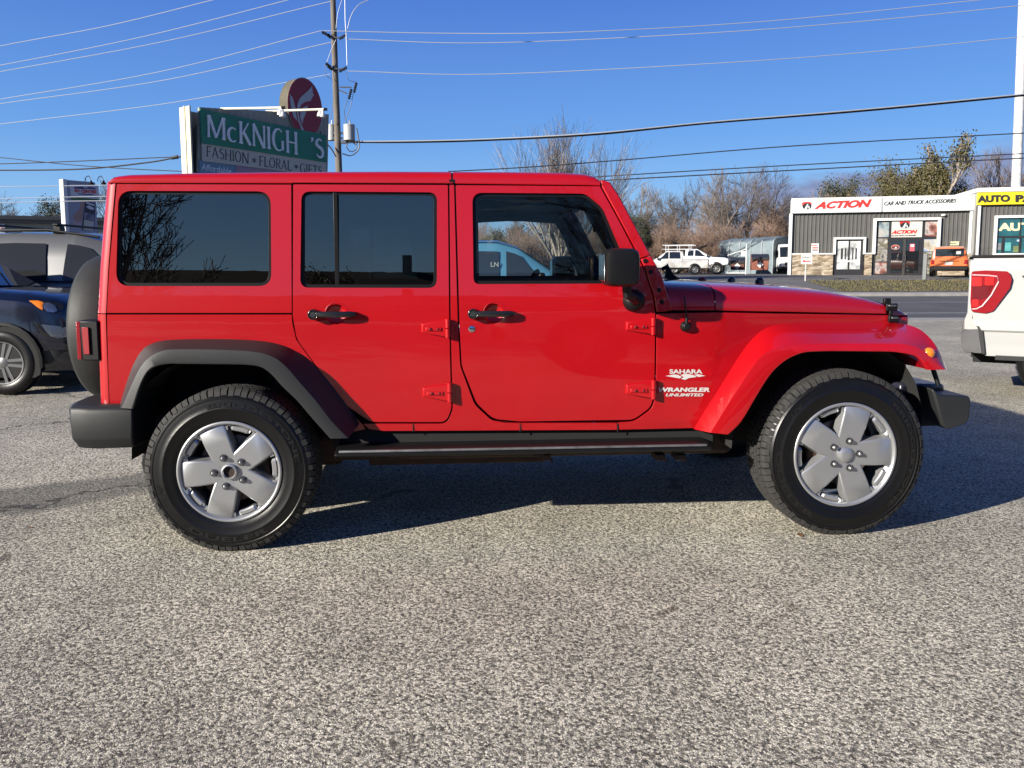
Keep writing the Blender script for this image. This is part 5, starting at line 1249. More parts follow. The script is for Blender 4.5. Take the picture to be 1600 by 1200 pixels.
# rear end: white corner, chrome bumper
P = [T_(x, y, YT+.02) for x, y in fil([(1519, 487), (1512, 488, 4), (1507, 500), (1507, 514), (1530, 516), (1524, 505), (1519, 497)])]
mb = MB(); mb.prism([Vector((p.x, YT+.02, p.z)) for p in P], (0, .10, 0)); mb.build('bumper_corner', m_white, tk, bevel=.01)
P = [T_(x, y, YT-.0) for x, y in fil([(1502, 515, 4), (1533, 514, 3), (1536, 552, 4), (1506, 550, 5), (1501, 540)])]
mb = MB(); mb.prism([Vector((p.x, YT-.01, p.z)) for p in P], (0, 2.02, 0)); mb.build('rear_bumper', m_chrome, tk, bevel=.025, seg=4)
q0, q1 = T_(1531, 512, YT-.02), T_(1540, 554, YT-.02)
mb = MB(); mb.hexa([(q0.x+.03, YT-.02, q1.z), (q1.x, YT-.02, q1.z), (q1.x, YT+.06, q1.z), (q0.x+.03, YT+.06, q1.z), (q0.x-.02, YT-.02, q0.z), (q0.x+.03, YT-.02, q0.z), (q0.x+.03, YT+.06, q0.z), (q0.x-.02, YT+.06, q0.z)]); mb.box((xr+1.2, YT+.03, zlow-.035), (1.9, .06, .05)); mb.build('bumper_trim', m_plast, tk, bevel=.006)
mb = MB(); q = T_(1522, 555, YT+.4); mb.box((q.x+.12, YT+.5, q.z), (.3, .12, .05)); q = T_(1585, 562, YT+.5); mb.box((q.x, YT+.75, q.z+.02), (.75, .8, .10)); mb.build('tow_hitch', m_deep, tk, bevel=.01)
# spare tyre slung under the bed, exhaust tip, rear wheel
q = T_(1590, 580, YT+.9); mb = MB(); mb.tube([(q.x-.15, YT+.55, .42), (q.x+.6, YT+.55, .44)], .045, 14); mb.lathe([(.045, 0), (.03, 0), (.03, .08)], (q.x-.15, YT+.55, .42), 'x', 14); mb.build('exhaust_pipe', m_steel, tk)
mb = MB(); c = Vector((q.x+.30, YT+1.0, .52)); mb.lathe([(.15, -.11), (.34, -.12), (.39, -.05), (.39, .05), (.34, .12), (.15, .11)], c, 'z', 32); mb.build('spare_tyre', m_tyre, tk)
for sy, yy in ((1, YT+.03), (-1, YT+1.97)):
    for xw in (T_(1665, 600, YT).x, T_(1665, 600, YT).x+3.68):
        mb = MB(); mb.lathe([(.25, 0), (.26, -.01), (.36, -.01), (.40, .03), (.405, .06), (.405, .22), (.38, .26), (.25, .26), (.25, 0)], (xw, yy, .40), 'y', 48, flip=sy); w_ = mb.build('wheel', m_tyre, tk)
        rm = rimmesh(6, .25); rm.v = [Vector((xw+v.x, yy+v.y*sy, .40+v.z)) for v in rm.v]; rm.build('rim', m_alloy, w_)
# cab ahead of the bed
st = [(0, .99, .55, ztop, 1.93, .78), (.2, 1.0, .5, ztop, 1.96, .79), (1.5, 1.0, .5, ztop, 1.96, .78), (2.3, .99, .5, ztop-.04, ztop+.04, .8), (2.6, .99, .5, ztop-.1, ztop, .8), (3.5, .97, .55, ztop-.16, ztop-.08, .8), (3.75, .9, .6, ztop-.3, ztop-.2, .6)]
mb = MB(); mb.loft([[(p[0]+xr+2.04, YT+1.0+p[1], p[2]) for p in ring_of(lerp_st(st, x))] for x in (0, .2, .8, 1.5, 1.9, 2.3, 2.6, 3.0, 3.5, 3.75)], closed=True, cap=True); cb = mb.build('cab', m_white, tk, angle=35)
for (a_, b_, c_, d_) in ((.25, 1.0, 1.0, .3), (1.1, 2.15, 1.6, 1.1)):
    for sy in (-1, 1):
        mb = MB(); mb.add([(xr+2.04+x, YT+1.0+sy*(sidept(st, x, f)[1]+.008), sidept(st, x, f)[2]) for x, f in ((a_, .1), (b_, .1), (c_, .9), (d_, .9))], [(0, 1, 2, 3)]); mb.build('side_window', g_car, cb)
mb = MB(); p = T_(1599, 432, YT-.005); mb.box((p.x+.08, YT-.022, p.z), (.18, .008, .018)); mb.build('side_badge', m_black2, tk)

tk.location = TO; tk.rotation_euler.z = math.atan2(TX.y, TX.x)
# ================================================================== SHOP BUILDINGS
FP = Plane(1233, 54.0, 1519, 51.6)
def rib_mat(name, c):
    m = M(name, c, rough=.5, bump=.0, var=.10, vs=1.5); t = m.node_tree; n = t.nodes; l = t.links
    return m
m_rib = rib_mat('ribbed_steel_cladding', (.098, .096, .088))
m_trimw = M('white_trim', (.72, .72, .70), rough=.5)
m_signw = M('white_sign_face', (.72, .75, .73), rough=.5, var=.04, vs=.8)
m_stone = bpy.data.materials.new('ledge_stone'); m_stone.use_nodes = True
def _stone():
    t = m_stone.node_tree; n = t.nodes; l = t.links; b = n['Principled BSDF']; b.inputs['Roughness'].default_value = .9
    tcn = n.new('ShaderNodeTexCoord'); mp_ = n.new('ShaderNodeMapping'); mp_.inputs['Rotation'].default_value = (R_(90), 0, 0); mp_.inputs['Scale'].default_value = (1, 1, 1)
    l.new(tcn.outputs['Object'], mp_.inputs[0]); v = n.new('ShaderNodeTexVoronoi'); v.inputs['Scale'].default_value = 1.0; v.distance = 'CHEBYCHEV'
    m2 = n.new('ShaderNodeMapping'); m2.inputs['Scale'].default_value = (2.6, 2.6, 9.5); l.new(tcn.outputs['Object'], m2.inputs[0]); l.new(m2.outputs[0], v.inputs[0])
    r = n.new('ShaderNodeValToRGB'); e = r.color_ramp.elements; e[0].color = (.14, .105, .07, 1); e[1].color = (.42, .36, .27, 1); e.new(.5).color = (.27, .21, .14, 1)
    s = n.new('ShaderNodeSeparateColor'); l.new(v.outputs['Color'], s.inputs[0]); l.new(s.outputs[0], r.inputs[0]); l.new(r.outputs[0], b.inputs['Base Color'])
    bp = n.new('ShaderNodeBump'); bp.inputs['Distance'].default_value = .04; l.new(v.outputs['Distance'], bp.inputs['Height']); bp.invert = True; l.new(bp.outputs[0], b.inputs['Normal'])
_stone()
m_darkglass = M('shop_glass', (.012, .014, .016), rough=.05, coat=1)
m_teal = M('teal_window', (.01, .06, .07), rough=.08, coat=1, dirt=(.02, .12, .13), vs=2)
def poster(name, cols, vs=3.5):
    if name in MC: return MC[name]
    m = bpy.data.materials.new(name); m.use_nodes = True; t = m.node_tree; n = t.nodes; l = t.links; b = n['Principled BSDF']; b.inputs['Roughness'].default_value = .4
    tcn = n.new('ShaderNodeTexCoord'); q = n.new('ShaderNodeTexNoise'); q.inputs['Scale'].default_value = vs; q.inputs['Detail'].default_value = 4; l.new(tcn.outputs['Object'], q.inputs[0])
    r = n.new('ShaderNodeValToRGB'); r.color_ramp.interpolation = 'LINEAR'; e = r.color_ramp.elements; e[0].position = .3; e[1].position = .7; e[0].color = (*cols[0], 1); e[1].color = (*cols[-1], 1)
    for k, c in enumerate(cols[1:-1]): e.new(.3+.4*(k+1)/(len(cols)-1)).color = (*c, 1)
    l.new(q.outputs['Fac'], r.inputs[0]); l.new(r.outputs[0], b.inputs['Base Color']); MC[name] = m; return m
shop = empty('accessory_shop', tuple(FP.uz(0, .9)), 'low grey ribbed-steel shop with stone base and white ACTION fascia across the road', 'building')
def fb(pl, u0, u1, z0, z1, o0, o1, mb=None):
    mb = mb or MB(); a = [pl.uz(u0, z0, o0), pl.uz(u1, z0, o0), pl.uz(u1, z0, o1), pl.uz(u0, z0, o1), pl.uz(u0, z1, o0), pl.uz(u1, z1, o0), pl.uz(u1, z1, o1), pl.uz(u0, z1, o1)]
    mb.hexa(a); return mb
def zf(px, py): return FP.at(px, py).z
U = lambda px: FP.u(px)
zR = zf(1233, 312); zFb = zf(1233, 334); zSt = zf(1233, 398); uE = U(1517); G = .86
# openings: small glazed door and the big entrance
ua, ub = U(1302.5), U(1348.5); zd = zf(1303, 372); uc, ud = U(1363), U(1463.5); ze = zf(1364, 343)
def rib_wall(mb, u0, u1, z0, z1, off=0.0):
    u = u0; p = .26
    rows = []
    pts = []
    while u < u1-1e-3:
        e = min(u+p, u1)
        pts += [(u, off), (min(u+.03, e), off+.045), (min(u+.075, e), off+.045), (min(u+.105, e), off)]
        u += p
    pts.append((u1, off))
    mb.loft([[FP.uz(a, z0, o) for a, o in pts], [FP.uz(a, z1, o) for a, o in pts]])
mb = MB()
for (a, b, c, d) in ((0, ua, zSt, zFb), (ua, ub, zd+.05, zFb), (ub, uc, zSt, zFb), (uc, ud, ze+.05, zFb), (ud, uE, zSt, zFb)): rib_wall(mb, a, b, c, d)
mb.build('ribbed_wall', m_rib, shop, smooth=False)
for a, b in ((-.05, ua-.08), (ub+.08, uc-.08), (ud+.08, uE)): fb(FP, a, b, G-.3, zSt, -.2, .12).build('stone_base', m_stone, shop)
def shedbox(u0, u1, z0, z1, o0, o1, name, mat, par):
    a = FP.uz(u0, 0, o0); b = FP.uz(u1, 0, o0); vd = Vector(((a-CAM).x, (a-CAM).y, 0)).normalized(); vd = (vd+FW*.0-(-RT*.04)).normalized()*(o0-o1); P = [a, b, b+vd, a+vd]; mb = MB(); mb.hexa([Vector((p.x, p.y, z0)) for p in P]+[Vector((p.x, p.y, z1)) for p in P]); return mb.build(name, mat, par)
shedbox(0, uE, G-.3, zR-.1, -.12, -14, 'wall', M('shop_side_wall', (.30, .30, .29), rough=.8), shop)
mb = MB(); 0 and mb.build('wall', M('shop_side_wall', (.30, .30, .29), rough=.8), shop)
shedbox(-.05, uE+.1, zR-.06, zR+.06, .34, -14.2, 'roof', m_trimw, shop)
mb = MB(); fb(FP, -.04, uE+.02, zFb, zR-.06, .0, .30, mb); fas = mb.build('fascia', m_signw, shop, bevel=.02)
mb = MB(); fb(FP, -.1, .09, G-.2, zFb, -.1, .2, mb); mb.build('corner_trim', m_trimw, shop)
mb = MB(); fb(FP, uE-.28, uE-.14, zSt, zFb, .05, .2, mb); mb.build('downpipe', m_trimw, shop)
for a, b in ((-.05, ua-.08), (ub+.08, uc-.08), (ud+.08, uE)): fb(FP, a, b, zSt, zSt+.09, .0, .17, MB()).build('stone_cap', m_trimw, shop)
uS = U(1371.5); fb(FP, uS-.05, uS+.05, zFb+.02, zR-.08, .30, .33).build('sign_divider', M('grey_joint', (.4, .42, .42)), fas)
def ftext(body, TL, TR, BR, BL, mat, off, par, name='lettering', shear=0, bold=0, depth=.03):
    return text(body, quad(FP, TL, TR, BR, BL, off), name, mat, par, depth=depth, offset=bold, shear=shear)
m_sred = M('sign_red', (.62, .035, .03), rough=.5); m_sblk = M('sign_black', (.02, .02, .022), rough=.5)
ftext('ACTION', (1275, 315.5), (1362, 311.2), (1360.5, 323.6), (1272, 326.8), m_sred, .30, fas, shear=.25, bold=.05)
ftext('CAR AND TRUCK ACCESSORIES', (1382, 315.0), (1494.5, 310.2), (1493.5, 316.3), (1381, 321.2), m_sblk, .30, fas, shear=.2, bold=.012)
def emblem(cx, cy, w, h, off, par):
    def P(x, y): return FP.at(cx+x*w, cy+y*h, off)
    mb = MB(); mb.prism([P(*q) for q in ((-.5, -.38), (-.25, -.5), (.25, -.5), (.5, -.4), (.47, .0), (-.47, .02))], FP.n*.02); mb.build('emblem_top', m_sred, par)
    mb = MB(); mb.prism([P(*q) for q in ((-.47, .0), (-.2, -.25), (.05, -.36), (.3, -.3), (.47, -.02), (.40, .34), (.18, .5), (-.18, .5), (-.40, .36))], FP.n*.03); mb.build('emblem_shield', m_sblk, par)
    mb = MB(); mb.prism([P(*q) for q in ((-.26, .48), (-.10, .12), (.06, -.22), (.16, -.24), (.10, .05), (.02, .48))], FP.n*.036); mb.prism([P(*q) for q in ((.14, .02), (.22, .02), (.34, .40), (.20, .44))], FP.n*.036); mb.build('emblem_road', m_signw, par)
emblem(1260.5, 321.2, 15, 11.5, .30, fas)
# small glazed door
def frame(u0, u1, z1, z0, w, o0, o1, mat, par, nm='door_frame'):
    mb = MB(); fb(FP, u0-w, u0, z0, z1+w, o0, o1, mb); fb(FP, u1, u1+w, z0, z1+w, o0, o1, mb); fb(FP, u0, u1, z1, z1+w, o0+.002, o1-.002, mb); return mb.build(nm, mat, par)
frame(ua+.06, ub-.06, zd-.1, zSt, .14, .0, .2, m_trimw, shop)
dr = fb(FP, ua+.04, ub-.04, G, zd-.08, -.1, .03).build('glazed_door', m_sblk, shop)
um = (ua+ub)/2
m_van_p = poster('white_interior_poster', [(.05, .05, .055), (.42, .43, .42), (.66, .67, .66)], 1.6)
for a, b in ((ua+.18, um-.06), (um+.06, ub-.22)): fb(FP, a, b, G+.42, zd-.22, .03, .05).build('pane', m_van_p, dr)
for a, b in ((ua+.42, ua+.55), (um-.28, um-.20), (um+.2, um+.28), (ub-.55, ub-.45)): fb(FP, a, b, G+1.1, zd-.7, .05, .06).build('shelf_picture', m_sblk, dr)
fb(FP, ua+.2, ub-.24, G+.92, G+1.02, .05, .062).build('bumper_picture', m_trimw, dr)
# notice boards on the wall
m_notice = poster('notice_print', [(.75, .70, .68), (.72, .62, .60), (.5, .1, .1)], 6)
fb(FP, U(1266), U(1278), zf(1266, 395.5), zf(1266, 380.5), .05, .08).build('notice_board', M('notice_white', (.7, .69, .67)), shop)
for k in range(4): ftext('RECEIVING', (1267.5, 382.5+k*3), (1276.5, 382.2+k*3), (1276.5, 384.2+k*3), (1267.5, 384.5+k*3), m_sred if k < 2 else m_sblk, .08, shop, name='notice_lettering', depth=.01) if k < 1 else fb(FP, U(1267.8), U(1276.3), zf(1266, 384.7+k*2.6), zf(1266, 383.4+k*2.6), .08, .09).build('notice_line', m_sred if k < 3 else m_steel, shop)
# entrance
frame(uc+.1, ud-.1, ze-.1, zSt, .17, .0, .22, m_trimw, shop, 'entrance_trim')
ent = fb(FP, uc+.05, ud-.05, G, ze-.08, -.1, .02).build('entrance', m_sblk, shop)
u1, u2, u3, u4 = U(1387), U(1390), U(1437.5), U(1441); zt_ = zf(1390, 371); zm = zf(1390, 375.5)
P1 = poster('outdoor_poster', [(.04, .07, .09), (.22, .27, .28), (.36, .34, .30), (.06, .16, .24)], 1.6)
P2 = poster('vehicle_poster', [(.03, .03, .03), (.28, .26, .24), (.10, .09, .05), (.40, .38, .36)], 2.6)
P3 = poster('red_brown_poster', [(.05, .035, .03), (.22, .08, .06), (.38, .34, .31), (.12, .11, .10)], 2.4)
P4 = poster('blue_sky_poster', [(.05, .14, .36), (.10, .25, .50), (.40, .36, .28), (.15, .13, .10)], 1.2)
for (a, b, z0, z1, pm_) in ((U(1370), U(1386), zf(1386, 370.5), ze-.2, P1), (u4+.05, U(1462), zf(1386, 370), ze-.2, P3), (U(1367), U(1385), zf(1386, 388.5), zf(1386, 372.5), P2), (U(1367), U(1385), zf(1386, 408.5), zf(1386, 389.5), P2), (U(1367), U(1385), G+.1, zf(1386, 410), P3), (u4+.03, U(1460.5), zf(1440, 393), zf(1440, 374), P4), (u4+.03, U(1460.5), G+.08, zf(1440, 394), P2)):
    fb(FP, a, b, z0, z1, .02, .045).build('window_poster', pm_, ent)
fb(FP, u2, u3, zt_, ze-.15, .02, .06).build('entrance_sign', M('sign_cream', (.62, .60, .53)), ent)
emblem(1413.5, 351, 16, 11, .06, ent)
ftext('ACTION', (1394, 359.8), (1433.5, 358.8), (1432.5, 364.6), (1392, 366), m_sred, .06, ent, shear=.25, bold=.05, depth=.02)
ftext('CAR AND TRUCK ACCESSORIES', (1391.5, 367.6), (1431, 366.8), (1431, 368.6), (1391.5, 369.4), m_sblk, .06, ent, bold=.01, depth=.02)
for a, b in ((U(1391), U(1408.5)), (U(1413.5), U(1433.5))): fb(FP, a, b, G+.18, zf(1400, 376.5), .02, .05).build('entrance_door', m_darkglass, ent)
fb(FP, U(1409), U(1413), G, zf(1400, 374), .03, .09).build('door_stile', M('dark_bronze', (.05, .048, .045), rough=.5), ent)
for uu in (U(1409.5), U(1412.8)): fb(FP, uu-.02, uu+.02, G+.95, G+1.35, .09, .16).build('pull_handle', m_steel, ent)
mb = MB(); c = FP.at(1399, 386.2, .055); ring = []
mb.v = []; mb.f = []; n = 28
vs = [c+FP.t*(.27*math.cos(2*math.pi*k/n))+Vector((0, 0, .17*math.sin(2*math.pi*k/n))) for k in range(n)]+[c+FP.t*(.22*math.cos(2*math.pi*k/n))+Vector((0, 0, .12*math.sin(2*math.pi*k/n))) for k in range(n)]
mb.add(vs, [(k, (k+1) % n, n+(k+1) % n, n+k) for k in range(n)]); mb.build('oval_sign', M('oval_rim', (.5, .25, .2)), ent)
emblem(1399, 386.2, 8, 4.6, .055, ent)
fb(FP, U(1419.5), U(1427), zf(1420, 392.5), zf(1420, 381), .05, .065).build('door_notice', M('notice_red', (.62, .12, .14)), ent); fb(FP, U(1420.5), U(1426), zf(1420, 385.5), zf(1420, 382), .065, .07).build('door_notice_top', m_trimw, ent)
mb = MB(); c = FP.at(1474, 336, .1); mb.box(c, (.18, .25, .14)); mb.build('wall_lamp', m_trimw, shop, bevel=.03)
yp = fb(FP, U(1482), U(1495.5), zf(1482, 383.5), zf(1482, 377.5), .08, .12).build('parking_sign', M('pale_yellow', (.72, .68, .42)), shop)
ftext('PARKING', (1484, 379.3), (1494, 379.0), (1494, 381.3), (1484, 381.6), m_sblk, .12, shop, name='parking_lettering', depth=.01)
# ---- auto parts store ----
AP = Plane(1519.5, 51.0, 1700, 49.4)
def apz(px, py): return AP.at(px, py).z
ap = empty('auto_parts_store', tuple(AP.uz(0, .9)), 'grey shop with a yellow AUTO PARTS sign, cut off by the right edge', 'building')
zr2 = apz(1521, 297.5); L2 = 26
mb = MB(); fb(AP, 0, L2, G-.3, zr2-.15, -14, -.1, mb); mb.build('wall', M('shop_side_wall', (.3, .3, .29)), ap)
fb(AP, -.05, L2, zr2-.15, zr2+.12, -14.2, .34).build('roof', m_trimw, ap)
m_yel = M('sign_yellow', (.80, .62, .02), rough=.45)
ysg = fb(AP, .0, L2, apz(1521, 321), zr2-.15, .0, .28).build('yellow_sign', m_yel, ap, bevel=.02)
for body, x0, x1 in (('AUTO', 1527, 1578), ('PARTS', 1586.5, 1655)):
    text(body, quad(AP, (x0, 305.6-(x0-1527)*.02), (x1, 304.0-(x1-1578)*.02), (x1, 315.4-(x1-1578)*.01), (x0, 316.6-(x0-1527)*.01), .28), 'lettering', m_sblk, ysg, depth=.03, offset=.055)
_FP = FP
FP = AP
ra, rb_ = AP.u(1553), AP.u(1760); zw0, zw1 = apz(1553, 396), apz(1553, 341)
mb = MB(); 
for (a, b, c, d) in ((.0, ra, G, apz(1521, 322)), (ra, rb_, zw1+.1, apz(1521, 322)), (ra, rb_, G, zw0)): rib_wall(mb, a, b, c, d)
mb.build('ribbed_wall', m_rib, ap, smooth=False)
frame(ra, rb_, zw1, zw0, .16, .0, .2, m_trimw, ap, 'window_trim')
fb(AP, ra-.16, rb_+.16, zw0-.14, zw0, .0, .2).build('window_sill', m_trimw, ap)
wnd = fb(AP, ra, rb_, zw0, zw1, -.2, .01).build('shop_window', m_teal, ap)
zmd = apz(1553, 369.5); fb(AP, ra, rb_, zmd-.09, zmd+.02, .01, .06).build('transom', m_sblk, wnd)
for px in (1564.5, 1591, 1625): fb(AP, AP.u(px)-.06, AP.u(px)+.06, zw0, zmd-.09, .01, .06).build('mullion', m_sblk, wnd)
fb(AP, AP.u(1590)-.03, AP.u(1590)+.03, zmd+.02, zw1, .01, .06).build('mullion', m_sblk, wnd)
text('AUTO', quad(AP, (1560, 348.5), (1632, 347.0), (1632, 360.3), (1559.5, 361), .012), 'window_lettering', M('cream_letters', (.75, .66, .42)), wnd, depth=.02, offset=.05)
for a, b, c, d, mt_ in ((1568, 1577, 379, 392, M('teal_card', (.12, .42, .40))), (1581, 1589, 384.5, 394, M('olive_box', (.16, .20, .08))), (1554, 1562, 380, 391, M('grey_card', (.18, .20, .20))), (1586, 1589.5, 374.5, 377.5, M('blue_card', (.5, .6, .8)))):
    fb(AP, AP.u(a), AP.u(b), apz(a, d), apz(a, c), .012, .05).build('display_item', mt_, wnd)
fb(AP, .1, .24, G, apz(1521, 322), .05, .2).build('downpipe', m_trimw, ap)
FP = _FP
# white sign mast behind the auto parts store
a = W(1587.5, 299, 66); b = W(1600, -30, 66); mb = MB(); mb.tube([Vector((a.x, a.y, .5)), a, b], [.37, .37, .34], 20)
mast = tag(mb.build('sign_mast', M('peeling_white_paint', (.74, .74, .72), rough=.6, dirt=(.45, .43, .40), vs=3)), 'thick white round mast rising behind the yellow AUTO PARTS sign', 'sign mast')
# entrance sign on a thin post
pe = LOC((1256-800)/1200*43.6, 43.6); es = empty('entrance_sign', (pe.x, pe.y, .6), 'small white sign with red arrow on a thin white post before the stone base', 'sign')
EP = Plane(1251, 43.6, 1268.5, 43.4)
mb = MB(); q = EP.at(1259, 411); mb.box((q.x, q.y, (q.z+.3)/2), (.05, .04, q.z-.3)); mb.build('post', m_trimw, es)
mb = MB(); fb(EP, EP.u(1251.2), EP.u(1268.2), EP.at(1251, 412.3).z, EP.at(1251, 398.5).z, .03, .06, mb); ef = mb.build('sign_face', M('notice_white', (.7, .69, .67)), es)
text('ENTRANCE', quad(EP, (1253, 400.6), (1267, 400.2), (1267, 404), (1253, 404.4), .06), 'lettering', m_sblk, ef, depth=.01)
mb = MB(); mb.prism([EP.at(x, y, .061) for x, y in ((1253, 408), (1257, 405.5), (1257, 407.2), (1266.5, 407), (1266.5, 409), (1257, 409.1), (1257, 410.6))], EP.n*.01); mb.build('arrow', m_sred, ef)
# grey post beside the wagon
q = GP(1445, 43.9); mb = MB(); zt_ = W(1445, 396.5, 43.9).z; mb.box((q.x, q.y, (q.z+zt_)/2), (.07, .22, zt_-q.z), Matrix.Rotation(.5, 3, 'Z')); tag(mb.build('signpost', M('galvanised', (.16, .17, .17), rough=.5, metal=.3), bevel=.015), 'grey sign post seen edge-on at the kerb beside the orange hatchback', 'sign post')

# ================================================================== STORAGE SHELTER, DUMPSTERS, FENCE
m_tarp = M('grey_tarpaulin', (.15, .19, .21), rough=.6, var=.2, vs=1.5, bump=.04, bs=2.2, spec=.2)
SP = Plane(1122, 70, 1208, 66)
sh = empty('tarp_shelter', tuple(SP.uz(0, .9)), 'grey-blue tarpaulin storage shelter with ribbed frame beside the dumpsters', 'shelter')
u0, u1 = 0, SP.u(1207); zt0 = SP.at(1122, 376).z; zt1 = SP.at(1205, 372).z
mb = MB(); rings = []
for i in range(31):
    u = u1*i/30; sag = -.07*math.sin(math.pi*((i % 6)/6)) ; zt_ = zt0+(zt1-zt0)*i/30+sag
    rings.append([SP.uz(u, .8, 0), SP.uz(u, 1.6, sag), SP.uz(u, zt_-.55, sag*.8), SP.uz(u, zt_-.2, -.12), SP.uz(u, zt_-.02, -.5), SP.uz(u, zt_+.3, -2.6), SP.uz(u, zt_-.02, -4.6), SP.uz(u, .8, -5.1)])
mb.loft(rings); k = len(mb.v); mb.f += [tuple(range(8)), tuple(range(k-8, k))]; mb.m += [0, 0]; mb.build('tarpaulin', m_tarp, sh, angle=30)
for i in range(6):
    u = u1*i/5; zt_ = zt0+(zt1-zt0)*i/5; mb = MB(); mb.tube([SP.uz(u, .8, .03), SP.uz(u, zt_-.55, .03), SP.uz(u, zt_-.18, -.10), SP.uz(u, zt_+.02, -.5)], .05, 6); mb.build('rib', M('pale_tape', (.26, .30, .32)), sh)
m_dump = M('brown_steel', (.19, .055, .035), rough=.6, var=.25, vs=1.2, dirt=(.26, .09, .055))
def dumpster(x0, x1, y0, y1, d, label, col, lid=True):
    D = Plane(x0, d, x1, d-.4); z1 = D.at(x0, y0).z; z0 = D.at(x0, y1).z; U_ = D.u(x1)
    r = empty('dumpster', tuple(D.uz(U_/2, z0)), label, 'dumpster', 'dumpsters by the shelter')
    mb = MB(); a = [D.uz(.12, z0, 0), D.uz(U_-.12, z0, 0), D.uz(U_, z0, -1.6), D.uz(0, z0, -1.6), D.uz(0, z1, .1), D.uz(U_, z1, .1), D.uz(U_, z1+.3, -1.6), D.uz(0, z1+.3, -1.6)]; mb.hexa(a); bd = mb.build('bin_body', col, r, bevel=.03)
    for s_ in (0, 1):
        mb = MB(); ua_ = .03+s_*U_/2; ub2 = U_/2-.03+s_*U_/2; a = [D.uz(ua_, z1-.03, .16), D.uz(ub2, z1-.03, .16), D.uz(ub2, z1+.27, -1.6), D.uz(ua_, z1+.27, -1.6)]; mb.hexa(a+[p+Vector((0, 0, .07)) for p in a])
        mb.v += [D.uz(ua_, z1-.18, .17), D.uz(ub2, z1-.18, .17), D.uz(ub2, z1+.04, .19), D.uz(ua_, z1+.04, .19)]; k = len(mb.v); mb.f.append((k-4, k-3, k-2, k-1)); mb.m.append(0); mb.build('lid', m_sblk, r)
    c = D.at((x0+x1)/2, (y0+y1)/2+1, .13); s_ = .26; mb = MB(); mb.prism([c+D.t*s_, c+Vector((0, 0, s_)), c-D.t*s_, c-Vector((0, 0, s_))], D.n*.02); mb.build('diamond_sign', m_trimw, bd)
    return r, D
dumpster(1173, 1202, 403, 422, 62, 'open-topped reddish brown dumpster with white diamond emblem, right of the white gate post', m_dump)
dumpster(1140, 1164, 408, 422, 64, 'darker brown dumpster with white diamond emblem, left of the white gate post', M('dark_brown_steel', (.11, .045, .035), rough=.7, var=.2, vs=1))
gt = empty('mesh_gate', tuple(GP(1165, 61)), 'white-framed wire gate with a small notice between the two dumpsters', 'gate')
GPl = Plane(1136, 61, 1166, 60.6); zg0, zg1 = .85, GPl.at(1165, 389).z
mb = MB(); uu = GPl.u(1165.5); mb.tube([GPl.uz(uu, zg0), GPl.uz(uu, zg1+.35)], .045, 8); mb.tube([GPl.uz(0, zg0+.15), GPl.uz(uu, zg0+.15)], .04, 6); mb.tube([GPl.uz(0, zg1-.5), GPl.uz(uu, zg1)], .03, 6); mb.build('gate_frame', m_trimw, gt)
fb(GPl, GPl.u(1157), GPl.u(1164), GPl.at(1157, 400).z, GPl.at(1157, 392.5).z, .02, .05).build('notice', M('pinkish_notice', (.72, .62, .60)), gt)
# distant pale fence rails
fe = Plane(1000, 78, 1240, 74); fn = empty('rail_fence', tuple(fe.uz(0, .9)), 'low pale rail fence running behind the white pickup trucks', 'fence')
for i in range(26):
    u = fe.u(1000)+i*.62*1.0; mb = MB(); mb.tube([fe.uz(u, .8), fe.uz(u, 2.6)], .03, 4); mb.build('post', m_trimw, fn)
mb = MB(); mb.tube([fe.uz(-2, 2.55), fe.uz(17, 2.55)], .03, 4); mb.tube([fe.uz(-2, 1.8), fe.uz(17, 1.8)], .02, 4); mb.build('rail', m_trimw, fn)

# ================================================================== FAR LEFT: BEIGE HALL, RV SIGN
m_beige = M('beige_siding', (.36, .34, .25), rough=.8, var=.06, vs=1)
HP = Plane(-160, 50, 230, 56); zh = HP.at(60, 338).z
hl_ = empty('beige_hall', tuple(HP.uz(5, .9)), 'long low beige building with a dark flat roof edge behind the grey wagon', 'building')
fb(HP, 0, HP.u(230), -.3, zh-.5, -12, 0).build('wall', m_beige, hl_); fb(HP, -.3, HP.u(232), zh-.5, zh-.25, -12.3, .2).build('soffit', M('brown_fascia', (.12, .10, .08)), hl_); fb(HP, -.3, HP.u(232), zh-.25, zh, -12.4, .35).build('roof', M('dark_flashing', (.05, .05, .05), rough=.4), hl_)
fb(HP, HP.u(0), HP.u(12.5), HP.at(5, 368).z, HP.at(5, 350).z, .05, .15).build('white_sign', m_trimw, hl_)
text('ET', quad(HP, (2, 356), (6, 356), (6, 362), (2, 362), .15), 'sign_lettering', m_sred, hl_, depth=.02)
RP = Plane(106, 38.5, 158, 39.8)
rv = empty('rv_sign', tuple(RP.uz(0, 0)), 'tall white-framed RV CENTRE billboard with a picture of a hand and phone', 'sign')
zt_ = RP.at(106, 281).z; ur = RP.u(156)
fb(RP, -.02, ur, .0, zt_, -.35, -.03).build('cabinet', M('sign_cabinet', (.62, .63, .64)), rv)
fb(RP, .0, .17, .0, zt_+.02, -.38, .03).build('left_frame', m_trimw, rv)
face = fb(RP, .17, ur, RP.at(110, 368).z, zt_-.05, -.02, .0).build('sign_face', M('sign_grey', (.33, .34, .42)), rv)
m_navyt = M('navy_letters', (.03, .04, .16)); m_cream = M('white_letters', (.66, .66, .70), rough=.5)
def rq(poly, mat, off=.004, nm='picture', th=.004):
    mb = MB(); mb.prism([RP.at(x, y, off) for x, y in poly], RP.n*th); return mb.build(nm, mat, face)
rq([(109, 287), (154, 290), (154.5, 312), (110.5, 307)], m_cream, .002, 'title_panel')
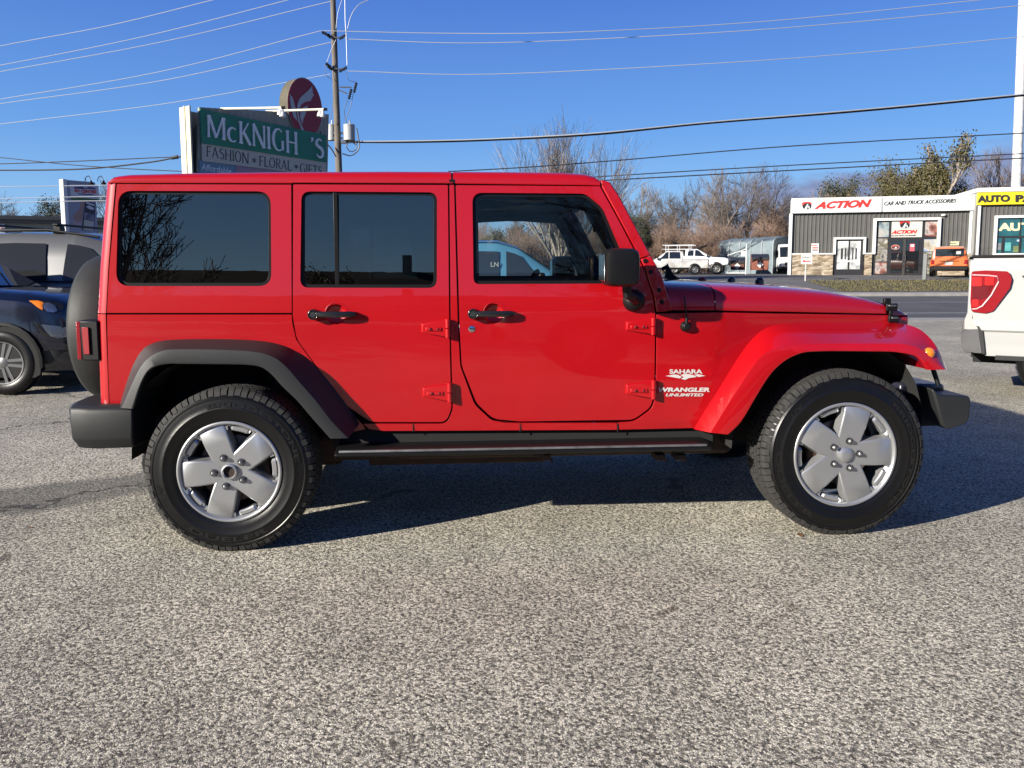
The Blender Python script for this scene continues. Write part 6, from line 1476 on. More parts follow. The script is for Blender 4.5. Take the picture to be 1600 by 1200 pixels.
text('Five Beaches', quad(RP, (115.5, 290.5), (150, 292.5), (150, 296.5), (116, 295), .008), 'title_lettering', m_navyt, face, depth=.006, shear=.3) if False else text('Lake Country', quad(RP, (115.5, 290.5), (150, 292.5), (150, 296.5), (116, 295), .008), 'title_lettering', m_navyt, face, depth=.006, shear=.3, offset=.01) if False else rq([(116, 292), (128, 291.5), (133, 294), (140, 292), (150, 294), (149, 296), (138, 295), (129, 295.4), (116, 294.6)], m_navyt, .007, 'script_title')
text('RV CENTRE', quad(RP, (116.5, 295.5), (150.5, 297.2), (150.5, 302.6), (117, 300.6), .008), 'title_lettering', m_sred, face, depth=.006, offset=.05)
rq([(122, 302), (146, 303.5), (146, 305), (122, 303.5)], m_navyt, .007, 'subtitle')
rq([(110.5, 307.5), (154.5, 311), (154.7, 315), (111, 312)], M('sign_green', (.07, .16, .05)), .003, 'green_band')
m_skin = M('printed_skin', (.42, .25, .20), var=.2, vs=3); rq([(127, 314), (133, 315), (129, 328), (130, 334), (127, 346), (122, 347), (115, 343), (114, 337), (121, 331), (124, 326)], m_skin, .003, 'hand_picture'); rq([(114, 344), (122, 348), (127, 348), (127, 357), (114, 355)], M('printed_pink', (.50, .36, .36)), .003, 'wrist_picture')
rq([(133, 313), (149, 318), (147, 361), (127.5, 359)], M('printed_black', (.03, .03, .05)), .005, 'phone_picture')
rq([(134.5, 315), (148, 319.5), (147.8, 322), (134.6, 318)], m_cream, .010, 'phone_bar'); rq([(134.5, 323), (139, 320.5), (147, 325), (146.5, 328), (140, 327)], m_cream, .010, 'phone_oval')
rq([(132, 331.5), (147, 335), (146.5, 345), (131.5, 342)], poster('phone_photo', [(.05, .05, .10), (.30, .32, .36), (.55, .58, .62)], 1.6), .010, 'phone_photo'); rq([(131.5, 343), (146.5, 346), (146, 361), (130, 358.5)], poster('phone_lawn', [(.22, .24, .12), (.38, .38, .28), (.45, .48, .55)], 1.5), .010, 'phone_lawn')
for px in (132.5, 152):
    mb = MB(); a = RP.at(px, 283.5, .0); pts = [a+RP.n*t_[0]+Vector((0, 0, t_[1])) for t_ in ((0, 0), (.15, .2), (.4, .25), (.6, .12), (.66, -.05))]; mb.tube(pts, .02, 6); mb.lathe([(.03, .06), (.05, 0), (.13, -.14), (.12, -.14)], pts[-1], 'z', 12); mb.build('gooseneck_lamp', m_blk, rv)
# ================================================================== FLORIST SIGN (near side of the road)
MP = Plane(308.5, 15.0, 511, 17.6)
fs = empty('florist_sign', tuple(MP.uz(1.8, 0)), 'big weathered green and beige florist signboard with missing letter, rising behind the hard top', 'sign')
m_board = M('weathered_board', (.42, .41, .33), rough=.85, dirt=(.24, .23, .19), vs=2.5, stretch=(6, 6, .7))
m_lit = M('sunlit_edge', (.62, .58, .42), rough=.8, var=.1, vs=4)  # lighter cream carries the sunlight on the sign's left end
zt_ = MP.at(309, 169).z; uR = MP.u(511.5); zb_ = 2.2
mb = MB(); mb.prism([MP.uz(0, zb_, -.05), MP.uz(uR, zb_, -.05), MP.at(511.5, 179, -.05), MP.at(309, 168, -.05)], MP.n*.05); mb.build('board', m_board, fs)
fb(MP, -.03, .0, zb_, zt_+.02, -.34, .004).build('end_board', m_lit, fs); fb(MP, -.005, uR, zb_, zt_-.02, -.34, -.29).build('back_board', m_board, fs); fb(MP, -.045, -.03, zb_, zt_+.03, -.18, -.14).build('end_batten', m_lit, fs)
fb(MP, uR-.10, uR, zb_, zt_-.02, 0, .03).build('edge_batten', m_board, fs)
for u in (.3, uR-.3): mb = MB(); mb.box(MP.uz(u, (zt_-.3)/2, -.17), (.16, .16, zt_-.3)); mb.build('post', M('sign_post_wood', (.25, .22, .17), rough=.9), fs)
m_green = M('sign_green_board', (.010, .19, .115), rough=.55, var=.1, vs=2); m_beig = M('sign_beige_board', (.54, .50, .42), rough=.7, var=.06, vs=3)
def mq(poly, mat, off, th, nm, par=fs): mb = MB(); mb.prism([MP.at(x, y, off) for x, y in poly], MP.n*th); return mb.build(nm, mat, par)
grn = mq([(311, 170), (508, 211.5), (508.5, 254), (313.5, 224)], m_green, .02, .04, 'green_panel')
bei = mq([(314, 222.5), (508.5, 253.0), (509, 276), (315, 251.5)], m_beig, .015, .025, 'beige_panel')
blu = mq([(311, 250), (368, 259), (368, 292), (311, 284)], M('sign_blue_board', (.13, .22, .30)), .008, .012, 'blue_panel'); pnk = mq([(368.5, 258.5), (440, 268), (440, 300), (368.5, 292)], M('sign_mauve_board', (.33, .22, .30)), .008, .012, 'mauve_panel')
m_lett = M('letter_white', (.78, .80, .82), rough=.5, var=.05, vs=6); m_lettd = M('letter_dark', (.045, .04, .045), rough=.6)
text('Affordable', quad(MP, (314.5, 255.5), (361, 262.5), (361, 272.5), (314.5, 265.5), .02), 'lettering', m_lett, blu, depth=.008); text('Implants', quad(MP, (371, 261), (412, 267), (412, 277), (371, 271), .02), 'lettering', M('letter_rose', (.55, .30, .34)), pnk, depth=.008)
# --- small roman stroke alphabet: strokes are polylines with a width at each point
def arc_(cx, cy, rx, ry, a0, a1, n=14): return [(cx+rx*math.cos(R_(a0+(a1-a0)*k/n)), cy+ry*math.sin(R_(a0+(a1-a0)*k/n))) for k in range(n+1)]
def GL(ch, T=.15, t=.06):
    S = []
    def st_(p, w): S.append((p, w if isinstance(w, list) else [w]*len(p)))
    def v(x, y0=0, y1=1, w=T): st_([(x, y0), (x, y0+.12*(y1-y0)), (x, y1-.12*(y1-y0)), (x, y1)], [w*1.55, w, w, w*1.55])
    W_ = .7
    if ch == 'M': v(.06, w=t*1.6); st_([(.08, 1), (.47, .04)], T); st_([(.47, .04), (.86, 1)], t*1.5); v(.90); W_ = 1.0
    elif ch == 'N': v(.07, w=t*1.6); st_([(.06, 1), (.70, 0)], T*1.1); v(.72, w=t*1.6); W_ = .8
    elif ch == 'K': v(.1); st_([(.16, .42), (.56, .98)], t*1.2); st_([(.26, .55), (.66, .0)], T); W_ = .68
    elif ch == 'k': v(.1); st_([(.16, .30), (.46, .60)], t*1.2); st_([(.24, .40), (.62, .0)], T); W_ = .62
    elif ch == 'I': v(.09); W_ = .2
    elif ch == 'H': v(.1); v(.66); st_([(.1, .5), (.66, .5)], t); W_ = .78
    elif ch == 'F': v(.1); st_([(.1, .97), (.52, .97)], [t, t*1.8]); st_([(.1, .52), (.42, .52)], [t, t*1.6]); W_ = .55
    elif ch == 'L': v(.1); st_([(.1, .03), (.54, .03)], [t, t*2.2]); W_ = .56
    elif ch == 'T': v(.32); st_([(.02, .97), (.62, .97)], [t*2, t*2]); W_ = .64
    elif ch == 'A': st_([(.04, 0), (.34, 1)], t*1.2); st_([(.32, 1), (.68, 0)], T); st_([(.16, .33), (.56, .33)], t); W_ = .72
    elif ch == 'R': v(.1); st_([(.12, .97)]+arc_(.30, .74, .24, .23, 90, -90)+[(.12, .51)], [t]+[t]*4+[T]*7+[t]*4+[t]); st_([(.28, .50), (.62, .0)], T); W_ = .66
    elif ch == 'O': a = arc_(.38, .5, .33, .49, 90, 450, 28); st_(a, [t+(T-t)*abs(math.cos(R_(90+360*k/28))) for k in range(29)]); W_ = .78
    elif ch in 'CG':
        a = arc_(.40, .5, .34, .48, 50, 300 if ch == 'G' else 312, 22); st_(a, [t+(T*1.1-t)*max(0, -math.cos(R_(50+255*k/22))) for k in range(23)])
        if ch == 'G': v(.66, .08, .48, T*.9)
        W_ = .78
    elif ch == 'c': a = arc_(.30, .32, .26, .31, 50, 312, 18); st_(a, [t+(T*1.1-t)*max(0, -math.cos(R_(50+262*k/18))) for k in range(19)]); W_ = .56
    elif ch == 'S':
        a = arc_(.28, .74, .20, .24, 40, 200, 9)+arc_(.30, .28, .22, .26, 90, -150, 14); n_ = len(a); st_(a, [t+(T*1.15-t)*math.sin(math.pi*k/(n_-1))**1.5 for k in range(n_)]); W_ = .56
    elif ch == "'": st_([(.10, 1), (.13, .88), (.04, .74)], [T, T*.8, t*.5]); W_ = .22
    elif ch == '*':
        for k in range(3): a_ = R_(90+60*k); st_([(.25-.2*math.cos(a_), .42-.26*math.sin(a_)), (.25, .42), (.25+.2*math.cos(a_), .42+.26*math.sin(a_))], [T*.8, t*.6, T*.8])
        W_ = .5
    return S, W_
def roman(s, f, name, mat, par, track=.10, T=.15, t=.06, depth=.02, space=.34, widths=None):
    x = 0; items = []
    for ch in s:
        if ch == ' ': x += space; continue
        S, w = GL(ch, T, t); items.append((x, S)); x += w+track
    tot = x-track; mb = MB(); lay = 0
    for x0, S in items:
        for p, w in S:
            lay += 1; n = len(p); Lf = []; Rt = []
            for i in range(n):
                a = Vector(p[max(i-1, 0)]); b = Vector(p[min(i+1, n-1)]); d = (b-a); d.normalize(); q = Vector((-d.y, d.x))
                c = Vector(p[i]); Lf.append(c+q*w[i]*.5); Rt.append(c-q*w[i]*.5)
            top = depth+(lay % 5)*depth*.03; rings = []
            for i in range(n):
                pts = [(Lf[i], 0), (Lf[i], top), (Rt[i], top), (Rt[i], 0)]
                rings.append([f((x0+c.x)/tot, c.y, h) for c, h in pts])
            mb.loft(rings, closed=True, cap=True)
    return mb.build(name, mat, par, smooth=False)
roman('McKNIGH', quad(MP, (323, 179.5), (463.5, 207), (464.5, 242), (323.5, 214), .06), 'lettering', m_lett, grn, depth=.03, track=.12, T=.145, t=.062)
roman("'S", quad(MP, (484, 214.5), (504, 218.5), (504.5, 248), (484.5, 243), .06), 'lettering', m_lett, grn, depth=.03, track=.10, T=.155, t=.065)
roman('FASHION', quad(MP, (322.5, 228), (388.5, 239.5), (388.5, 256), (322.5, 244.5), .04), 'lettering', m_lettd, bei, depth=.006, T=.10, t=.05)
roman('*', quad(MP, (392.5, 242), (401.5, 243), (401.5, 257), (392.5, 256), .04), 'lettering', m_lettd, bei, depth=.006, T=.12, t=.06)
roman('FLORAL', quad(MP, (405, 243.5), (455.5, 251.5), (455.5, 267), (405, 259), .04), 'lettering', m_lettd, bei, depth=.006, T=.10, t=.05)
roman('*', quad(MP, (459, 253), (466.5, 254), (466.5, 266), (459, 265), .04), 'lettering', m_lettd, bei, depth=.006, T=.12, t=.06)
roman('GIFTS', quad(MP, (468.5, 255), (503, 260.5), (503, 274.5), (468.5, 269.5), .04), 'lettering', m_lettd, bei, depth=.006, T=.10, t=.05)
# round emblem
c = MP.at(476.5, 168, .03); Rr = .625
m_maroon = M('sign_maroon', (.27, .014, .03), rough=.5, var=.06, vs=3)
def disc(off, r, mat, th, nm, par=fs, rx=.75):
    n = 48; P = [c+MP.t*(r*rx*math.cos(2*math.pi*k/n))+Vector((0, 0, r*math.sin(2*math.pi*k/n)))+MP.n*off for k in range(n)]; mb = MB(); mb.prism(P, MP.n*th); return mb.build(nm, mat, par, angle=30)
disc(-.27, Rr, M('weathered_edge', (.12, .105, .07), rough=.9, dirt=(.06, .055, .04), vs=5), .27, 'round_drum'); disc(.0, Rr+.006, M('beige_rim', (.40, .34, .28)), .006, 'round_rim'); rd_ = disc(.006, Rr-.012, m_maroon, .008, 'round_face')
def ep(x, y): return MP.at(x, y, .045)
for poly in ([(453, 147), (457, 153), (461, 168), (463, 184), (465, 190), (458, 182), (454.5, 168), (452.8, 156)],
             [(487.5, 134), (488, 145), (490, 149), (487.5, 152), (485, 158), (478, 158.5), (471, 163), (466.5, 171), (466.5, 180), (469, 192), (475, 204), (470.5, 203), (466, 190), (463.5, 175), (464.5, 162), (468.5, 153), (474, 148), (481, 142)],
             [(481, 165), (477, 178), (473.5, 186), (472, 195), (468.5, 182), (469.5, 172), (474, 167.5)]):
    mb = MB(); mb.prism([ep(*q) for q in poly], MP.n*.01); mb.build('leaf_emblem', M('emblem_grey', (.46, .47, .48), rough=.6), rd_)
# lamp arms
for (p0, d0, p1, d1, bulbs) in (((345, 170), 15.6, (441.5, 168.3), 15.0, ((438, 174), (441.5, 176.5))), ((416, 173.8), 16.6, (507.5, 170.8), 16.0, ((500, 176.5), (504, 177.5)))):
    a = W(*p0, d0); b = W(*p1, d1); mb = MB(); mb.tube([a, b], .025, 10); am = mb.build('lamp_arm', M('ivory_paint', (.66, .63, .52), rough=.6, var=.1, vs=10), fs)
    q = W(p1[0]+1, p1[1], d1); mb = MB(); mb.box(q, (.07, .05, .05)); mb.build('arm_clamp', m_blk, am)
    for bb in bulbs:
        e = W(*bb, d1); mb = MB(); mb.tube([b+Vector((-.03, 0, -.01)), e+Vector((0, 0, .04)), e], [.022, .03, .045], 10); mb.lathe([(.02, .06), (.045, .03), (.062, -.02), (.06, -.05), (0, -.07)], e+Vector((0, 0, -.02)), 'z', 14); mb.build('flood_lamp', m_trimw, am)

# ================================================================== UTILITY POLE AND WIRES
m_wood = M('weathered_pole_wood', (.09, .075, .06), rough=.95, dirt=(.20, .175, .145), vs=10, stretch=(1, 1, .12), bump=.01, bs=30)
PD = 38.0
up = empty('utility_pole', tuple(GP(531, PD)), 'tall weathered wooden utility pole with two grey transformers and insulators', 'utility pole')
mb = MB(); a = W(519, -40, PD); b = W(529.5, 268, PD); g_ = b+(b-a)*.45; mb.tube([g_, b, W(524, 120, PD), a], [.175, .165, .145, .125], 16); mb.build('pole', m_wood, up)
m_tr = M('transformer_grey', (.40, .42, .42), rough=.5, var=.05, vs=4)
for (px, d_, r_) in ((518, PD+.35, .22), (545.5, PD-.25, .27)):
    t_ = W(px, 194.5, d_); b_ = W(px, 219.5, d_); h = (t_.z-b_.z)
    mb = MB(); mb.lathe([(0, 0), (r_, 0), (r_, h*.9), (r_*1.04, h*.9), (r_*1.04, h*.96), (r_*.9, h), (0, h+.03)], (t_.x, t_.y, b_.z), 'z', 24); tr_ = mb.build('transformer', m_tr, up, angle=35)
    mb = MB(); mb.lathe([(.03, 0), (.05, .03), (.03, .06), (.05, .09), (.03, .12), (.05, .15), (.02, .2), (0, .24)], (t_.x+.02, t_.y, t_.z), 'z', 10); mb.build('bushing', m_trimw, tr_)
c = W(531, 208, PD); mb = MB(); mb.box(c, (.75, .10, .10)); mb.box(W(531, 216, PD), (.75, .08, .08)); mb.box(W(537, 222, PD-.2), (.25, .2, .15)); mb.build('mounting_bracket', m_steel, up)
def ins(p0, p1, d_, nm='insulator'):
    a = W(*p0, d_); b = W(*p1, d_); n = 5; mb = MB(); pts = []; rad = []
    for k in range(n*2+1): pts.append(a.lerp(b, k/(n*2))); rad.append(.035 if k % 2 == 0 else .085)
    mb.tube(pts, rad, 10); mb.build(nm, M('insulator_dark', (.03, .032, .035), rough=.4), up)
for p0, p1 in (((503, 50), (513, 55)), ((512, 54), (517, 59)), ((530, 61), (541, 54)), ((509, 99), (517, 105)), ((530, 112), (542, 105)), ((512, 103), (519, 109))): ins(p0, p1, PD-.3)
mb = MB()
for seg_ in ([(513, 57), (536, 60)], [(514, 106), (540, 109)], [(531, 136), (549, 136.5)], [(530, 141), (542, 146)]): mb.tube([W(*seg_[0], PD-.2), W(*seg_[1], PD-.3)], .035, 6)
mb.build('bracket_arm', m_steel, up)
for p0, p1 in (((557, 129), (553, 145)), ((549, 139), (545, 155))): ins(p0, p1, PD-.4, 'fuse_cutout')
def jumper(pts, r=.012, mat=None):
    P = [W(x, y, PD-.35) for x, y in pts]; Q = []
    for k in range(len(P)-1):
        for i in range(5):
            u = i/5; p0, p1, p2, p3 = P[max(k-1, 0)], P[k], P[k+1], P[min(k+2, len(P)-1)]
            Q.append(.5*(2*p1+(p2-p0)*u+(2*p0-5*p1+4*p2-p3)*u*u+(3*p1-p0-3*p2+p3)*u**3))
    Q.append(P[-1]); mb = MB(); mb.tube(Q, r, 6); mb.build('jumper_cable', mat or m_sblk, up)
m_wirew = M('bright_wire', (.42, .44, .48), rough=.5, metal=.2)
for pts, r, mt_ in (([(539, -20), (539.5, 30), (541, 55), (542.5, 102)], .022, m_wirew), ([(525, 62), (517, 80), (511, 97)], .015, m_wirew), ([(541, 112), (545, 125), (556, 128)], .012, None), ([(544, 156), (538, 172), (541, 193)], .014, None), ([(552, 146), (548, 165), (541, 185), (541, 193)], .014, None),
                   ([(508, 100), (510, 118), (521, 128), (520, 165), (515, 190)], .012, None), ([(557, 200), (560, 215), (561, 232), (549, 243), (535, 240)], .03, None), ([(556, 220), (557, 232), (548, 237), (541, 228), (548, 222), (556, 226)], .025, None), ([(511, 225), (518, 233), (525, 245)], .035, None), ([(576, 0), (560, 8), (549, 24), (543, 45)], .018, m_wirew), ([(536, -5), (528, 20), (525, 45)], .012, m_wirew)):
    jumper(pts, r, mt_)
def wire(pts, r, mat, label, sagn=8):
    P = [W(x, y, d_) for x, y, d_ in pts]; Q = []
    for k in range(len(P)-1):
        for i in range(sagn):
            u = i/sagn; p0, p1, p2, p3 = P[max(k-1, 0)], P[k], P[k+1], P[min(k+2, len(P)-1)]
            if k == 0: p0 = p1*2-p2
            if k == len(P)-2: p3 = p2*2-p1
            Q.append(.5*(2*p1+(p2-p0)*u+(2*p0-5*p1+4*p2-p3)*u*u+(3*p1-p0-3*p2+p3)*u**3))
    Q.append(P[-1]); mb = MB(); mb.tube(Q, r, 6); tag(mb.build('power_line', mat), label, 'power line', 'overhead wires')
wl = .016
LW = [([(-200, 115, 44), (0, 72, 42), (170, 40, 40), (340, -2, 38), (400, -17, 38)], 'topmost bright wire rising to the upper left corner of the pole'),
      ([(-200, 137, 44), (0, 102, 42), (225, 57, 40), (450, 0, 38), (520, -18, 38)], 'second bright wire from the top, left of the pole'),
      ([(-200, 147, 44), (0, 112, 42), (255, 65, 40), (517, 2, 38)], 'third bright wire from the top, left of the pole'),
      ([(-200, 187, 44), (0, 155, 42), (250, 112, 40), (502, 48, 38)], 'bright wire reaching the upper insulator of the pole from the left'),
      ([(-200, 191, 44), (0, 162, 42), (258, 125, 40), (517, 66, 38)], 'bright wire just below the upper insulator, left of the pole'),
      ([(-200, 221, 44), (0, 194, 42), (258, 162, 40), (516, 116, 38)], 'bright wire passing behind the round emblem of the florist sign')]
for p, lb in LW: wire(p, wl, m_wirew, lb)
for p, lb in (([(503, 48, 37.7), (700, 52, 37), (900, 50, 36), (1200, 33, 36), (1530, 0, 36), (1700, -18, 36)], 'bright wire leaving the upper insulator towards the top right'), ([(541, 61, 37.7), (760, 67, 37), (1100, 52, 36), (1350, 33, 36), (1600, 8, 36), (1700, -4, 36)], 'second bright wire right of the pole, below the upper insulator'),
              ([(543, 111, 37.7), (760, 116, 37), (1100, 100, 36), (1350, 82, 36), (1600, 57, 36), (1700, 48, 36)], 'bright wire leaving the lower insulator to the right')): wire(p, wl, m_wirew, lb)
m_wireb = M('black_cable', (.02, .021, .025), rough=.6)
wire([(532, 222, 38), (640, 222, 37.5), (760, 219, 37), (930, 210, 36), (1110, 192, 36), (1350, 173, 36), (1600, 149, 36), (1700, 139, 36)], .050, m_wireb, 'thick black bundled cable right of the transformers')
wire([(532, 221, 37.95), (640, 220.3, 37.4), (760, 217.2, 36.9), (930, 208, 35.9), (1110, 190.5, 35.9), (1350, 171, 35.9), (1600, 147, 35.9), (1700, 137, 35.9)], .028, m_wirew, 'bright messenger wire riding on the thick black cable')
wire([(532, 228, 38), (700, 268, 38), (820, 261.5, 38), (960, 251, 38), (1240, 228, 38), (1600, 208, 38), (1700, 203, 38)][1:], .028, m_wireb, 'thin black cable above the two lowest ones on the right')
wire([(900, 279, 60), (960, 274.5, 60), (1240, 258, 60), (1600, 240, 60), (1700, 235, 60)], .042, m_wireb, 'upper of the two lowest black cables above the shops')
wire([(900, 285, 60), (960, 281, 60), (1240, 266, 60), (1600, 247, 60), (1700, 242, 60)], .048, m_wireb, 'lowest black cable above the shops')
wire([(-100, 236, 42), (0, 246, 41), (130, 259, 40), (290, 268, 39), (530, 276, 38)], .024, m_wireb, 'thin dark cable crossing the other low cables left of the sign')
wire([(-100, 265, 42), (0, 266, 41), (130, 264, 40), (230, 254, 39.5), (275, 246, 39), (320, 238, 38.6)], .040, m_wireb, 'thickest low black cable left of the florist sign')
wire([(-100, 256, 42), (0, 256, 41), (140, 251, 40), (230, 247, 39.5), (275, 245, 39), (320, 243, 38.6)], .026, m_wireb, 'middle low black cable left of the florist sign')
mb = MB(); mb.tube([W(268, 247, 39), W(278, 245, 39)], [.08, .10], 8); tag(mb.build('cable_clamp', m_sblk), 'small black clamp where the low cables meet left of the florist sign', 'clamp')
wire([(-50, 292.5, 36), (100, 290.5, 36), (250, 288, 36)], .018, m_wirew, 'highest pale wire crossing the RV billboard'); wire([(-50, 312, 36), (100, 308, 36), (250, 306, 36)], .018, m_wirew, 'middle pale wire crossing the RV billboard'); wire([(-50, 318, 36), (100, 314.5, 36), (250, 313, 36)], .018, m_wirew, 'lowest pale wire crossing the RV billboard')
# ================================================================== TREES
def bark(name, c, c2): return M(name, c, rough=.95, dirt=c2, vs=3)
m_bk1 = bark('grey_bark', (.09, .074, .062), (.17, .14, .12)); m_bk2 = bark('tan_bark', (.13, .10, .075), (.23, .18, .14)); m_bkl = bark('pale_twigs', (.22, .18, .145), (.36, .31, .26)); m_bkr = bark('reddish_twigs', (.17, .115, .085), (.29, .20, .15))
def leafmat(name, cols):
    m = bpy.data.materials.new(name); m.use_nodes = True; t = m.node_tree; n = t.nodes; l = t.links; b = n['Principled BSDF']; b.inputs['Roughness'].default_value = .75
    tcn = n.new('ShaderNodeTexCoord'); q = n.new('ShaderNodeTexNoise'); q.inputs['Scale'].default_value = 1.3; q.inputs['Detail'].default_value = 5; q.inputs['Roughness'].default_value = .8; l.new(tcn.outputs['Object'], q.inputs[0])
    r = n.new('ShaderNodeValToRGB'); e = r.color_ramp.elements; e[0].position = .3; e[1].position = .7; e[0].color = (*cols[0], 1); e[1].color = (*cols[-1], 1)
    for k, c in enumerate(cols[1:-1]): e.new(.3+.4*(k+1)/(len(cols)-1)).color = (*c, 1)
    l.new(q.outputs['Fac'], r.inputs[0]); l.new(r.outputs[0], b.inputs['Base Color']); b.inputs['Subsurface Weight'].default_value = 0; return m
m_lfg = leafmat('autumn_green_leaves', [(.035, .042, .014), (.075, .066, .020), (.125, .092, .03)]); m_lfd = leafmat('dark_evergreen', [(.018, .028, .012), (.04, .05, .02), (.06, .06, .025)]); m_lfb = leafmat('russet_leaves', [(.11, .055, .022), (.20, .10, .045), (.27, .16, .08)])
def bare(seed, H, spread=.55, levels=5, r0=None, multi=1, up=.25, tw=.012, kids=(3, 4), bl=.72, leaf=None):
    rg = random.Random(seed); tr = MB(); cr_ = MB(); tips = []
    def prism(mb, a, b, ra, rb, n):
        d = (b-a); 
        if d.length < 1e-5: return
        d.normalize(); ref = Vector((0, 0, 1)) if abs(d.z) < .9 else Vector((1, 0, 0)); u = d.cross(ref).normalized(); v = d.cross(u); k = len(mb.v)
        for p, r in ((a, ra), (b, rb)):
            for j in range(n): t = 2*math.pi*j/n; mb.v.append(p+(u*math.cos(t)+v*math.sin(t))*r)
        mb.f += [(k+j, k+(j+1) % n, k+n+(j+1) % n, k+n+j) for j in range(n)]; mb.m += [0]*n
    def grow(p, d, ln, r, lv):
        n = 5 if lv < 2 else 3; segs = 4 if lv < 2 else (3 if lv < 4 else 2); mb = tr if lv < 2 else cr_; q = p.copy(); rr_ = r
        pts = [(q.copy(), rr_, d.copy())]
        for i in range(segs):
            d = (d+Vector((rg.gauss(0, .10), rg.gauss(0, .10), rg.gauss(0, .07)+up*.12))).normalized(); q2 = q+d*(ln/segs); r2 = max(tw*.6, rr_*(.86 if lv else .90)); prism(mb, q, q2, rr_, r2, n); q = q2; rr_ = r2; pts.append((q.copy(), rr_, d.copy()))
        if lv >= levels-1: tips.append((q.copy(), d.copy())); tips.append((pts[len(pts)//2][0], d.copy()))
        if lv >= levels: return
        k = rg.randint(*kids)+(2 if lv in (0, 1) else 0)
        for i in range(k):
            t = (.35+.65*(i+rg.random())/k) if lv else (.30+.70*(i+rg.random())/k)
            j = min(len(pts)-2, int(t*(len(pts)-1))); fr = t*(len(pts)-1)-j; fr = min(max(fr, 0), 1); b = pts[j][0].lerp(pts[j+1][0], fr); dd = pts[j+1][2]
            a = rg.random()*6.283; ref = Vector((0, 0, 1)) if abs(dd.z) < .9 else Vector((1, 0, 0)); u = dd.cross(ref).normalized(); v = dd.cross(u)
            nd = (dd+(u*math.cos(a)+v*math.sin(a))*rg.uniform(.6, 1.25)*spread*1.5+Vector((0, 0, up))).normalized()
            grow(b, nd, ln*bl*rg.uniform(.7, 1.1)*(1-.35*t if lv == 0 else 1), max(tw*.7, pts[j+1][1]*rg.uniform(.45, .62)), lv+1)
        # leader goes on
        grow(q, (d+Vector((rg.gauss(0, .12), rg.gauss(0, .12), .1))).normalized(), ln*bl*.9, rr_*.85, lv+1)
    r0 = r0 or H*.018
    for m_ in range(multi):
        a = rg.random()*6.28; tilt = 0 if multi == 1 else rg.uniform(.15, .55); d = Vector((math.cos(a)*tilt, math.sin(a)*tilt, 1)).normalized()
        grow(Vector((rg.uniform(-.2, .2)*(multi > 1), rg.uniform(-.2, .2)*(multi > 1), -.2)), d, H*(.34 if multi == 1 else .30), r0*(1 if multi == 1 else .55), 0)
    zm = max(v.z for v in cr_.v); s = H/zm
    for mb in (tr, cr_): mb.v = [v*s for v in mb.v]
    return tr, cr_, [(p*s, d) for p, d in tips]
def leaves(mb, tips, n, size, spreadr, seed):
    rg = random.Random(seed)
    for i in range(n):
        p, d = tips[rg.randrange(len(tips))]; c = p+Vector((rg.gauss(0, 1), rg.gauss(0, 1), rg.gauss(0, 1)))*spreadr; a = Vector((rg.gauss(0, 1), rg.gauss(0, 1), rg.gauss(0, 1))).normalized(); b = a.cross(Vector((rg.gauss(0, 1), rg.gauss(0, 1), rg.gauss(0, 1)))).normalized(); s = size*rg.uniform(.6, 1.4); k = len(mb.v)
        mb.v += [c-a*s, c+b*s*.6, c+a*s, c-b*s*.6]; mb.f.append((k, k+1, k+2, k+3)); mb.m.append(0)
def mktree(name, label, trc, mt_, leaf=None):
    tr, cr_, tips = trc; r = empty(name, (0, 0, 0), label, 'tree'); t_ = tr.build('trunk', mt_, r, smooth=True, angle=80); c_ = cr_.build('crown', mt_, r, smooth=True, angle=80)
    if leaf:
        n, size, sp, lm = leaf; lb = MB(); leaves(lb, tips, n, size, sp, 11); lb.build('foliage', lm, r, smooth=False)
    return r
PT = {}
def proto(key, *a, **k):
    PT[key] = (a, k)
used_t = {}
def tree_at(key, px, d, H, label, rz=0, group='trees beyond the far lot', z=None):
    name, mt_, gen, leaf, h0 = PT[key][0]
    loc = GP(px, d, 0)
    if z is not None: loc.z = z
    if key not in used_t:
        r = mktree(name, label, gen(), mt_, leaf); used_t[key] = r
    else: r = copy_thing(used_t[key], loc, label=label)
    r['label'] = label; r['group'] = group; r.location = loc; r.rotation_euler.z = rz; s = H/h0; r.scale = (s, s, s); return r
proto('b1', 'bare_tree', m_bk1, lambda: bare(3, 10, .6, 5, tw=.015, kids=(2, 4)), None, 10)
proto('b2', 'bare_tree', m_bk2, lambda: bare(8, 10, .50, 5, tw=.016, up=.30, kids=(2, 4)), None, 10)
proto('b3', 'bare_tree', m_bk1, lambda: bare(15, 10, .7, 5, tw=.016, up=.12, kids=(2, 4)), None, 10)
proto('b4', 'bare_tree', m_bkr, lambda: bare(21, 10, .6, 5, tw=.018, multi=3, up=.2, kids=(2, 3)), (900, .09, .25, m_lfb), 10)
proto('ml', 'multi_stem_tree', m_bkl, lambda: bare(33, 9, .36, 4, tw=.0095, multi=9, up=.40, r0=.17, bl=.80, kids=(2, 4)), None, 9)
proto('g1', 'leafy_tree', m_bk1, lambda: bare(41, 10, .55, 4, tw=.03), (20000, .085, .42, m_lfg), 10)
proto('g2', 'poplar_tree', m_bkl, lambda: bare(47, 10, .25, 4, tw=.03, up=.5, bl=.6), (9000, .085, .26, m_lfg), 10)
proto('g3', 'evergreen_tree', m_bk1, lambda: bare(52, 10, .6, 4, tw=.03, up=.1), (20000, .085, .34, m_lfd), 10)
def hpx(row, d): return (418-row)/1200*d+1.3-.9
# big pale multi-stemmed tree behind the cab
tree_at('ml', 872, 41.5, hpx(172, 41.5)+.3, 'pale multi-stemmed bare tree fanning out above the roof of the off-roader', 0.4, 'trees across the road')
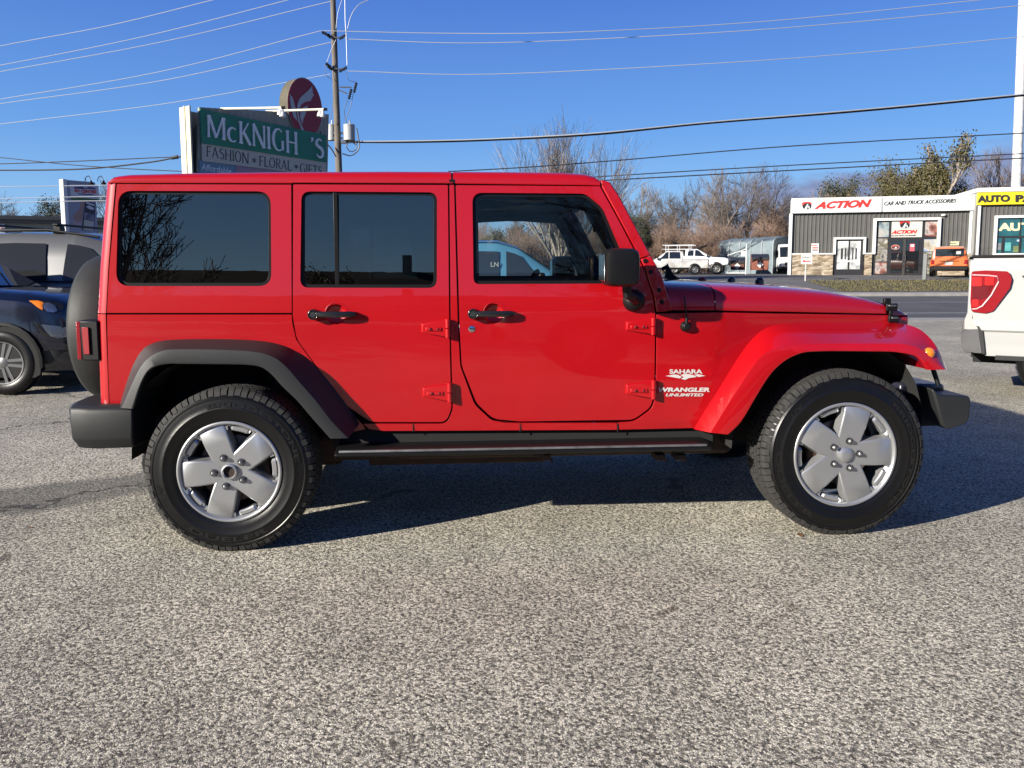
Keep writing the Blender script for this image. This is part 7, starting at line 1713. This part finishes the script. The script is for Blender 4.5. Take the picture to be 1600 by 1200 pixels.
# right of the windscreen
R_T = [('b1', 985, 78, 296, 'bare grey tree just right of the windscreen'), ('g3', 1000, 66, 330, 'dark green conifer-like tree nearest the windscreen pillar'), ('b2', 1015, 82, 284, 'slender tan bare tree between the windscreen and the white pickups'), ('b1', 1040, 90, 286, 'bare tree directly above the dirt-streaked pickup'), ('b3', 1066, 88, 268, 'bare tree above the clean white pickup, left of the tallest pair'),
       ('b4', 1050, 70, 342, 'low russet thicket tree behind the dirt-streaked pickup'), ('b4', 1085, 72, 335, 'rust-coloured bushy tree above the clean white pickup'), ('b3', 1112, 80, 262, 'tall spreading bare tree above the left end of the shelter'), ('b2', 1130, 84, 256, 'tan bare tree above the middle of the shelter'), ('b1', 1160, 86, 250, 'tallest bare tree above the right half of the shelter'), ('b3', 1188, 92, 262, 'bare tree above the right end of the shelter'),
       ('b4', 1105, 68, 352, 'low brown thicket tree behind the ladder rack'), ('b4', 1140, 75, 340, 'brown bushy tree right behind the middle of the shelter'), ('b4', 1180, 76, 338, 'brown bushy tree right behind the right end of the shelter'), ('b4', 1020, 74, 350, 'brown brushy tree behind the cab of the dirt-streaked pickup'),
       ('b4', 1218, 80, 318, 'small brown tree between shelter and shop corner'), ('b1', 1205, 84, 300, 'thin bare tree left of the shop corner'), ('g3', 1275, 84, 277, 'rounded dark evergreen rising behind the A emblem of the fascia'), ('b4', 1308, 76, 292, 'small russet tree behind the red lettering of the fascia'), ('b3', 1240, 86, 300, 'bare tree right behind the shop corner'),
       ('g1', 1380, 80, 266, 'yellow-green leafy tree behind the middle of the fascia'), ('g1', 1432, 84, 252, 'broad yellow-green leafy tree left of the poplar'), ('g2', 1470, 78, 212, 'tall narrow yellow-green poplar with pale limbs'), ('g2', 1447, 84, 226, 'shorter thin poplar left of the tall one'), ('g1', 1495, 86, 274, 'leafy tree just right of the tall poplar'), ('g1', 1355, 82, 288, 'low leafy tree left end of the yellow-green clump'), ('b2', 1540, 80, 226, 'slender bare tree between the poplar and the white mast'), ('b1', 1572, 84, 240, 'bare tree right behind the white mast'), ('b4', 1535, 88, 268, 'brown bushy tree above the left end of the yellow sign'), ('b4', 1330, 84, 298, 'little brown tree low behind the roof of the ACTION shop'), ('b1', 1640, 80, 235, 'bare tree right of the white mast, at the edge')]
for k, (key, px, d, row, lb) in enumerate(R_T): tree_at(key, px, d, hpx(row, d), lb, rz=k*1.7)
L_T = [('b1', 5, 72, 292, 'bare tree at the left edge above the beige hall'), ('g3', 18, 76, 330, 'low dark evergreen at the left edge above the beige hall'), ('g3', 66, 78, 302, 'dark evergreen between the left edge and the RV billboard'), ('b3', 84, 80, 294, 'bare tree left of the RV billboard'), ('b2', 40, 84, 318, 'small bare tree between the two dark evergreens'), ('b1', 165, 80, 272, 'bare tree between RV billboard and the hard top'), ('b2', -40, 76, 290, 'bare tree beyond the left edge')]
for k, (key, px, d, row, lb) in enumerate(L_T): tree_at(key, px, d, hpx(row, d), lb, rz=k*2.1+.3, group='trees behind the beige hall')
M_T = [('b3', 700, 90, 300), ('b4', 740, 84, 340), ('g1', 772, 70, 352), ('b2', 800, 84, 335), ('g1', 820, 86, 350), ('b4', 850, 80, 360), ('g3', 890, 84, 350), ('b4', 905, 78, 352), ('b3', 930, 84, 330), ('b1', 955, 82, 300), ('b2', 610, 95, 262), ('b1', 600, 95, 268)]
ML = ['bare tree seen over the driver window, left', 'rusty thicket tree seen low through the front windows', 'green-brown tree above the blue van roof', 'tan bare tree above the blue van', 'greenish tree behind the van windscreen', 'russet thicket above the van bonnet', 'dark tree behind the multi-stemmed tree', 'rusty bush tree right of the multi-stemmed tree', 'spreading bare tree right of the multi-stemmed tree', 'bare tree peeping over the windscreen header', 'twiggy treetop just showing over the rear doors', 'lower twiggy treetop beside it over the rear doors']
for k, ((key, px, d, row), lb) in enumerate(zip(M_T, ML)): tree_at(key, px, d, hpx(row, d), lb, rz=k*1.3+.7, group='trees seen through and over the off-roader')
# brush and far wood as masses
def brush(name, label, l0, l1, d0, d1, h0, h1, n, mt_, seed, w=.03):
    rg = random.Random(seed); mb = MB()
    for i in range(n):
        l_ = rg.uniform(l0, l1); d = rg.uniform(d0, d1); h = rg.uniform(h0, h1)*(.75+.35*math.sin(l_*.35+seed)+.2*math.sin(l_*1.3)); p = LOC(l_, d, .85)+Vector((0, 0, rg.random()*h*.55)); dr_ = Vector((rg.gauss(0, .45), rg.gauss(0, .3), 1)).normalized(); L_ = h*rg.uniform(.2, .5); q = p+dr_*L_; sd_ = RT*w*rg.uniform(.5, 1.3)
        k = len(mb.v); mb.v += [p-sd_, p+sd_, q]; mb.f.append((k, k+1, k+2)); mb.m.append(0)
        for j in range(2):
            m_ = p.lerp(q, rg.uniform(.3, .8)); e = m_+Vector((rg.gauss(0, .5), rg.gauss(0, .3), rg.uniform(.2, .9))).normalized()*L_*.5; k = len(mb.v); mb.v += [m_-sd_*.6, m_+sd_*.6, e]; mb.f.append((k, k+1, k+2)); mb.m.append(0)
    return tag(mb.build(name, mt_, smooth=False), label, 'brush', kind='stuff')
brush('undergrowth', 'brown leafless brush filling the ground beyond the far lot', -5, 36, 73, 84, 3.0, 5.6, 15000, m_bkr, 2, .030)
brush('undergrowth', 'greyish tangle of far brush under the bare trees', -60, 60, 86, 98, 3.5, 6.0, 14000, m_bk2, 5, .045)
mb = MB(); rg = random.Random(9)
for i in range(26000):
    l_ = rg.uniform(-60, 62); d = rg.uniform(98, 108); top = 4.6+1.2*math.sin(l_*.13)+.8*math.sin(l_*.41+1)+rg.random()*.8; c = LOC(l_, d, .9+rg.random()*top); a = Vector((rg.gauss(0, 1), rg.gauss(0, 1), rg.gauss(0, 1))).normalized()*.28; b = Vector((rg.gauss(0, 1), rg.gauss(0, 1), rg.gauss(0, 1))).normalized()*.22; k = len(mb.v); mb.v += [c-a, c+b, c+a]; mb.f.append((k, k+1, k+2)); mb.m.append(0)
tag(mb.build('treeline', leafmat('far_wood', [(.06, .055, .03), (.12, .09, .05), (.17, .13, .08)]), smooth=False), 'far wood closing the view behind the bare trees', 'wood', kind='stuff')
# rising ground behind the wood
mb = MB(); rows = []
for i in range(41):
    l_ = -1400+i*70; rows.append([LOC(l_, 220, .5), LOC(l_, 260, 5.0+2.5*math.sin(i*1.3)), LOC(l_, 420, 9+3*math.sin(i*.9+1)), LOC(l_, 500, 0)])
mb.loft(rows); tag(mb.build('hills', M('wooded_hill', (.07, .065, .045), rough=1, dirt=(.12, .10, .07), vs=.08)), kind='structure')

# ================================================================== BEHIND THE CAMERA (mirrored in the glass and paint)
BP = [(-20, 12)]
bk = empty('brick_house', (-4, -34, 0), 'low dark-roofed building across the lot behind the photographer', 'building')
mb = MB(); mb.box((2, -36, 1.6), (34, 8, 3.2)); mb.build('wall', M('brown_brick', (.16, .10, .07), rough=.9, var=.2, vs=3), bk)
mb = MB(); mb.loft([[(-15.6, -31.4, 3.1), (-15.6, -36, 5.6), (-15.6, -40.6, 3.1)], [(19.6, -31.4, 3.1), (19.6, -36, 5.2), (19.6, -40.6, 3.1)]], closed=True, cap=True); rf = mb.build('roof', M('dark_shingle', (.035, .033, .032), rough=.9), bk); mb = MB(); mb.box((-1.5, -36, 5.7), (.45, .45, 1.2)); mb.build('chimney', M('brown_brick', (.16, .10, .07)), rf)
t_ = tree_at('b3', 0, 50, 17, 'spreading bare tree beside the building behind the photographer', 1.0, 'trees behind the photographer'); t_.location = (-13.5, -27, 0)
t_ = tree_at('b1', 0, 50, 14, 'upright bare tree in front of the building behind the photographer', 2.0, 'trees behind the photographer'); t_.location = (-11.5, -25, 0)
t_ = tree_at('g3', 0, 50, 15, 'dark evergreen beside the bare trees behind the photographer', 2.0, 'trees behind the photographer'); t_.location = (-15.5, -23, 0)
t_ = tree_at('g3', 0, 50, 4.8, 'small dark evergreen near the chimney behind the photographer', 0.5, 'trees behind the photographer'); t_.location = (-3.5, -30, 0)
t_ = tree_at('b2', 0, 50, 13, 'tall tan bare tree right of the building behind the photographer', 0.5, 'trees behind the photographer'); t_.location = (12, -26, 0)
t_ = tree_at('b3', 0, 50, 11, 'spreading bare tree far right behind the photographer', 2.5, 'trees behind the photographer'); t_.location = (8.5, -24, 0)
s1 = copy_thing(hb, (5.2, -11.0, 0), math.pi+.15, 'silver hatchback parked across the lot behind the photographer'); s1['category'] = 'car'
s2 = copy_thing(t1, (4.3, -6.9, 0), math.pi, 'dirty white crew-cab pickup truck parked beside the photographer, mirrored in the front door'); s2.scale = (1, 1, 1)
# leaf litter on the lot
mb = MB(); rg = random.Random(4)
for k in range(60):
    l_ = rg.uniform(-6, 9); d = rg.uniform(2.4, 16); p = LOC(l_, d, .004); a = rg.random()*6.28; s = rg.uniform(.012, .03); u = Vector((math.cos(a), math.sin(a), .1))*s; v = Vector((-math.sin(a), math.cos(a), .25))*s*.6; kk = len(mb.v); mb.v += [p-u, p+v, p+u, p-v+Vector((0, 0, .004))]; mb.f.append((kk, kk+1, kk+2, kk+3)); mb.m.append(0)
tag(mb.build('leaf_litter', m_lfb, smooth=False), 'a few dry brown leaves scattered over the asphalt', 'leaves', kind='stuff')
